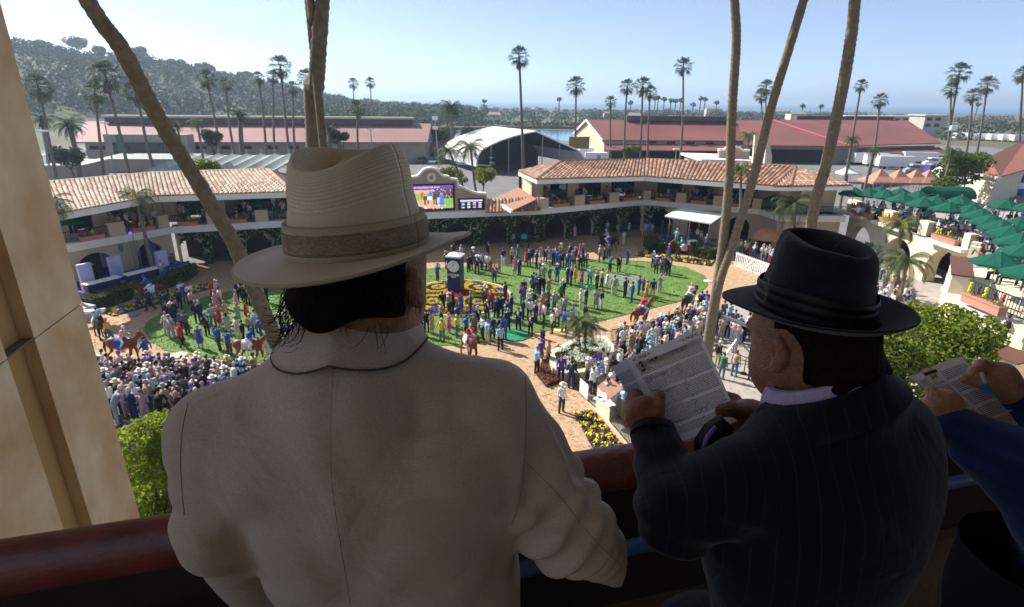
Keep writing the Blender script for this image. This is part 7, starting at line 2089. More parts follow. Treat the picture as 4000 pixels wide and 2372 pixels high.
for px, py, c, z, hd in [(2243, 935, 'dp', 'in centre stall arches', None), (2370, 920, 'ck', 'in centre stall arches', None), (2412, 928, 'ck', 'in centre stall arches', None), (2453, 925, 'jb', 'in centre stall arches', ('cap', 'white')),
  (2508, 922, 'lk', 'before right stall arches', None), (2520, 924, 'S', 'before right stall arches', None), (2545, 925, 'jb', 'before right stall arches', None), (2583, 915, 'B', 'before right stall arches', None), (2535, 918, 'dl', 'before right stall arches', None), (2612, 918, 'N', 'before right stall arches', None),
  (2435, 958, 'X', 'on the track before the stall arches', None), (550, 1035, 'sv', 'beside the blue stage', None), (680, 1062, 'G', 'at the right end of the blue stage', None), (688, 1060, 'L', 'at the right end of the blue stage', None),
  (2112, 1420, 'du', 'on the track left of the planter', ('brim', 'purple')), (2140, 1432, 'T', 'on the track left of the planter', ('cap', 'red')), (2096, 1462, 'sb', 'beside the red flower border', ('cap', 'blue')), (2190, 1494, 'V', 'beside the red flower border', None), (2230, 1517, 'N', 'at the corner of the planter', None), (2192, 1612, 'W', 'on the track beside the near flower bed', ('brim', 'straw')), (2118, 1370, 'Kw', 'on the track left of the planter', None),
  (2798, 1434, 'Bc', 'on the plaza', ('cap', 'white')), (2815, 1480, 'gj', 'on the plaza', None), (2865, 1470, 'tj', 'on the plaza', None), (2932, 1485, 'W', 'on the plaza', None), (2968, 1482, 'jb', 'on the plaza', None), (2985, 1525, 'G', 'on the plaza', None), (3004, 1552, 'S', 'on the plaza', None)]:
 person(on(px, py), c, z, head=hd, pose='walk' if c == 'Kw' else None)
for i, (px, py, c) in enumerate([(475, 1062, 'N'), (380, 1100, 'K'), (640, 1092, 'ck'), (365, 1108, 'N')]): person(on(px, py, .75), c, 'on the blue stage')
for px, py, c in [(2640, 955, 'S'), (2690, 955, 'B'), (2720, 950, 'W'), (2735, 962, 'T'), (2755, 980, 'G')]: person(on(px, py, .9), c, 'on the white roofed stand')
mixd = 'N K G N K W ck L T P pk jb dk df N K G C W da'.split()
pln2 = ['one', 'two', 'three', 'four', 'five', 'six', 'seven', 'eight', 'nine', 'ten']
mixc = 'W W W ck ck jb S N K G T L X P pk dl dw df dk da cr jb W N'.split()
headc = [None] * 7 + [('brim', 'straw'), ('brim', 'white'), ('cap', 'purple'), ('cap', 'grey'), ('cap', 'blue'), ('short', 'grey'), ('short', 'brown'), ('short', 'dark'), ('short', 'white')]
for k in range(10):
 y = 28.3 - .85 * k; x = -26 + rp_.uniform(0, .5)
 while x < -7.5 - .3 * k:
  px, py = to_px((x, y, 1.5 + .22 * k))
  if 330 < px < 1010 - 18 * k and rp_.random() < .86 and py < 1650:
   person((x + rp_.uniform(-.12, .12), y + rp_.uniform(-.2, .2), .2 + .22 * k), rp_.choice(mixd), 'left stand row ' + pln2[k], face=rp_.gauss(0, .35), head=rp_.choice(headc), pose=rp_.choice(['hold', 'hold', 'stand', 'lean', 'pock']) )
  x += rp_.uniform(.5, .78)
def fill(poly, n, zone, face, gap=.5, z=0.0, heads=headc, codes=mixc, poses=('hold', 'stand', 'hold', 'lean', 'pock')):
 xs, ys = [p.x for p in poly], [p.y for p in poly]; P2 = [(p.x, p.y) for p in poly]
 got, t = [], 0
 while len(got) < n and t < 4000:
  t += 1
  x, y = rp_.uniform(min(xs), max(xs)), rp_.uniform(min(ys), max(ys))
  if not inpoly(x, y, P2) or any((x - a) ** 2 + (y - c) ** 2 < gap * gap for a, c in got): continue
  got.append((x, y)); person((x, y, z), rp_.choice(codes), zone, face=face + rp_.gauss(0, .4), head=rp_.choice(heads), pose=rp_.choice(poses))
NEARR = len(PEOPLE)
fill([on(2268, 1520), on(2330, 1462), on(2420, 1420), on(2560, 1430), on(2700, 1560), on(2620, 1790), on(2500, 1760), on(2430, 1650), on(2350, 1590)], 62, 'behind counter rail', 1.0, .55)
fill([on(2400, 1352), on(2470, 1338), on(2620, 1295), on(2750, 1245), on(2800, 1290), on(2700, 1370), on(2480, 1420)], 58, 'right of planter rail', .2, .52)
fill([on(2760, 1250), on(2850, 1250), on(2990, 1310), on(2960, 1370), on(2830, 1340), on(2760, 1300)], 22, 'by the camera crane', .2, .6)
fill([on(3390, 1030), on(3440, 1050), on(3500, 1130), on(3600, 1180), on(3560, 1290), on(3430, 1290), on(3390, 1190)], 34, 'on right stairs walk', .5, .6)
person(on(3905, 1352, 3.0), 'K', 'leaning on the brown capped balcony pillar', face=1.3, pose='hold', head=('short', 'brown'))
person(on(3888, 1095, 4.1), 'K', 'seated behind the large flower box at the right', face=1.2, pose='sit'); person(on(3925, 1110, 4.1), 'W', 'seated behind the large flower box at the right', face=1.6, pose='sit'); person(on(3945, 1085, 4.1), 'N', 'seated behind the large flower box at the right', face=2.2, pose='sit')
# ------- horses
def horse_fn():
 bd, pts_, hv_ = [], [], []
 bd += [('e', (0, 0, 1.22), (.72, .27, .33)), ('e', (.48, 0, 1.24), (.38, .25, .36)), ('e', (-.58, 0, 1.30), (.42, .28, .32))]
 bd += [('c', (.62, 0, 1.35), (1.12, 0, 1.86), .21, .115), ('c', (1.10, 0, 1.90), (1.42, 0, 1.62), .115, .06), ('c', (1.12, 0, 1.84), (1.2, 0, 1.74), .12, .11)]
 bd += [('c', (1.06, .06, 1.96), (1.05, .07, 2.08), .03, .012), ('c', (1.06, -.06, 1.96), (1.05, -.07, 2.08), .03, .012)]
 L = [((.55, .15, 1.05), (.66, .15, .62), (.62, .15, .30), (.68, .15, .10)), ((.52, -.15, 1.05), (.44, -.15, .62), (.30, -.15, .34), (.20, -.15, .14)), ((-.62, .16, 1.15), (-.42, .16, .80), (-.62, .16, .50), (-.52, .16, .10)), ((-.64, -.16, 1.15), (-.66, -.16, .80), (-.92, -.16, .52), (-.98, -.16, .12))]
 for a, k, f, h in L:
  bd.append(('c', a, k, .15 if a[0] < 0 else .11, .075)); bd.append(('c', k, f, .075, .05)); pts_.append(('c', f, h, .045, .045)); hv_.append(('c', (h[0], h[1], h[2]), (h[0] + .05, h[1], .04), .05, .062))
 return bd, pts_, hv_
def ev_(P, g, k):
 d = None
 for q in g:
  e = capd(P, q[1], q[2], q[3], q[4]) if q[0] == 'c' else elld(P, q[1], q[2])
  d = e if d is None else smin(d, e, k)
 return d
_h = horse_fn()
HV, HF = surface_net(lambda P: smin(smin(ev_(P, _h[0], .09), ev_(P, _h[1], .02), .03), ev_(P, _h[2], .02), .015), (-1.2, -.4, -.03), (1.6, .4, 2.15), .028)
_c = HV[HF].mean(1).astype(np.float32)
HM = np_mesh('body', HV, HF, [SKIN] * 3, np.stack([ev_(_c, g, .02) for g in _h], -1).argmin(1))
def tm():
 b = MB(); b.tube([(-.95, 0, 1.42), (-1.10, .02, 1.30), (-1.17, .02, 1.0), (-1.14, 0, .62)], [.05, .075, .085, .03], 8); return b.mesh('tail', SKIN, True)
def mn():
 b = MB()
 for i in range(9):
  t = i / 8; p = Vector((.66 + .44 * t, 0, 1.57 + .42 * t)); b.add([p + Vector((-.07, 0, .02)), p + Vector((.07, 0, .06)), p + Vector((.08, .10, -.12)), p + Vector((-.06, .12, -.16))], [(0, 1, 2, 3)])
 return b.mesh('mane', SKIN)
def cloth():
 b = MB(); vs = []; N = 8
 for i in range(2):
  for k in range(N + 1):
   a = R(-115 + 230 * k / N); vs.append((-.38 + .62 * i, .315 * math.sin(a), 1.215 + .375 * math.cos(a) - (.02 if i else 0)))
 b.add(vs, [(k, k + 1, N + 2 + k, N + 1 + k) for k in range(N)]); return b.mesh('saddle_cloth', SKIN, True)
def saddle(): b = MB(); b.ball((.02, 0, 1.60), (.25, .15, .06), 8, 5); return b.mesh('saddle', M_BLACK, True)
def bridle():
 b = MB()
 for c, r in (((1.33, 0, 1.70), .085), ((1.16, 0, 1.84), .13)):
  d = Vector((.32, 0, -.28)).normalized(); u = Vector((0, 1, 0)); w = d.cross(u)
  pts = [Vector(c) + (u * math.cos(t) + w * math.sin(t)) * r for t in [k * .628 for k in range(11)]]; b.tube(pts, .014, 4, cap=False)
 b.tube([(1.33, .08, 1.68), (.9, .12, 1.6), (.4, .1, 1.7)], .01, 4); b.tube([(1.33, -.08, 1.68), (.9, -.12, 1.6), (.4, -.1, 1.7)], .01, 4); return b.mesh('bridle', SKIN)
TAIL, MANE, CLOTH, SADDLE, BRIDLE = tm(), mn(), cloth(), saddle(), bridle()
COAT = {k: mat('coat_' + k, v, .45, .15, 2.5) for k, v in dict(chestnut=(.20, .06, .022), bay=(.085, .032, .016), dark=(.028, .016, .012), black=(.010, .009, .010)).items()}
POINT = mat('horse_points', (.014, .011, .01), .6); HOOF = mat('hoof', (.05, .04, .035), .5)
def horse(px, py, ang, coat, clothc, num, jockey, label, jlabel, br='black', z=0.0):
 p = on(px, py); e = empty('horse', p, label, 'horse', 'horses in the parade ring', ang)
 o = link('body', HM, e); dress_up(o, [COAT[coat], COAT[coat] if coat == 'chestnut' else POINT, HOOF])
 for n, me, m in (('tail', TAIL, POINT if coat != 'chestnut' else COAT['bay']), ('mane', MANE, POINT if coat != 'chestnut' else COAT['bay']), ('saddle_cloth', CLOTH, clothc), ('bridle', BRIDLE, HATM.get(br, CL['black']))):
  q = link(n, me, e); dress_up(q, [m])
  if n == 'saddle_cloth' and num:
   for s in (-1, 1):
    t = link('number', text_mesh(num, .34, CL['black'] if clothc is CL['white'] else CL['white']), q)
    t.matrix_basis = frame(Vector((-.08, s * .345, 1.13)), (-s, 0, 0), (0, -s * .0, 1))
 if jockey:
  link('saddle', SADDLE, e)
  top, hat, sl = jockey
  c = Vector((math.cos(ang), math.sin(ang), 0)) * .0
  j = person(p + c + Vector((0, 0, .83)), 'W', 'JOCKEY', face=ang - math.pi / 2, head=('helmet', hat), pose='jockey', scale=.95)
  dress_up(j, [SKIN, CL[top], CL['white'], CL['black'], CL[sl]]); PEOPLE.pop()
  tag(j, jlabel, 'jockey', 'jockeys on horses')
horse(497, 1412, .05, 'chestnut', CL['royal'], '', ('blush', 'white', 'white'), 'chestnut horse with blue saddle cloth walking right at the near left', 'jockey in pink silks and white cap on the left chestnut horse')
horse(985, 1418, .10, 'chestnut', CL['white'], '2', ('royal', 'royal', 'royal'), 'chestnut horse with white number two cloth beside the leaning trunk', 'jockey in blue silks on the horse with number two cloth')
horse(1835, 1400, -1.05, 'bay', CL['white'], '', ('red', 'red', 'white'), 'bay horse with red noseband walking towards the viewer', 'jockey in red vest and red cap riding towards the viewer', 'red')
horse(2500, 1276, .72, 'chestnut', CL['purple'], '10', ('red', 'red', 'red'), 'chestnut horse with dark cloth edged white at the near right', 'jockey in bright red silks on the right chestnut horse')
horse(2685, 1222, .85, 'dark', CL['green'], '', ('blush', 'pink', 'blush'), 'dark bay horse with green cloth beside the leaning palm trunks', 'jockey in pink silks on the dark bay horse')
horse(2045, 968, math.pi - .1, 'black', CL['turq'], '', None, 'black riderless horse with turquoise cloth before the stall arches', '')
horse(2372, 980, math.pi - .35, 'black', CL['purple'], '5', ('lavender', 'lavender', 'white'), 'black horse with purple cloth at the back of the ring', 'jockey in lavender and white silks at the back of the ring')
horse(2664, 1014, math.pi - .25, 'bay', CL['pink'], '', ('teal', 'teal', 'white'), 'bay horse with pink cloth before the clipped hedge at the right', 'jockey in teal silks before the clipped hedge at the right')
horse(600, 1188, math.pi + .3, 'bay', CL['white'], '', ('royal', 'royal', 'sky'), 'bay horse with white cloth before the blue stage', 'jockey in blue silks before the blue stage')
horse(400, 1325, -.75, 'black', CL['white'], '', ('sky', 'royal', 'white'), 'black horse beside the stone pillar', 'jockey in pale blue silks beside the stone pillar')
for px, py, c, z, fc in [(582, 1420, 'sv', 'leading the left chestnut horse', 1.6), (1052, 1412, 'X', 'leading the horse with number two cloth', -1.5), (2733, 1220, 'nk', 'walking ahead of the dark bay horse', -.6), (2008, 965, 'jb', 'leading the black riderless horse', 1.5), (2340, 972, 'du', 'beside the black horse with purple cloth', 1.2), (2610, 1014, 'P', 'leading the bay horse with pink cloth', 1.3), (550, 1210, 'gg', 'leading the bay horse before the blue stage', 1.8), (590, 1215, 'N', 'beside the bay horse before the blue stage', 1.6), (432, 1338, 'yv', 'leading the black horse beside the stone pillar', -1), (662, 1312, 'X', 'at the left lawn edge in yellow racing silks', 1)]:
 q = person(on(px, py), c, z, face=fc, pose='walk' if c not in ('du',) else None, head=('helmet', 'straw') if 'silks' in z and 'at the' in z else None)
# ------- labels: counted from the left among those that look alike in one place
from collections import defaultdict
G_ = defaultdict(list)
for o, d, z in PEOPLE: G_[(d, z)].append(o)
ordw = ['first', 'second', 'third', 'fourth', 'fifth', 'sixth', 'seventh', 'eighth', 'ninth', 'tenth', 'eleventh', 'twelfth', 'thirteenth', 'fourteenth', 'fifteenth', 'sixteenth', 'seventeenth', 'eighteenth', 'nineteenth', 'twentieth']
PEOPLE.sort(key=lambda q: (Vector(q[0].location) - Vector((0, 0, CZ))).length)
print('people', len(PEOPLE))
CROWD = []
for (d, z), os_ in G_.items():
 os_.sort(key=lambda o: to_px(o.location)[0])
 for i, o in enumerate(os_):
  tag(o, (d + ' ' + z) if len(os_) == 1 else '%s %s from left, %s' % (ordw[min(i, 19)], d, z), 'person', 'spectators ' + z.split(',')[0] if 'leading' not in z else None)
for o, d, z in PEOPLE[330:]: CROWD.append(o)
dep = bpy.context.evaluated_depsgraph_get
cv, cf, cmi, cms = [], [], [], []
def add_crowd(me, M, cols):
 n = sum(len(v) for v in cv)
 v = np.empty(len(me.vertices) * 3, np.float32); me.vertices.foreach_get('co', v); v = v.reshape(-1, 3)
 A = np.array(M.to_3x3(), np.float32); cv.append(v @ A.T + np.array(M.translation, np.float32))
 l = np.empty(len(me.loops), np.int32); me.loops.foreach_get('vertex_index', l)
 if len(l) % 4 == 0 and len(l) == 4 * len(me.polygons): f = l.reshape(-1, 4)
 else: return
 m = np.empty(len(me.polygons), np.int32); me.polygons.foreach_get('material_index', m)
 ids = []
 for c in cols:
  if c not in cms: cms.append(c)
  ids.append(cms.index(c))
 cf.append(f + n); cmi.append(np.array(ids, np.int32)[m])
for o in CROWD:
 M = Matrix.LocRotScale(o.location, o.rotation_euler, o.scale)
 add_crowd(o.data, M, [s.material for s in o.material_slots])
 for c in list(o.children):
  add_crowd(c.data, M @ Matrix.Translation(c.location), [s.material for s in c.material_slots]); bpy.data.objects.remove(c)
 bpy.data.objects.remove(o)
def extra(p, face, pose):
 me, hd = pose_mesh(pose)
 c = OUT[rp_.choice(mixc)]
 M = Matrix.LocRotScale(Vector(p), Matrix.Rotation(face, 3, 'Z').to_euler(), Vector((1, 1, 1)))
 add_crowd(me, M, [SKIN, CL[c[2]], CL[c[3]], CL['black'], CL[c[4]]])
 hm = head_mesh(rp_.choice(['short', 'long'])); add_crowd(hm, M @ Matrix.Translation(hd), [HAIRM[rp_.choice(list(HAIRM))]])
for t in TABLES:
 for k in range(4):
  a = rp_.uniform(0, 6.28); extra(t + Vector((math.cos(a) * .95, math.sin(a) * .95, 0)), a + math.pi / 2, 'sit' if k < 3 else 'hold')
for i in range(60): extra((rp_.uniform(39.5, 58), rp_.uniform(46, 62), 4.1), rp_.uniform(0, 6), rp_.choice(['hold', 'stand', 'sit']))
for p0, p1, n_ in ((BB, A1, n1), (A1, A2, n2), (L1, LEND, nl2), (L0, L1, nl1)):
 for i in range(17):
  p = V2(p0).lerp(V2(p1), rp_.random()) - n_ * rp_.uniform(.9, 4.2); p.z = ZF - .05; extra(p, math.atan2(n_.y, n_.x) - math.pi / 2 + rp_.gauss(0, .6), rp_.choice(['hold', 'stand', 'sit', 'photo']))
for i in range(26):
 p = on(2890, 1010).lerp(on(3100, 1060), rp_.random()) + Vector((rp_.uniform(0, 2), rp_.uniform(-1, 2), 0)); extra(p, 1 + rp_.gauss(0, .5), 'hold')
tag(link('crowd', np_mesh('crowd', np.concatenate(cv), np.concatenate(cf), cms, np.concatenate(cmi))), kind='stuff')
# --- the balcony
M_RAILR = mat('rail_red', (.10, .016, .014), .42, scale=16, second=(.19, .032, .028), bump=.2, bscale=70, spec=.5, detail=10)
M_RAILB = mat('rail_blue', (.06, .14, .34), .3, .2, 6, spec=.6)  # pipe blue, with the sky's reflection put into the colour
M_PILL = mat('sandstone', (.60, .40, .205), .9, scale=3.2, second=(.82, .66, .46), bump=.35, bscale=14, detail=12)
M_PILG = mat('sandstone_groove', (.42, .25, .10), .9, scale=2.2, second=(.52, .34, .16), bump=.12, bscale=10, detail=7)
M_PAR = mat('parapet_shade', (.045, .035, .03), .9, .2, 2)  # shade under the railing put into the panel colour
M_FLOOR = mat('balcony_floor', (.17, .13, .085), .95, .25, 4, .4, 25)
M_CEIL = mat('balcony_ceiling', (.40, .33, .25), .9, .05, .6)
FZ = -1.85
RN, RZ = 1.03, -.835
b = MB()
def fbox(b, s0, s1, n0, n1, z0, z1, mi=0):
 b.slab([fac(s0, n0, z0), fac(s1, n0, z0), fac(s1, n0, z1), fac(s0, n0, z1)], EN * (n1 - n0), mi)
fbox(b, -9, 14, -7, 1.22, FZ - .3, FZ); b.build('floor', M_FLOOR, kind='structure')
b = MB(); fbox(b, -9, 14, -7, 6.0, 4.75, 5.1); b.build('ceiling', M_CEIL, kind='structure')  # unseen roof, overhang and height set to steer sun and skylight
b = MB(); fbox(b, -9, 14, -7.3, -7, FZ, 4.75); b.build('back_wall', M_CEIL, kind='structure')  # unseen wall added behind the camera to cut ambient light
pw_ = empty('parapet_wall', fac(0, 1.16, FZ), 'solid parapet wall in painted shade under the red railing', 'wall')
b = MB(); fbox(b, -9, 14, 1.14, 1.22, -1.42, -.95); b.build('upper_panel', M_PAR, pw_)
b = MB(); fbox(b, -9, 14, 1.10, 1.24, FZ, -1.423); b.build('base', M_FLOOR, pw_)
rl = empty('railing', fac(0, RN, FZ), 'balcony railing with thick dark red top tube and blue lower pipe', 'railing')
b = MB(); b.tube([fac(-6, RN, RZ), fac(-1.02, RN, RZ)], .056, 28); b.tube([fac(-1.0, RN, RZ), fac(9, RN, RZ)], .052, 28); b.build('top_tube', M_RAILR, rl, smooth=True)
b = MB(); b.tube([fac(-1.03, RN, RZ), fac(-1.0, RN, RZ)], .0575, 28); b.build('joint_ring', mat('rust', (.16, .05, .025), .9), rl, smooth=True)
b = MB(); b.tube([fac(-6, RN + .01, -1.105), fac(9, RN + .01, -1.105)], .021, 16); b.build('lower_pipe', M_RAILB, rl, smooth=True)
for s in (-2.3, .98, 3.6):
 b = MB(); b.tube([fac(s, RN + .01, FZ), fac(s, RN + .01, RZ)], .024, 12); b.build('post', M_RAILB, rl, smooth=True)
pi = empty('pillar', fac(-1.4, 2.2, FZ), 'tan sandstone pillar with a vertical groove at the left', 'pillar')
S0, N0, N1 = -1.37, 1.28, 3.0
gr0, gr1 = 2.36, 2.56
for k, (z0, z1) in enumerate(((-8, -.952), (-.946, 4.75))):
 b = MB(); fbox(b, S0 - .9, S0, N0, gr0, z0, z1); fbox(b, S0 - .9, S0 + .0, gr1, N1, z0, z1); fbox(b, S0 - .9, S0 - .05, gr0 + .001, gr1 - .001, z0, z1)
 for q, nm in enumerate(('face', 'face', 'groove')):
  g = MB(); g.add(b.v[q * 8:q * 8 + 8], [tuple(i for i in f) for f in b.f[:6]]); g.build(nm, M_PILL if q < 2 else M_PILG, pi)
b = MB(); fbox(b, S0 - .88, S0 - .006, N0 + .01, N1 - .01, -.953, -.945); b.build('joint', mat('joint_grey', (.17, .13, .09)), pi)
# --- cloth of the near figures
def weave(name, c1, c2, sx, sz, rough=.85, bump=.25, stripe=None, seamx=None):
 m = mat(name, c1, rough, .05, 8, sheen=.15, second=c2, spec=.15)
 n, l, bs = nodes_of(m)
 tc = n.new('ShaderNodeTexCoord'); mp = n.new('ShaderNodeMapping'); mp.inputs['Scale'].default_value = (sx, sx, sz)
 l.new(tc.outputs['Object'], mp.inputs['Vector'])
 w = n.new('ShaderNodeTexNoise'); w.inputs['Scale'].default_value = 1; w.inputs['Detail'].default_value = 2; l.new(mp.outputs[0], w.inputs['Vector'])
 old = bs.inputs['Base Color'].links[0].from_socket
 mx = n.new('ShaderNodeMix'); mx.data_type = 'RGBA'; mx.blend_type = 'MULTIPLY'; mx.inputs['Factor'].default_value = .55
 l.new(old, mx.inputs[6])
 rp = n.new('ShaderNodeValToRGB'); rp.color_ramp.elements[0].position = .35; rp.color_ramp.elements[0].color = (.72, .72, .72, 1); rp.color_ramp.elements[1].position = .62; rp.color_ramp.elements[1].color = (1.12, 1.12, 1.12, 1)
 l.new(w.outputs['Fac'], rp.inputs['Fac']); l.new(rp.outputs['Color'], mx.inputs[7])
 out = mx.outputs[2]
 if stripe:
  wv = n.new('ShaderNodeTexWave'); wv.wave_type = 'BANDS'; wv.bands_direction = 'X'; wv.inputs['Scale'].default_value = stripe; wv.inputs['Distortion'].default_value = .6; wv.inputs['Detail Scale'].default_value = .6
  l.new(tc.outputs['Object'], wv.inputs['Vector'])
  r2 = n.new('ShaderNodeValToRGB'); r2.color_ramp.elements[0].position = .991; r2.color_ramp.elements[0].color = (0, 0, 0, 1); r2.color_ramp.elements[1].position = .998; r2.color_ramp.elements[1].color = (.9, .9, .9, 1)
  l.new(wv.outputs['Fac'], r2.inputs['Fac'])
  m2 = n.new('ShaderNodeMix'); m2.data_type = 'RGBA'; m2.inputs[7].default_value = (.018, .026, .038, 1); l.new(r2.outputs['Color'], m2.inputs['Factor']); l.new(out, m2.inputs[6]); out = m2.outputs[2]
 l.new(out, bs.inputs['Base Color'])
 bp = n.new('ShaderNodeBump'); bp.inputs['Strength'].default_value = bump; bp.inputs['Distance'].default_value = .001
 l.new(w.outputs['Fac'], bp.inputs['Height'])
 cr = n.new('ShaderNodeTexNoise'); cr.inputs['Scale'].default_value = 9; cr.inputs['Detail'].default_value = 3; cr.inputs['Distortion'].default_value = 1.4; l.new(tc.outputs['Object'], cr.inputs['Vector'])
 b2 = n.new('ShaderNodeBump'); b2.inputs['Strength'].default_value = .55; b2.inputs['Distance'].default_value = .012
 l.new(cr.outputs['Fac'], b2.inputs['Height']); l.new(bp.outputs[0], b2.inputs['Normal']); l.new(b2.outputs[0], bs.inputs['Normal'])
 return m
C_SUIT = weave('beige_suiting', (.53, .45, .375), (.59, .51, .43), 380, 900)
C_PIN = weave('navy_pinstripe', (.0035, .005, .009), (.006, .008, .014), 500, 500, .8, .25, 12.0)
C_BLUE = weave('royal_suiting', (.010, .022, .10), (.016, .034, .15), 400, 400, .8)
C_SHIRT = mat('white_shirt', (.78, .77, .78), .7, .03, 20)
C_LAV = weave('lavender_shirt', (.42, .36, .62), (.50, .44, .70), 700, 120)
SKN = mat('near_skin', (.27, .125, .08), .55, scale=55, second=(.40, .215, .145), bump=.5, bscale=260, spec=.35)
SKN2 = mat('near_skin_pale', (.42, .22, .15), .55, scale=60, second=(.54, .33, .24), bump=.5, bscale=260, spec=.35)
HAIRB = mat('black_hair', (.007, .005, .004), .8, .3, 60, bump=.6, bscale=120, spec=.1)
HAIRR = mat('dark_brown_hair', (.013, .007, .004), .8, .3, 60, bump=.6, bscale=120, spec=.1)
def Y_(px, py, Y): return tuple(atY(px, py, Y))
def Zp(px, py, Z): return tuple(atZ(px, py, Z))
def fold(P, c, ax, amp, wl, rad, seed=0):
 q = P - np.array(c, np.float32)
 r = np.linalg.norm(q, axis=-1)
 a = np.array(ax, np.float32); a = a / np.linalg.norm(a)
 return amp * np.sin(q @ a * (6.283 / wl) + 1.3 * np.sin(r * 30 + seed)) * np.exp(-(r / rad) ** 2)
def brow(name, strip, m, parent, r=.0011):
 b = MB(); b.tube(strip, r, 5); return b.build(name, m, parent, smooth=True)
# ---- man in the straw hat
m1 = empty('person', (-.21, .70, CZ + FZ), 'man in beige suit and straw hat seen from behind at the railing', 'person')
Nk = (-.226, .725, CZ - .30)
Ls, Rs = Y_(857, 1690, .70), Y_(1919, 1578, .70)
def m1_torso(P):
 z = P[..., 2] - CZ
 kx = [-1.15, -1.0, -.85, -.70, -.55, -.48, -.43, -.39]
 a = np.interp(z, kx, [.205, .200, .196, .205, .222, .232, .215, .16])
 bb_ = np.interp(z, kx, [.135, .125, .118, .122, .128, .125, .11, .085])
 cx = np.interp(z, kx, [-.165, -.165, -.175, -.19, -.205, -.208, -.205, -.205])
 cy = np.interp(z, kx, [.76, .75, .735, .72, .705, .70, .70, .705])
 x, y = (P[..., 0] - cx) / a, (P[..., 1] - cy) / bb_
 d = ((np.abs(x) ** 2.5 + np.abs(y) ** 2.5) ** (1 / 2.5) - 1) * np.minimum(a, bb_)
 return np.maximum(d, np.maximum(z + .41, -1.16 - z))
La = [Ls, Y_(872, 2060, .665), Y_(1010, 2330, .90)]
Ra = [Rs, Y_(2215, 2060, .70), Y_(2395, 2190, .80)]
def m1_shell(P):
 d = m1_torso(P)
 d = smin(d, elld(P, (-.222, .705, CZ - .400), (.120, .116, .103)), .04)
 n1 = (Nk[0], Nk[1] - .015, CZ - .365)
 d = smin(d, capd(P, n1, Ls, .056, .064), .05)
 d = smin(d, capd(P, n1, Rs, .056, .060), .05)
 l_ = chain(P, La, [.068, .061, .047], .02)
 r_ = chain(P, Ra, [.064, .062, .044], .03)
 mid = (np.array(Ra[0]) + np.array(Ra[1])) / 2
 r_ = r_ + fold(P, mid, np.array(Ra[1]) - np.array(Ra[0]) + np.array((0, .3, .25)), .009, .062, .13, 1) + fold(P, Ra[1], (1, .2, -.9), .010, .05, .12, 2)
 l_ = l_ + fold(P, La[1], (.3, .4, 1), .0035, .06, .12, 3)
 d = smin(d, l_, .022); d = smin(d, r_, .018)
 d = d + fold(P, (-.08, .60, CZ - .60), (.75, 0, .5), .006, .17, .18, 4) + fold(P, (-.33, .60, CZ - .58), (-.8, 0, .5), .005, .15, .16, 5) + fold(P, (-.14, .62, CZ - .38), (1, 0, .15), .004, .09, .09, 6)
 d = d + .0016 * fbm(P * np.array((1, 1, .55), np.float32), 7, 7, 2)
 return d
def m1_jacket(P):
 d = m1_shell(P)
 hole = capd(P, (Nk[0], Nk[1] + .012, CZ - .42), (Nk[0], Nk[1] + .0, CZ - .2), .052, .062)
 return np.maximum(d, -hole)
jk = body('jacket', m1_jacket, (-.62, .45, CZ - 1.18), (.20, 1.02, CZ - .27), .0046, C_SUIT, m1)
hips = lambda P: smin(elld(P, (-.165, .76, CZ - 1.08), (.18, .13, .16)), np.minimum(chain(P, [(-.26, .77, CZ - 1.1), (-.27, .80, CZ - 1.45), (-.28, .76, CZ + FZ + .06)], [.10, .08, .065], .03), chain(P, [(-.07, .77, CZ - 1.1), (-.06, .80, CZ - 1.45), (-.05, .76, CZ + FZ + .06)], [.10, .08, .065], .03)), .04)
body('trousers', hips, (-.5, .5, CZ - 1.84), (.2, 1.0, CZ - .95), .014, C_SUIT, m1)
def shoes(P_, x0, x1, y):
 b = MB()
 for x in (x0, x1): b.ball((x, y + .07, CZ + FZ + .045), (.05, .14, .045), 12, 8)
 return b.build('shoes', mat('black_leather', (.012, .01, .009), .3), P_, smooth=True)
shoes(m1, -.28, -.05, .76)
HB1 = atZ(1408, 968, .722)
HC1 = np.array(HB1) + np.array((0, .016, -.036))
yaw1 = R(-22); cy1, sy1 = math.cos(yaw1), math.sin(yaw1)
A1m = np.array(((cy1, -sy1, 0), (sy1, cy1, 0), (0, 0, 1)), np.float32)
def head_fn(P, c, A, k=1.0, ear=(-1, 1)):
 c = np.array(c, np.float32); A = np.array(A, np.float32)
 L = lambda v: tuple(c + A @ (np.array(v, np.float32) * k))
 d = elld(P, L((0, .004, .006)), (.075 * k, .091 * k, .106 * k), A)
 d = smin(d, elld(P, L((0, .035, -.065)), (.055 * k, .062 * k, .062 * k), A), .03)
 d = smin(d, elld(P, L((0, .098, -.018)), (.014 * k, .022 * k, .028 * k), A), .015)
 d = smin(d, elld(P, L((0, .088, -.058)), (.026 * k, .014 * k, .010 * k), A), .01)
 d = smin(d, elld(P, L((0, .080, .022)), (.050 * k, .018 * k, .012 * k), A), .015)
 cc_ = []
 for s in (-1, 1):
  d = np.maximum(d, -elld(P, L((s * .032, .098, .004)), (.015 * k, .012 * k, .010 * k), A))
  e = elld(P, L((s * .080, -.008, -.010)), (.010 * k, .015 * k, .025 * k), A)
  cc_.append(elld(P, L((s * .091, -.003, -.006)), (.008 * k, .008 * k, .015 * k), A))
  e = smin(e, elld(P, L((s * .080, .002, -.034)), (.007 * k, .008 * k, .009 * k), A), .008)
  d = smin(d, e, .007)
 for e in cc_: d = np.maximum(d, -e)
 return d
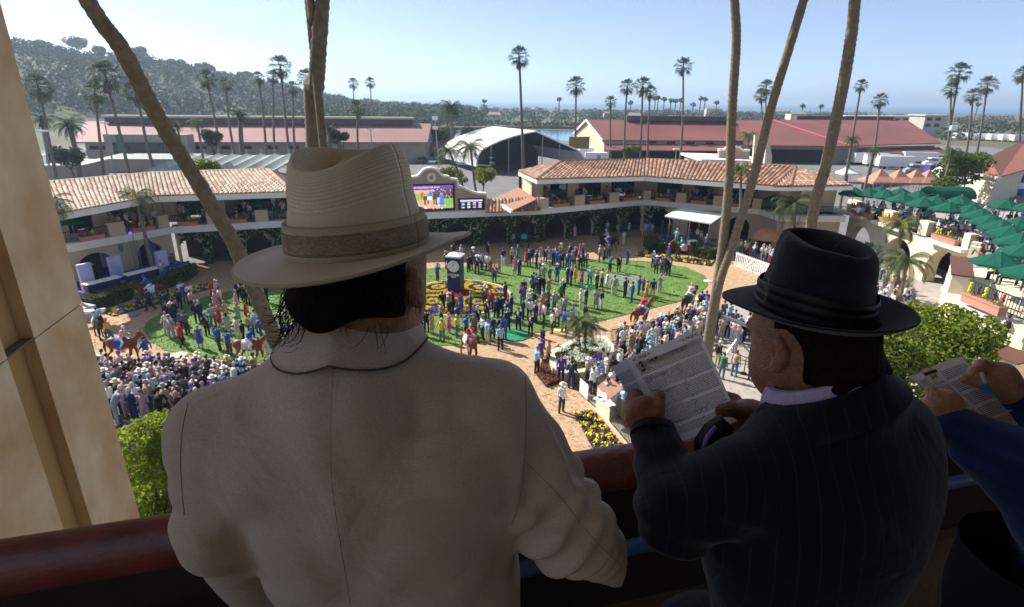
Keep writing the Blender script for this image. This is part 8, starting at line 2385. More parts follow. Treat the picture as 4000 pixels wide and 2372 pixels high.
def m1_body(P):
 d = head_fn(P, HC1, A1m)
 d = smin(d, capd(P, tuple(HC1 + np.array((0, -.01, -.05))), (Nk[0], Nk[1] - .005, CZ - .42), .050, .054), .03)
 d = smin(d, elld(P, (-.205, .73, CZ - .56), (.15, .07, .16)), .03)
 for s, a in ((-1, La), (1, Ra)):
  w = np.array(a[2]); t = w + (w - np.array(a[1])) / np.linalg.norm(w - np.array(a[1])) * .06
  d = smin(d, chain(P, [a[0], a[1], a[2], tuple(t)], [.045, .04, .03, .03], .02), .02)
 return d
body('body', m1_body, (-.62, .45, CZ - .90), (.20, 1.05, CZ - .06), .0042, SKN, m1)
def hair1(P):
 c = HC1
 L = lambda v: tuple(c + A1m @ np.array(v, np.float32))
 d = elld(P, L((-.004, -.012, -.004)), (.082, .094, .122), A1m)
 d = smin(d, elld(P, L((-.02, -.06, -.07)), (.075, .055, .055), A1m), .03)
 d = np.maximum(d, -elld(P, L((.02, .10, -.05)), (.11, .10, .15), A1m))
 d = np.maximum(d, -elld(P, L((.088, .02, -.02)), (.03, .05, .07), A1m))
 return smin(d + .004 * fbm(P, 3, 14, 2), np.full(P.shape[:-1], 9., np.float32), .01) if False else np.maximum(P[..., 2] - c[2] - .040, -smin(-(d + .004 * fbm(P, 3, 14, 2)), -(c[2] - .046 + .008 * np.sin(P[..., 0] * 60) - P[..., 2]), .02))
body('hair', hair1, tuple(HC1 - .17), tuple(HC1 + .17), .004, HAIRB, m1)
r1h = random.Random(8)
b = MB()
for i in range(144):
 left = i < 120
 px, py = (r1h.uniform(1095, 1200), r1h.uniform(1110, 1290)) if left else ((r1h.uniform(1160, 1520), r1h.uniform(1255, 1290)) if i < 138 else (r1h.uniform(1590, 1650), r1h.uniform(1085, 1150)))
 p = atZ(px, py, .70 + r1h.uniform(-.02, .03)); q = p.copy(); pts = [p]
 dr = Vector((-.35 if left else r1h.uniform(-.1, .35), r1h.uniform(-.3, .3), -1)).normalized()
 for k in range(6):
  dr = (dr + Vector((r1h.uniform(-.3, .25) - (.12 if left and k > 3 else 0), r1h.uniform(-.2, .2), .10 * k * (1 if left else .5)))).normalized(); q = q + dr * r1h.uniform(.004, .0095 if i < 200 else .016); pts.append(q.copy())
 b.tube(pts, [.0005, .0005, .0004, .0004, .0003, .0003, .0002], 3)
part(link('strands', b.mesh('strands', HAIRB)), m1)['kind'] = 'stuff'
def band_surface(name, c, prof, ang0, ang1, sx, sy, m, parent, thick=.003, n=40, tilt=(0, 0), yaw=0.0, drop=0.0, over=None):
 """Cloth band around the neck: prof = (radius, z) from lower to upper edge; angle 0 is the back."""
 vs, fs = [], []
 K = len(prof)
 for lay in (0, 1):
  for i in range(n + 1):
   a = ang0 + (ang1 - ang0) * i / n
   for r, z in prof:
    rr_ = r - lay * thick
    x, y = rr_ * sx * math.sin(a), -rr_ * sy * math.cos(a)
    x, y = x * math.cos(yaw) - y * math.sin(yaw), x * math.sin(yaw) + y * math.cos(yaw)
    vs.append((c[0] + x, c[1] + y, c[2] + z + tilt[0] * x + tilt[1] * y - drop * abs(math.sin(a)) * max(0, (r - .06) / .035)))
 if over:
  Q = np.array(vs, np.float32); half = len(Q) // 2
  for it in range(6):
   d0 = over(Q); g = np.stack([over(Q + np.eye(3, dtype=np.float32)[k_] * .002) - d0 for k_ in range(3)], -1); g /= np.maximum(np.linalg.norm(g, axis=1, keepdims=True), 1e-6)
   t_ = np.where(np.arange(len(Q)) < half, .0062, .0015)
   Q += g * np.maximum(t_ - d0, 0)[:, None] * .7
  vs = [tuple(float(x) for x in q) for q in Q]
 B = (n + 1) * K
 for lay in (0, 1):
  for i in range(n):
   for k in range(K - 1):
    q = lay * B + i * K + k; f = (q, q + K, q + K + 1, q + 1); fs.append(f if lay else f[::-1])
 for i in range(n):
  fs.append((i * K + K - 1, (i + 1) * K + K - 1, B + (i + 1) * K + K - 1, B + i * K + K - 1)); fs.append((i * K, B + i * K, B + (i + 1) * K, (i + 1) * K))
 b = MB(); b.add(vs, fs); return b.build(name, m, parent, smooth=True)
cl1 = band_surface('collar', (Nk[0] + .002, Nk[1], CZ - .264), [(.098, -.034), (.095, -.027), (.083, -.011), (.073, .002), (.067, .005), (.064, .006), (.061, .003)], R(-125), R(125), 1.02, 1.12, C_SUIT, m1, .004, 60, (.07, .08), 0, .030, m1_shell)
C_EDGE = mat('collar_shadow_line', (.12, .10, .08), .95, .1, 40)  # dark tube drawn in as the shadow line below the collar
brow('collar_shadow_edge', [Vector(cl1.data.vertices[i * 7].co) - Vector((0, 0, .0022)) for i in range(61)], C_EDGE, m1, .0016)
band_surface('shirt_collar', (Nk[0] + .006, Nk[1] + .004, CZ - .250), [(.066, -.05), (.062, 0), (.060, .014), (.057, .016)], R(-150), R(150), 1, 1, C_SHIRT, m1, .003, 40, (.18, .05))
def seam(name, pxs, fn, m, parent, r=.0011):
 pts = [hit(fn, *p) for p in pxs]; pts = [p for p in pts if p]
 if len(pts) > 2: brow(name, pts, m, parent, r)
def dense(pts, k=14):
 o = []
 for i in range(len(pts) - 1):
  for j in range(k): o.append((pts[i][0] + (pts[i + 1][0] - pts[i][0]) * j / k, pts[i][1] + (pts[i + 1][1] - pts[i][1]) * j / k))
 o = o + [pts[-1]]
 for it in range(60): o = [o[0]] + [((o[i - 1][0] + o[i + 1][0]) / 2, (o[i - 1][1] + o[i + 1][1]) / 2) for i in range(1, len(o) - 1)] + [o[-1]]
 return o
C_SEAM = mat('beige_seam', (.38, .325, .265), .9, .05, 20)
seam('back_seam', dense([(1302, 1420), (1290, 1620), (1287, 1880), (1318, 2050), (1368, 2360)]), m1_jacket, C_SEAM, m1, .0006)
seam('armhole_seam', dense([(2052, 1470), (2058, 1600), (2050, 1800), (2035, 1960), (1998, 2050)]), m1_jacket, C_SEAM, m1, .0012)
seam('armhole_seam', dense([(735, 1575), (705, 1680), (702, 1850), (720, 2010)]), m1_jacket, C_SEAM, m1, .0010)
seam('sleeve_seam', dense([(2058, 1810), (2190, 1930), (2260, 2040), (2330, 2120), (2430, 2215)]), m1_jacket, C_SEAM, m1, .0008)
# ---- straw hat
def hat(root, name, c, yaw, pitch, roll, fn_crown, fn_brim, mats, nu=120, thick=.0025):
 M = Matrix.Rotation(yaw, 4, 'Z') @ Matrix.Rotation(pitch, 4, 'X') @ Matrix.Rotation(roll, 4, 'Y'); M.translation = c
 def grid(fn, nv, nm, m, closed_top=False):
  v = []; uv = []
  for j in range(nv + 1):
   for i in range(nu + 1):
    a = 2 * math.pi * i / nu
    v.append(M @ Vector(fn(a, j / nv))); uv.append((i / nu, j / nv))
  f = [(j * (nu + 1) + i, j * (nu + 1) + i + 1, (j + 1) * (nu + 1) + i + 1, (j + 1) * (nu + 1) + i) for j in range(nv) for i in range(nu)]
  return np_mesh(nm, [tuple(p) for p in v], f, m, uv=uv)
 return grid, M
def straw(name, c1, c2, su, sv, bump):
 m = mat(name, c1, .75, .06, 30, second=c2, spec=.25)
 n, l, bs = nodes_of(m)
 uv = n.new('ShaderNodeTexCoord'); mp = n.new('ShaderNodeMapping'); mp.inputs['Scale'].default_value = (su, sv, 1); l.new(uv.outputs['UV'], mp.inputs[0])
 br = n.new('ShaderNodeTexBrick'); br.inputs['Scale'].default_value = 1; br.inputs['Mortar Size'].default_value = .10; br.inputs['Mortar Smooth'].default_value = 1.0; br.inputs['Brick Width'].default_value = 1; br.inputs['Row Height'].default_value = .5; br.offset = .5
 br.inputs['Color1'].default_value = (*c1, 1); br.inputs['Color2'].default_value = (*c2, 1); br.inputs['Mortar'].default_value = (*[q * .72 for q in c1], 1); l.new(mp.outputs[0], br.inputs['Vector'])
 old = bs.inputs['Base Color'].links[0].from_socket
 mx = n.new('ShaderNodeMix'); mx.data_type = 'RGBA'; mx.inputs['Factor'].default_value = .75; l.new(old, mx.inputs[6]); l.new(br.outputs['Color'], mx.inputs[7]); l.new(mx.outputs[2], bs.inputs['Base Color'])
 bp = n.new('ShaderNodeBump'); bp.inputs['Strength'].default_value = bump; bp.inputs['Distance'].default_value = .0012; bp.invert = True; l.new(br.outputs['Fac'], bp.inputs['Height']); l.new(bp.outputs[0], bs.inputs['Normal'])
 return m
ST1 = straw('straw_crown', (.78, .68, .50), (.86, .77, .60), 170, 46, .45)
ST2 = straw('straw_brim', (.76, .69, .56), (.84, .78, .66), 210, 26, .45)
ST3 = straw('straw_band', (.62, .53, .38), (.70, .61, .45), 260, 8, .6)
ST4 = straw('straw_band_dark', (.30, .235, .16), (.58, .50, .37), 170, 9, .9)
ss = lambda e0, e1, x: (lambda t: t * t * (3 - 2 * t))(max(0, min(1, (x - e0) / (e1 - e0))))
def crown(a, t, rx, ry, hr, dent, pin):
 ca, sa = math.cos(a), math.sin(a)
 fr = max(0, sa)
 pn = 1 - pin * ss(.1, .55, t) * (math.exp(-((a - math.pi / 2 - .68) / .30) ** 2) + math.exp(-((a - math.pi / 2 + .68) / .30) ** 2))
 if t < .5:
  u = t / .5
  return (rx * (1 - .10 * u ** 1.6) * ca * pn, ry * (1 - .10 * u ** 1.6) * sa * pn, .52 * hr * u)
 w = 1 - (1 - (t - .5) / .5) ** 1.9
 k = .90 * max(0, math.cos(w * math.pi / 2)) ** .55
 x, y = rx * k * ca * pn, ry * k * sa * pn
 return (x, y, hr * (.52 + .48 * math.sin(min(1, w * 1.5) * math.pi / 2)) - dent(x, y) * ss(.42, .86, w))
def crown1(a, t):
 sa = math.sin(a)
 hr = .132 + .004 * math.cos(a) ** 2 - .004 * max(0, sa) ** 2 - .024 * max(0, -sa) ** 2
 return crown(a, t, .0815, .0955, hr, lambda x, y: .040 - .018 * math.exp(-((x / .022) ** 2 + ((y - .004) / .034) ** 2)) - .016 * max(0, -y / .06), .10)
def brim1(a, t):
 ca, sa = math.cos(a), math.sin(a)
 rx, ry = .080 + .058 * t, .094 + .068 * t
 z = t * t * (.004 * ca * ca - .006 * max(0, -sa) ** 1.5 - .014 * max(0, sa)) + .003 * max(0, t - .8) * 5 - .003 * t
 z += .008 * t * ca + .003 * math.sin(2 * a + .6) * t
 return (rx * ca, ry * sa, z)
h1 = Vector(HB1)
grid1, MH1 = hat(m1, 'hat', h1, R(-20), R(-1.5), R(-4.2), None, None, None)
ho = part(link('hat', grid1(crown1, 64, 'crown', ST1)), m1); ho.modifiers.new('thickness', 'SOLIDIFY').thickness = .002
bo = part(link('hat_brim', grid1(brim1, 26, 'brim', ST2)), ho); bo.modifiers.new('thickness', 'SOLIDIFY').thickness = .0022
def band1(z0, z1, off):
 def f(a, t):
  z = z0 + (z1 - z0) * t; k = 1 - .02 * (z / .05)
  return ((.0815 + off) * k * math.cos(a), (.0955 + off) * k * math.sin(a), z)
 return f
for nm, z0, z1, off, m, nv in (('hat_band', .000, .042, .0035, ST3, 4), ('band_stripe', .009, .033, .0052, ST4, 6)):
 q = part(link(nm, grid1(band1(z0, z1, off), nv, nm, m)), ho); q.modifiers.new('thickness', 'SOLIDIFY').thickness = .0022
b = MB(); rim = [MH1 @ Vector(brim1(2 * math.pi * k / 120, 1.0)) for k in range(121)]; b.tube(rim, .0022, 6, cap=False); part(link('brim_edge', b.mesh('brim_edge', ST3, True)), ho)
# ---- man in the black hat reading
m2 = empty('person', (.50, .76, CZ + FZ), 'man in navy pinstripe suit and black fedora reading a newspaper at the railing', 'person')
HC2 = np.array(atZ(3165, 1318, .965))
f2 = np.array((-.40, .87, -.28)); f2 /= np.linalg.norm(f2)
u2_ = np.array((-.06, .10, 1.0)); u2_ -= f2 * (u2_ @ f2); u2_ /= np.linalg.norm(u2_)
r2v = np.cross(f2, u2_)
A2m = np.stack((r2v, f2, u2_), 1).astype(np.float32)
L2h = lambda v: tuple(HC2 + A2m @ np.array(v, np.float32))
N2 = atZ(3200, 1480, .945)
Ls2, Rs2 = Zp(2880, 1885, .90), Zp(3440, 1695, .97)
NB2 = Zp(3190, 1712, .95)
ax2 = np.array((-.42, .28, .86)); ax2 /= np.linalg.norm(ax2)
e1_ = np.cross(ax2, (0, 1, 0)); e1_ /= np.linalg.norm(e1_)
F2m = np.stack((e1_, np.cross(ax2, e1_), ax2), 1).astype(np.float32)
La2 = [Ls2, Zp(2650, 2000, .93), Zp(2560, 1720, 1.03)]
Ra2 = [Rs2, Zp(3420, 1950, 1.08), Zp(2990, 1690, 1.12)]
def m2_torso(P):
 d = chain(P, [tuple(np.array(Zp(3180, 1960, .965))), Zp(3110, 2100, .985), Zp(3080, 2420, 1.02)], [.165, .155, .135], .05)
 d = smin(d, elld(P, Zp(3330, 1880, .96), (.13, .10, .14)), .06)
 return d
def m2_jacket(P):
 d = m2_torso(P)
 d = smin(d, capd(P, NB2, Rs2, .068, .072), .06)
 d = smin(d, capd(P, NB2, Ls2, .066, .064), .05)
 l_ = chain(P, La2, [.070, .066, .043], .025) + fold(P, La2[1], (.2, .3, 1), .006, .05, .13, 2) + fold(P, (np.array(La2[1]) + np.array(La2[2])) / 2, (.25, .2, 1), .004, .045, .09, 5)
 r_ = chain(P, Ra2, [.080, .066, .045], .02)
 d = smin(d, l_, .02); d = smin(d, r_, .03)
 d = d + fold(P, Zp(3350, 1900, .85), (.7, 0, .6), .004, .14, .2, 7) + fold(P, Zp(2900, 1760, .85), (.6, .3, -.8), .004, .08, .09, 1)
 d = smin(d, elld(P, tuple(np.array(N2) - ax2 * .055), (.112, .112, .052), F2m), .03)
 hole = capd(P, tuple(np.array(N2) - ax2 * .13), tuple(np.array(N2) + ax2 * .1), .066, .078)
 return np.maximum(d, -hole)
body('jacket', m2_jacket, (.12, .48, CZ - 1.25), (1.0, 1.25, CZ - .36), .005, C_PIN, m2)
legs2 = lambda P: np.minimum(chain(P, [(.40, .80, CZ - 1.05), (.40, .86, CZ - 1.42), (.40, .80, CZ + FZ + .06)], [.13, .085, .065], .03), chain(P, [(.58, .80, CZ - 1.05), (.60, .86, CZ - 1.42), (.60, .80, CZ + FZ + .06)], [.13, .085, .065], .03))
body('trousers', legs2, (.2, .55, CZ - 1.84), (.85, 1.1, CZ - .9), .014, C_PIN, m2)
shoes(m2, .40, .60, .80)
def hand_chain(P, pts, r): return chain(P, [tuple(p) for p in pts], r, .004)
def hand_left2(P):
 d = capd(P, La2[2], Zp(2536, 1665, 1.05), .029, .030)
 d = smin(d, elld(P, Zp(2516, 1622, 1.058), (.036, .024, .040)), .012)
 d = smin(d, hand_chain(P, [Zp(2548, 1648, 1.046), Zp(2566, 1592, 1.044), Zp(2577, 1545, 1.052)], [.0185, .0145, .0112]), .006)
 for i, (x0, y0, x1, y1) in enumerate(((2487, 1592, 2490, 1538), (2474, 1606, 2470, 1560), (2470, 1622, 2466, 1586), (2474, 1640, 2474, 1612))):
  d = smin(d, hand_chain(P, [Zp(x0, y0, 1.068), Zp(x1, y1, 1.10), Zp(x1 + 55, y1 - 8, 1.135), Zp(x1 + 90, y1, 1.13)], [.0148, .0128, .0115, .0095]), .004)
 return d
def hand_right2(P):
 d = capd(P, Ra2[2], Zp(2935, 1640, 1.12), .030, .032)
 d = smin(d, elld(P, Zp(2915, 1622, 1.12), (.042, .024, .034)), .02)
 d = smin(d, hand_chain(P, [Zp(2915, 1608, 1.105), Zp(2862, 1598, 1.09), Zp(2818, 1605, 1.088)], [.020, .0155, .0125]), .008)
 for i, (x, y) in enumerate(((2830, 1660), (2838, 1690), (2850, 1705))):
  d = smin(d, hand_chain(P, [Zp(2905, 1640 + 14 * i, 1.125), Zp(2868, 1655 + 16 * i, 1.15), Zp(x, y, 1.145)], [.015, .0125, .010]), .006)
 d = smin(d, hand_chain(P, [Zp(2905, 1600, 1.13), Zp(2868, 1560, 1.15), Zp(2835, 1545, 1.16)], [.015, .012, .010]), .006)
 return d
def m2_body(P):
 d = head_fn(P, HC2, A2m, 1.07)
 d = smin(d, capd(P, L2h((0, -.015, -.05)), tuple(np.array(N2) - ax2 * .12), .060, .066), .035)
 d = smin(d, elld(P, L2h((-.024, .045, -.055)), (.050, .050, .052), A2m), .03)
 d = smin(d, elld(P, Zp(3130, 2050, .985), (.11, .09, .13)), .05)
 d = smin(d, chain(P, La2, [.05, .042, .028], .02), .02)
 d = smin(d, chain(P, Ra2, [.05, .042, .030], .02), .02)
 return smin(smin(d, hand_left2(P), .012), hand_right2(P), .012)
body('body', m2_body, (.15, .6, CZ - .98), (.90, 1.25, CZ - .16), .0036, SKN, m2)
def hair2(P):
 d = elld(P, L2h((0, -.016, .0)), (.082, .095, .124), A2m)
 d = smin(d, elld(P, L2h((0, -.075, -.07)), (.066, .045, .05), A2m), .03)
 d = np.maximum(d, -elld(P, L2h((0, .138, -.06)), (.16, .118, .20), A2m))
 d = np.maximum(d, -elld(P, L2h((-.095, -.006, -.03)), (.045, .040, .062), A2m))
 d = np.maximum(d, (P - HC2.astype(np.float32)) @ A2m[:, 2] - .046)
 d = -smin(-d, (P - HC2.astype(np.float32)) @ A2m[:, 2] + .072 + .006 * np.sin(P[..., 0] * 90), .02)
 return d + .004 * fbm(P, 4, 15, 2)
body('hair', hair2, tuple(HC2 - .19), tuple(HC2 + .19), .0042, HAIRR, m2)
b = MB()
for i in range(130):
 px, py = r1h.uniform(3300, 3400), r1h.uniform(1270, 1390); p = atZ(px, py, .97 + r1h.uniform(-.03, .03)); q = p.copy(); pts = [p]; dr = Vector((.3, r1h.uniform(-.3, .3), -1)).normalized()
 for k in range(5): dr = (dr + Vector((r1h.uniform(-.3, .4), r1h.uniform(-.2, .2), .1 * k))).normalized(); q = q + dr * r1h.uniform(.004, .009); pts.append(q.copy())
 b.tube(pts, [.0007, .0007, .0006, .0005, .0004, .0003], 3)
part(link('strands', b.mesh('strands', HAIRR)), m2)['kind'] = 'stuff'
band_surface('shirt_collar', tuple(N2 + Vector((-.002, 0, .0))), [(.083, -.05), (.081, -.01), (.078, .013), (.075, .015)], R(-160), R(160), 1, 1, C_LAV, m2, .004, 40, (.48, -.30), R(35))
band_surface('collar', tuple(N2 + Vector((-.002, 0, -.018))), [(.132, -.045), (.116, -.024), (.098, -.002), (.089, .013), (.085, .010)], R(-125), R(125), 1, 1, C_PIN, m2, .005, 40, (.48, -.30), R(35))
FELT = mat('black_felt', (.0075, .010, .017), .9, scale=40, second=(.013, .018, .03), bump=.3, bscale=400, sheen=.25, spec=.1)
HB2 = Vector(L2h((0, -.006, .050)))
def crown2(a, t):
 sa = math.sin(a)
 hr = .123 + .010 * max(0, sa) - .004 * max(0, -sa)
 return crown(a, t, .0815, .0960, hr, lambda x, y: .030 * math.exp(-(x / .022) ** 2) + .004, .13)
def brim2(a, t):
 ca, sa = math.cos(a), math.sin(a)
 rx, ry = .080 + .053 * t, .095 + .061 * t
 z = t * t * (.018 * ca * ca + .030 * max(0, -sa) ** 1.6 - .012 * max(0, sa)) - .004 * t
 return (rx * ca, ry * sa, z)
MH2 = Matrix(((A2m[0, 0], A2m[0, 1], A2m[0, 2], HB2.x), (A2m[1, 0], A2m[1, 1], A2m[1, 2], HB2.y), (A2m[2, 0], A2m[2, 1], A2m[2, 2], HB2.z), (0, 0, 0, 1)))
HT = Matrix.Rotation(R(18), 4, 'X')
def grid2(fn, nv, nm, m, nu=110):
 v = [tuple(MH2 @ HT @ Vector(fn(2 * math.pi * i / nu, j / nv))) for j in range(nv + 1) for i in range(nu + 1)]
 f = [(j * (nu + 1) + i, j * (nu + 1) + i + 1, (j + 1) * (nu + 1) + i + 1, (j + 1) * (nu + 1) + i) for j in range(nv) for i in range(nu)]
 return np_mesh(nm, v, f, m)
ho2 = part(link('hat', grid2(crown2, 60, 'crown', FELT)), m2); ho2.modifiers.new('thickness', 'SOLIDIFY').thickness = .002
bo2 = part(link('hat_brim', grid2(brim2, 22, 'brim', FELT)), ho2); bo2.modifiers.new('thickness', 'SOLIDIFY').thickness = .0035
RIB = mat('black_ribbon', (.006, .006, .008), .5, .2, 30)
def band2(z0, z1, off):
 def f(a, t):
  z = z0 + (z1 - z0) * t; o = off + .0022 * abs(math.sin(t * math.pi * 3)); k = 1 - .02 * (z / .05)
  return ((.0815 + o) * k * math.cos(a), (.096 + o) * k * math.sin(a), z + .006 * t * math.sin(a * 2 + 1) )
 return f
part(link('hat_band', grid2(band2(.0, .046, .002), 18, 'hat_band', RIB)), ho2)
pth = [MH2 @ HT @ Vector((-.086, .026, z)) for z in (.012, .03, .05, .07)]
b = MB()
for i in range(46):
 t = r1h.random(); p = pth[0].lerp(pth[3], t); s = -1 if i % 2 else 1
 dn = (MH2.to_3x3() @ Vector((0, s * 1.0, 1.4))).normalized(); b.tube([p, p + dn * r1h.uniform(.006, .016) * (1.1 - t * .7)], [.0005, .0002], 3)
b.tube(pth, [.0009, .0008, .0006, .0003], 4)
part(link('feather', b.mesh('feather', mat('grey_feather', (.16, .16, .16), .6, .5, 200))), ho2)
tie = MB()
tp_ = [Zp(2838, 1650, 1.0), Zp(2795, 1690, 1.0), Zp(2768, 1740, 1.0), Zp(2765, 1800, .99)]
tie.tube(tp_, [.018, .024, .027, .024], 12); part(link('necktie', tie.mesh('necktie', mat('necktie_dark', (.012, .011, .02), .5, .2, 30), True)), m2)
tie = MB()
for k, o in enumerate(((-9, -3), (-17, 6))):
 tie.tube([Zp(2805 + o[0], 1672 + o[1], .972), Zp(2772 + o[0], 1710 + o[1], .966), Zp(2752 + o[0] * .4, 1760 + o[1], .964)], .0042 - .0012 * k, 6)
q = part(link('tie_stripe', tie.mesh('tie_stripe', mat('tie_lavender', (.28, .18, .60), .5), True)), m2)
cf = MB(); cf.tube([Zp(2553, 1700, 1.035), Zp(2550, 1672, 1.045)], [.0435, .0405], 20, cap=False); part(link('shirt_cuff', cf.mesh('shirt_cuff', C_PIN, True)), m2)
# ---- printed sheets
INK = mat('print_ink', (.045, .05, .065), .8, .2, 200)
PEN = mat('pen_marks', (.04, .06, .30), .6)
def paper_mat(name, c, rows, cols, seed):
 m = mat(name, c, .8, .04, 6, trans=.5)
 n, l, bs = nodes_of(m)
 uv = n.new('ShaderNodeTexCoord'); mp = n.new('ShaderNodeMapping'); mp.inputs['Scale'].default_value = (cols, rows, 1); mp.inputs['Location'].default_value = (seed, seed * 2, 0); l.new(uv.outputs['UV'], mp.inputs[0])
 sx = n.new('ShaderNodeSeparateXYZ'); l.new(mp.outputs[0], sx.inputs[0])
 fr = n.new('ShaderNodeMath'); fr.operation = 'FRACT'; l.new(sx.outputs['Y'], fr.inputs[0])
 ln = n.new('ShaderNodeMath'); ln.operation = 'LESS_THAN'; ln.inputs[1].default_value = .55; l.new(fr.outputs[0], ln.inputs[0])
 fl = n.new('ShaderNodeMath'); fl.operation = 'FLOOR'; l.new(sx.outputs['Y'], fl.inputs[0])
 cb = n.new('ShaderNodeCombineXYZ'); l.new(sx.outputs['X'], cb.inputs['X']); l.new(fl.outputs[0], cb.inputs['Y'])
 wn_ = n.new('ShaderNodeTexNoise'); wn_.inputs['Scale'].default_value = 1.0; wn_.inputs['Detail'].default_value = 3; l.new(cb.outputs[0], wn_.inputs['Vector'])
 gt = n.new('ShaderNodeMath'); gt.operation = 'GREATER_THAN'; gt.inputs[1].default_value = .44; l.new(wn_.outputs['Fac'], gt.inputs[0])
 mu = n.new('ShaderNodeMath'); mu.operation = 'MULTIPLY'; l.new(ln.outputs[0], mu.inputs[0]); l.new(gt.outputs[0], mu.inputs[1])
 s0 = n.new('ShaderNodeSeparateXYZ'); l.new(uv.outputs['UV'], s0.inputs[0])
 prev = mu.outputs[0]
 for ax, lo, hi in (('X', .06, .95), ('Y', .07, .90)):
  for op, th in (('GREATER_THAN', lo), ('LESS_THAN', hi)):
   q = n.new('ShaderNodeMath'); q.operation = op; q.inputs[1].default_value = th; l.new(s0.outputs[ax], q.inputs[0])
   w = n.new('ShaderNodeMath'); w.operation = 'MULTIPLY'; l.new(prev, w.inputs[0]); l.new(q.outputs[0], w.inputs[1]); prev = w.outputs[0]
 yb = n.new('ShaderNodeMath'); yb.operation = 'MULTIPLY'; yb.inputs[1].default_value = 5.2; l.new(s0.outputs['Y'], yb.inputs[0])
 yf = n.new('ShaderNodeMath'); yf.operation = 'FRACT'; l.new(yb.outputs[0], yf.inputs[0])
 yg = n.new('ShaderNodeMath'); yg.operation = 'LESS_THAN'; yg.inputs[1].default_value = .82; l.new(yf.outputs[0], yg.inputs[0])
 w = n.new('ShaderNodeMath'); w.operation = 'MULTIPLY'; l.new(prev, w.inputs[0]); l.new(yg.outputs[0], w.inputs[1])
 k_ = n.new('ShaderNodeMath'); k_.operation = 'MULTIPLY'; k_.inputs[1].default_value = .78; l.new(w.outputs[0], k_.inputs[0])
 old = bs.inputs['Base Color'].links[0].from_socket
 mx = n.new('ShaderNodeMix'); mx.data_type = 'RGBA'; l.new(k_.outputs[0], mx.inputs['Factor']); l.new(old, mx.inputs[6]); mx.inputs[7].default_value = (.05, .055, .075, 1); l.new(mx.outputs[2], bs.inputs['Base Color'])
 for q in n:
  if q.type == 'BSDF_TRANSLUCENT': l.new(mx.outputs[2], q.inputs['Color'])
 return m
PAP = paper_mat('newsprint', (.74, .75, .78), 62, 70, 3)
PAPB = paper_mat('newsprint_back', (.50, .51, .54), 62, 45, 9)
PAPW = paper_mat('white_print', (.80, .80, .82), 46, 60, 5)
def page(name, c4, m, parent, bulge=0.0, n=14, curl=0.0):
 """Sheet between four corners (top left, top right, bottom right, bottom left) with a soft bow."""
 tl, tr, br_, bl_ = [Vector(p) for p in c4]
 nr = (tr - tl).cross(bl_ - tl).normalized()
 v, uv = [], []
 for j in range(n + 1):
  for i in range(n + 1):
   s, t = i / n, j / n
   p = tl.lerp(tr, s).lerp(bl_.lerp(br_, s), t)
   v.append(tuple(p + nr * (bulge * math.sin(math.pi * s) + curl * (s - .5) * (t - .5) + .0012 * math.sin(9 * s + 4 * t)))); uv.append((s, 1 - t))
 f = [(j * (n + 1) + i, j * (n + 1) + i + 1, (j + 1) * (n + 1) + i + 1, (j + 1) * (n + 1) + i) for j in range(n) for i in range(n)]
 o = link(name, np_mesh(name, v, f, m, uv=uv)); part(o, parent)
 return o, (lambda s, t, h=.0012: Vector(tl.lerp(tr, s).lerp(bl_.lerp(br_, s), t)) - nr * (h - bulge * math.sin(math.pi * s))), (tr - tl), (tl - bl_), -nr
np_ = empty('newspaper', Zp(2640, 1560, 1.10), 'folded horse racing newspaper with large number three heading', 'newspaper')
pg, PT, ux, uy, pn_ = page('front_page', [Zp(2448, 1402, 1.10), Zp(2728, 1286, 1.16), Zp(2888, 1642, 1.10), Zp(2633, 1736, 1.05)], PAP, np_, -.003)
pb, PB, bx_, by_, pbn = page('back_page', [Zp(2400, 1424, 1.155), Zp(2450, 1405, 1.105), Zp(2640, 1738, 1.053), Zp(2600, 1730, 1.10)], PAPB, np_, -.022)
page('under_page', [Zp(2392, 1438, 1.17), Zp(2470, 1388, 1.17), Zp(2660, 1700, 1.10), Zp(2580, 1740, 1.11)], PAPB, np_, -.004)
o, ad, _, _, _ = page('advert_page', [Zp(2575, 1640, 1.075), Zp(2600, 1640, 1.07), Zp(2640, 1742, 1.06), Zp(2592, 1748, 1.075)], mat('black_advert', (.012, .012, .014), .4, .1, 20), np_)
def on_page(txt, s, t, size, m=INK, bold=0.0, al='LEFT'): put_text(txt, size, m, frame(PT(s, t), ux, uy), np_, 'lettering', al, bold)
BARE = mat('bare_newsprint', (.74, .75, .78), .8, .03, 6, trans=.5)
def strip_(s0, s1, t0, t1, h=.0008):
 b = MB(); b.add([PT(s0, t0, h), PT(s1, t0, h), PT(s1, t1, h), PT(s0, t1, h)], [(0, 1, 2, 3)]); part(link('blank_strip', b.mesh('blank_strip', BARE)), pg)
strip_(.05, .97, .085, .15); strip_(.05, .20, .10, .20)
on_page('BC PAGE 47', .05, .045, .0085, INK, .0002); on_page('BC PAGE 47', .96, .045, .0085, INK, .0002, 'RIGHT')
on_page('3', .085, .145, .028, INK, .0008); on_page('Del Mar', .20, .115, .0105, INK, .0002); on_page('1 Furlong', .50, .118, .008, INK)
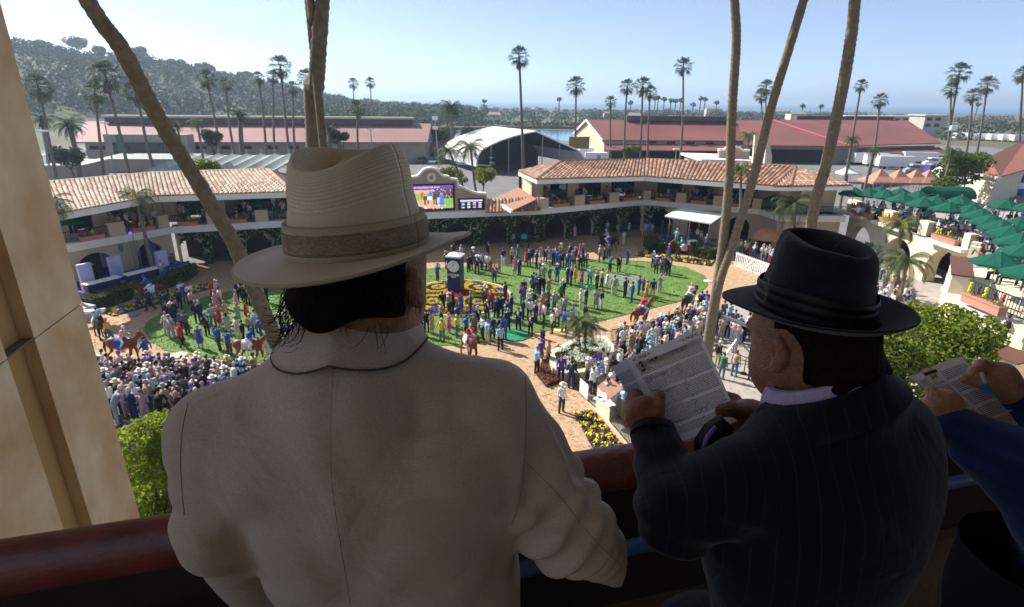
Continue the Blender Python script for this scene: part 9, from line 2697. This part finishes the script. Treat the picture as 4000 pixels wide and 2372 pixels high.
for k, t in enumerate((.29, .46, .63, .80)):
 strip_(.055, .36, t - .012, t + .018); on_page(str(k + 1), .085, t, .0095, INK, .0003)
 b = MB(); c = PT(.10, t, .0016); e1, e2 = ux.normalized(), uy.normalized()
 b.tube([c + e1 * .0075 * math.cos(q) + e2 * .0075 * math.sin(q) for q in [k_ * .55 for k_ in range(13)]], .0004, 4); part(link('pen_circle', b.mesh('pen_circle', PEN)), pg)
 b = MB(); c = PT(.52, t + .03, .0016); b.tube([c + e1 * .006 * math.sin(2.2 * q) + e2 * (.012 - .004 * q) for q in [k_ * .5 for k_ in range(12)]], .0004, 4); part(link('pen_scribble', b.mesh('pen_scribble', PEN)), pg)
for t in (.255, .425, .595, .765):
 b = MB(); b.bar(PT(.05, t, .0014), PT(.95, t, .0014), .0004, .0006); part(link('rule', b.mesh('rule', INK)), pg)
# ---- third reader at the right edge
m3 = empty('person', (1.28, .78, CZ + FZ), 'person in royal blue suit at the right edge marking race papers with a pen', 'person')
sl = [Zp(4180, 2050, 1.12), Zp(3960, 1815, 1.16), Zp(3712, 1655, 1.21)]
sr = [Zp(4420, 1650, 1.20), Zp(4160, 1640, 1.24), Zp(3985, 1575, 1.27)]
def m3_jacket(P):
 d = chain(P, [Zp(4430, 1700, 1.15), Zp(4400, 2100, 1.15), Zp(4360, 2500, 1.15)], [.17, .17, .17], .05)
 l_ = chain(P, [Zp(4250, 1750, 1.1)] + sl, [.08, .088, .076, .044], .03) + fold(P, sl[1], (.6, .2, .8), .007, .05, .14, 3) + fold(P, Zp(3850, 1760, 1.15), (.5, .3, 1), .005, .04, .09, 3)
 r_ = chain(P, sr, [.08, .068, .046], .02)
 return smin(smin(d, l_, .03), r_, .03)
body('jacket', m3_jacket, (.80, .45, CZ - 1.35), (1.75, 1.40, CZ - .42), .009, C_BLUE, m3)
def m3_legs(P): return chain(P, [Zp(4230, 1900, 1.14), Zp(4060, 2140, 1.12), Zp(3985, 2340, 1.15), (1.12, .95, CZ - 1.5), (1.12, .85, CZ + FZ + .06)], [.10, .115, .115, .085, .065], .05)
body('trousers', m3_legs, (.75, .5, CZ - 1.84), (1.5, 1.3, CZ - .85), .014, mat('black_trousers', (.008, .008, .01), .85, .1, 20), m3)
def m3_body(P):
 d = capd(P, sl[1], sl[2], .035, .030)
 d = smin(d, capd(P, sl[2], Zp(3690, 1590, 1.22), .030, .033), .02)
 d = smin(d, elld(P, Zp(3678, 1585, 1.22), (.036, .03, .036)), .02)
 d = smin(d, hand_chain(P, [Zp(3675, 1570, 1.21), Zp(3650, 1545, 1.215), Zp(3636, 1522, 1.22)], [.02, .0145, .011]), .008)
 for i in range(4): d = smin(d, hand_chain(P, [Zp(3700 + 4 * i, 1570 + 14 * i, 1.24), Zp(3690 + 8 * i, 1545 + 14 * i, 1.275), Zp(3720 + 8 * i, 1540 + 14 * i, 1.29)], [.014, .012, .009]), .006)
 d = smin(d, capd(P, sr[1], sr[2], .035, .029), .02)
 d = smin(d, capd(P, sr[2], Zp(3935, 1520, 1.265), .029, .033), .02)
 d = smin(d, elld(P, Zp(3900, 1480, 1.26), (.042, .032, .040)), .02)
 d = smin(d, hand_chain(P, [Zp(3885, 1500, 1.245), Zp(3830, 1492, 1.235), Zp(3772, 1478, 1.235)], [.019, .0155, .012]), .006)
 d = smin(d, hand_chain(P, [Zp(3890, 1440, 1.26), Zp(3835, 1425, 1.25), Zp(3798, 1455, 1.245), Zp(3800, 1470, 1.24)], [.016, .0135, .0115, .010]), .005)
 for i in range(3): d = smin(d, hand_chain(P, [Zp(3910 + 8 * i, 1450 + 18 * i, 1.28), Zp(3860 + 8 * i, 1445 + 26 * i, 1.29), Zp(3830 + 8 * i, 1490 + 20 * i, 1.275)], [.015, .0125, .010]), .005)
 d = smin(d, elld(P, Zp(4260, 1800, 1.15), (.12, .1, .15)), .05)
 h = head_fn(P, tuple(np.array(Zp(4360, 1330, 1.2))), A2m)
 d = np.minimum(d, h)
 return smin(d, capd(P, Zp(4350, 1420, 1.2), Zp(4320, 1640, 1.17), .058, .062), .03)
body('body', m3_body, (.80, .55, CZ - .95), (1.72, 1.55, CZ - .05), .0042, SKN2, m3)
hr3 = lambda P: np.maximum(elld(P, tuple(np.array(Zp(4365, 1315, 1.2))), (.09, .105, .12), A2m), -elld(P, tuple(np.array(Zp(4365, 1315, 1.2)) + np.array(A2m[:, 1]) * .12 - np.array((0, 0, .03))), (.12, .1, .14), A2m))
body('hair', hr3, tuple(np.array(Zp(4365, 1315, 1.2)) - .16), tuple(np.array(Zp(4365, 1315, 1.2)) + .16), .009, HAIRR, m3)
b = MB(); b.ball((1.12, .92, CZ + FZ + .045), (.05, .14, .045), 12, 8); b.build('shoe', mat('black_leather', (.012, .01, .009)), m3, smooth=True)
cfb = MB(); cfb.tube([Zp(3975, 1572, 1.268), Zp(3962, 1556, 1.267)], [.040, .038], 18, cap=False); part(link('shirt_cuff', cfb.mesh('shirt_cuff', C_SHIRT, True)), m3)
pen = empty('pen', Zp(3845, 1480, 1.225), 'clear ballpoint pen with blue cap held over the white papers', 'pen')
b = MB(); b.tube([Zp(3835, 1455, 1.222), Zp(3848, 1500, 1.22)], .0042, 8); b.build('barrel', mat('clear_plastic', (.55, .55, .6), .2), pen)
b = MB(); b.tube([Zp(3847, 1498, 1.22), Zp(3862, 1535, 1.218)], [.0068, .005], 8); b.build('cap', mat('blue_plastic', (.02, .22, .75), .3), pen)
wp = empty('papers', Zp(3760, 1560, 1.25), 'stack of white printed race sheets creased down the middle', 'papers')
page('sheet', [Zp(3560, 1472, 1.27), Zp(3640, 1432, 1.28), Zp(3905, 1694, 1.17), Zp(3830, 1668, 1.18)], PAPW, wp, .004)
page('sheet', [Zp(3640, 1432, 1.28), Zp(3757, 1392, 1.32), Zp(3980, 1662, 1.20), Zp(3905, 1694, 1.17)], PAPW, wp, -.004)
page('sheet', [Zp(3545, 1470, 1.285), Zp(3752, 1398, 1.335), Zp(3960, 1684, 1.21), Zp(3880, 1712, 1.19)], mat('blank_paper', (.72, .71, .76), .8, .02), wp, 0)
o, QT, qx, qy, _ = page('sheet', [Zp(3594, 1447, 1.268), Zp(3645, 1430, 1.276), Zp(3690, 1485, 1.25), Zp(3640, 1505, 1.245)], mat('blank_paper', (.72, .71, .76)), wp, 0)
put_text('3rd', .013, INK, frame(QT(.5, .62), qx, qy), wp, 'lettering', bold=.0003)
b = MB(); b.add([QT(.02, .22), QT(.98, .22), QT(.98, .42), QT(.02, .42)], [(0, 1, 2, 3)]); part(link('black_bar', b.mesh('black_bar', INK)), wp)
# --- the air: sea haze over the whole view
hz_ = MB(); hz_.box((0, 16200, 49), (62000, 34000, 101))
hm = bpy.data.materials.new('haze'); hm.use_nodes = True
hn_ = hm.node_tree.nodes; hn_.clear()
ho_, hv_ = hn_.new('ShaderNodeOutputMaterial'), hn_.new('ShaderNodeVolumePrincipled')
hv_.inputs['Color'].default_value = (.62, .80, 1.0, 1); hv_.inputs['Density'].default_value = .00030; hv_.inputs['Anisotropy'].default_value = .3
hm.node_tree.links.new(hv_.outputs[0], ho_.inputs['Volume'])
hz_.build('haze', hm, kind='stuff')
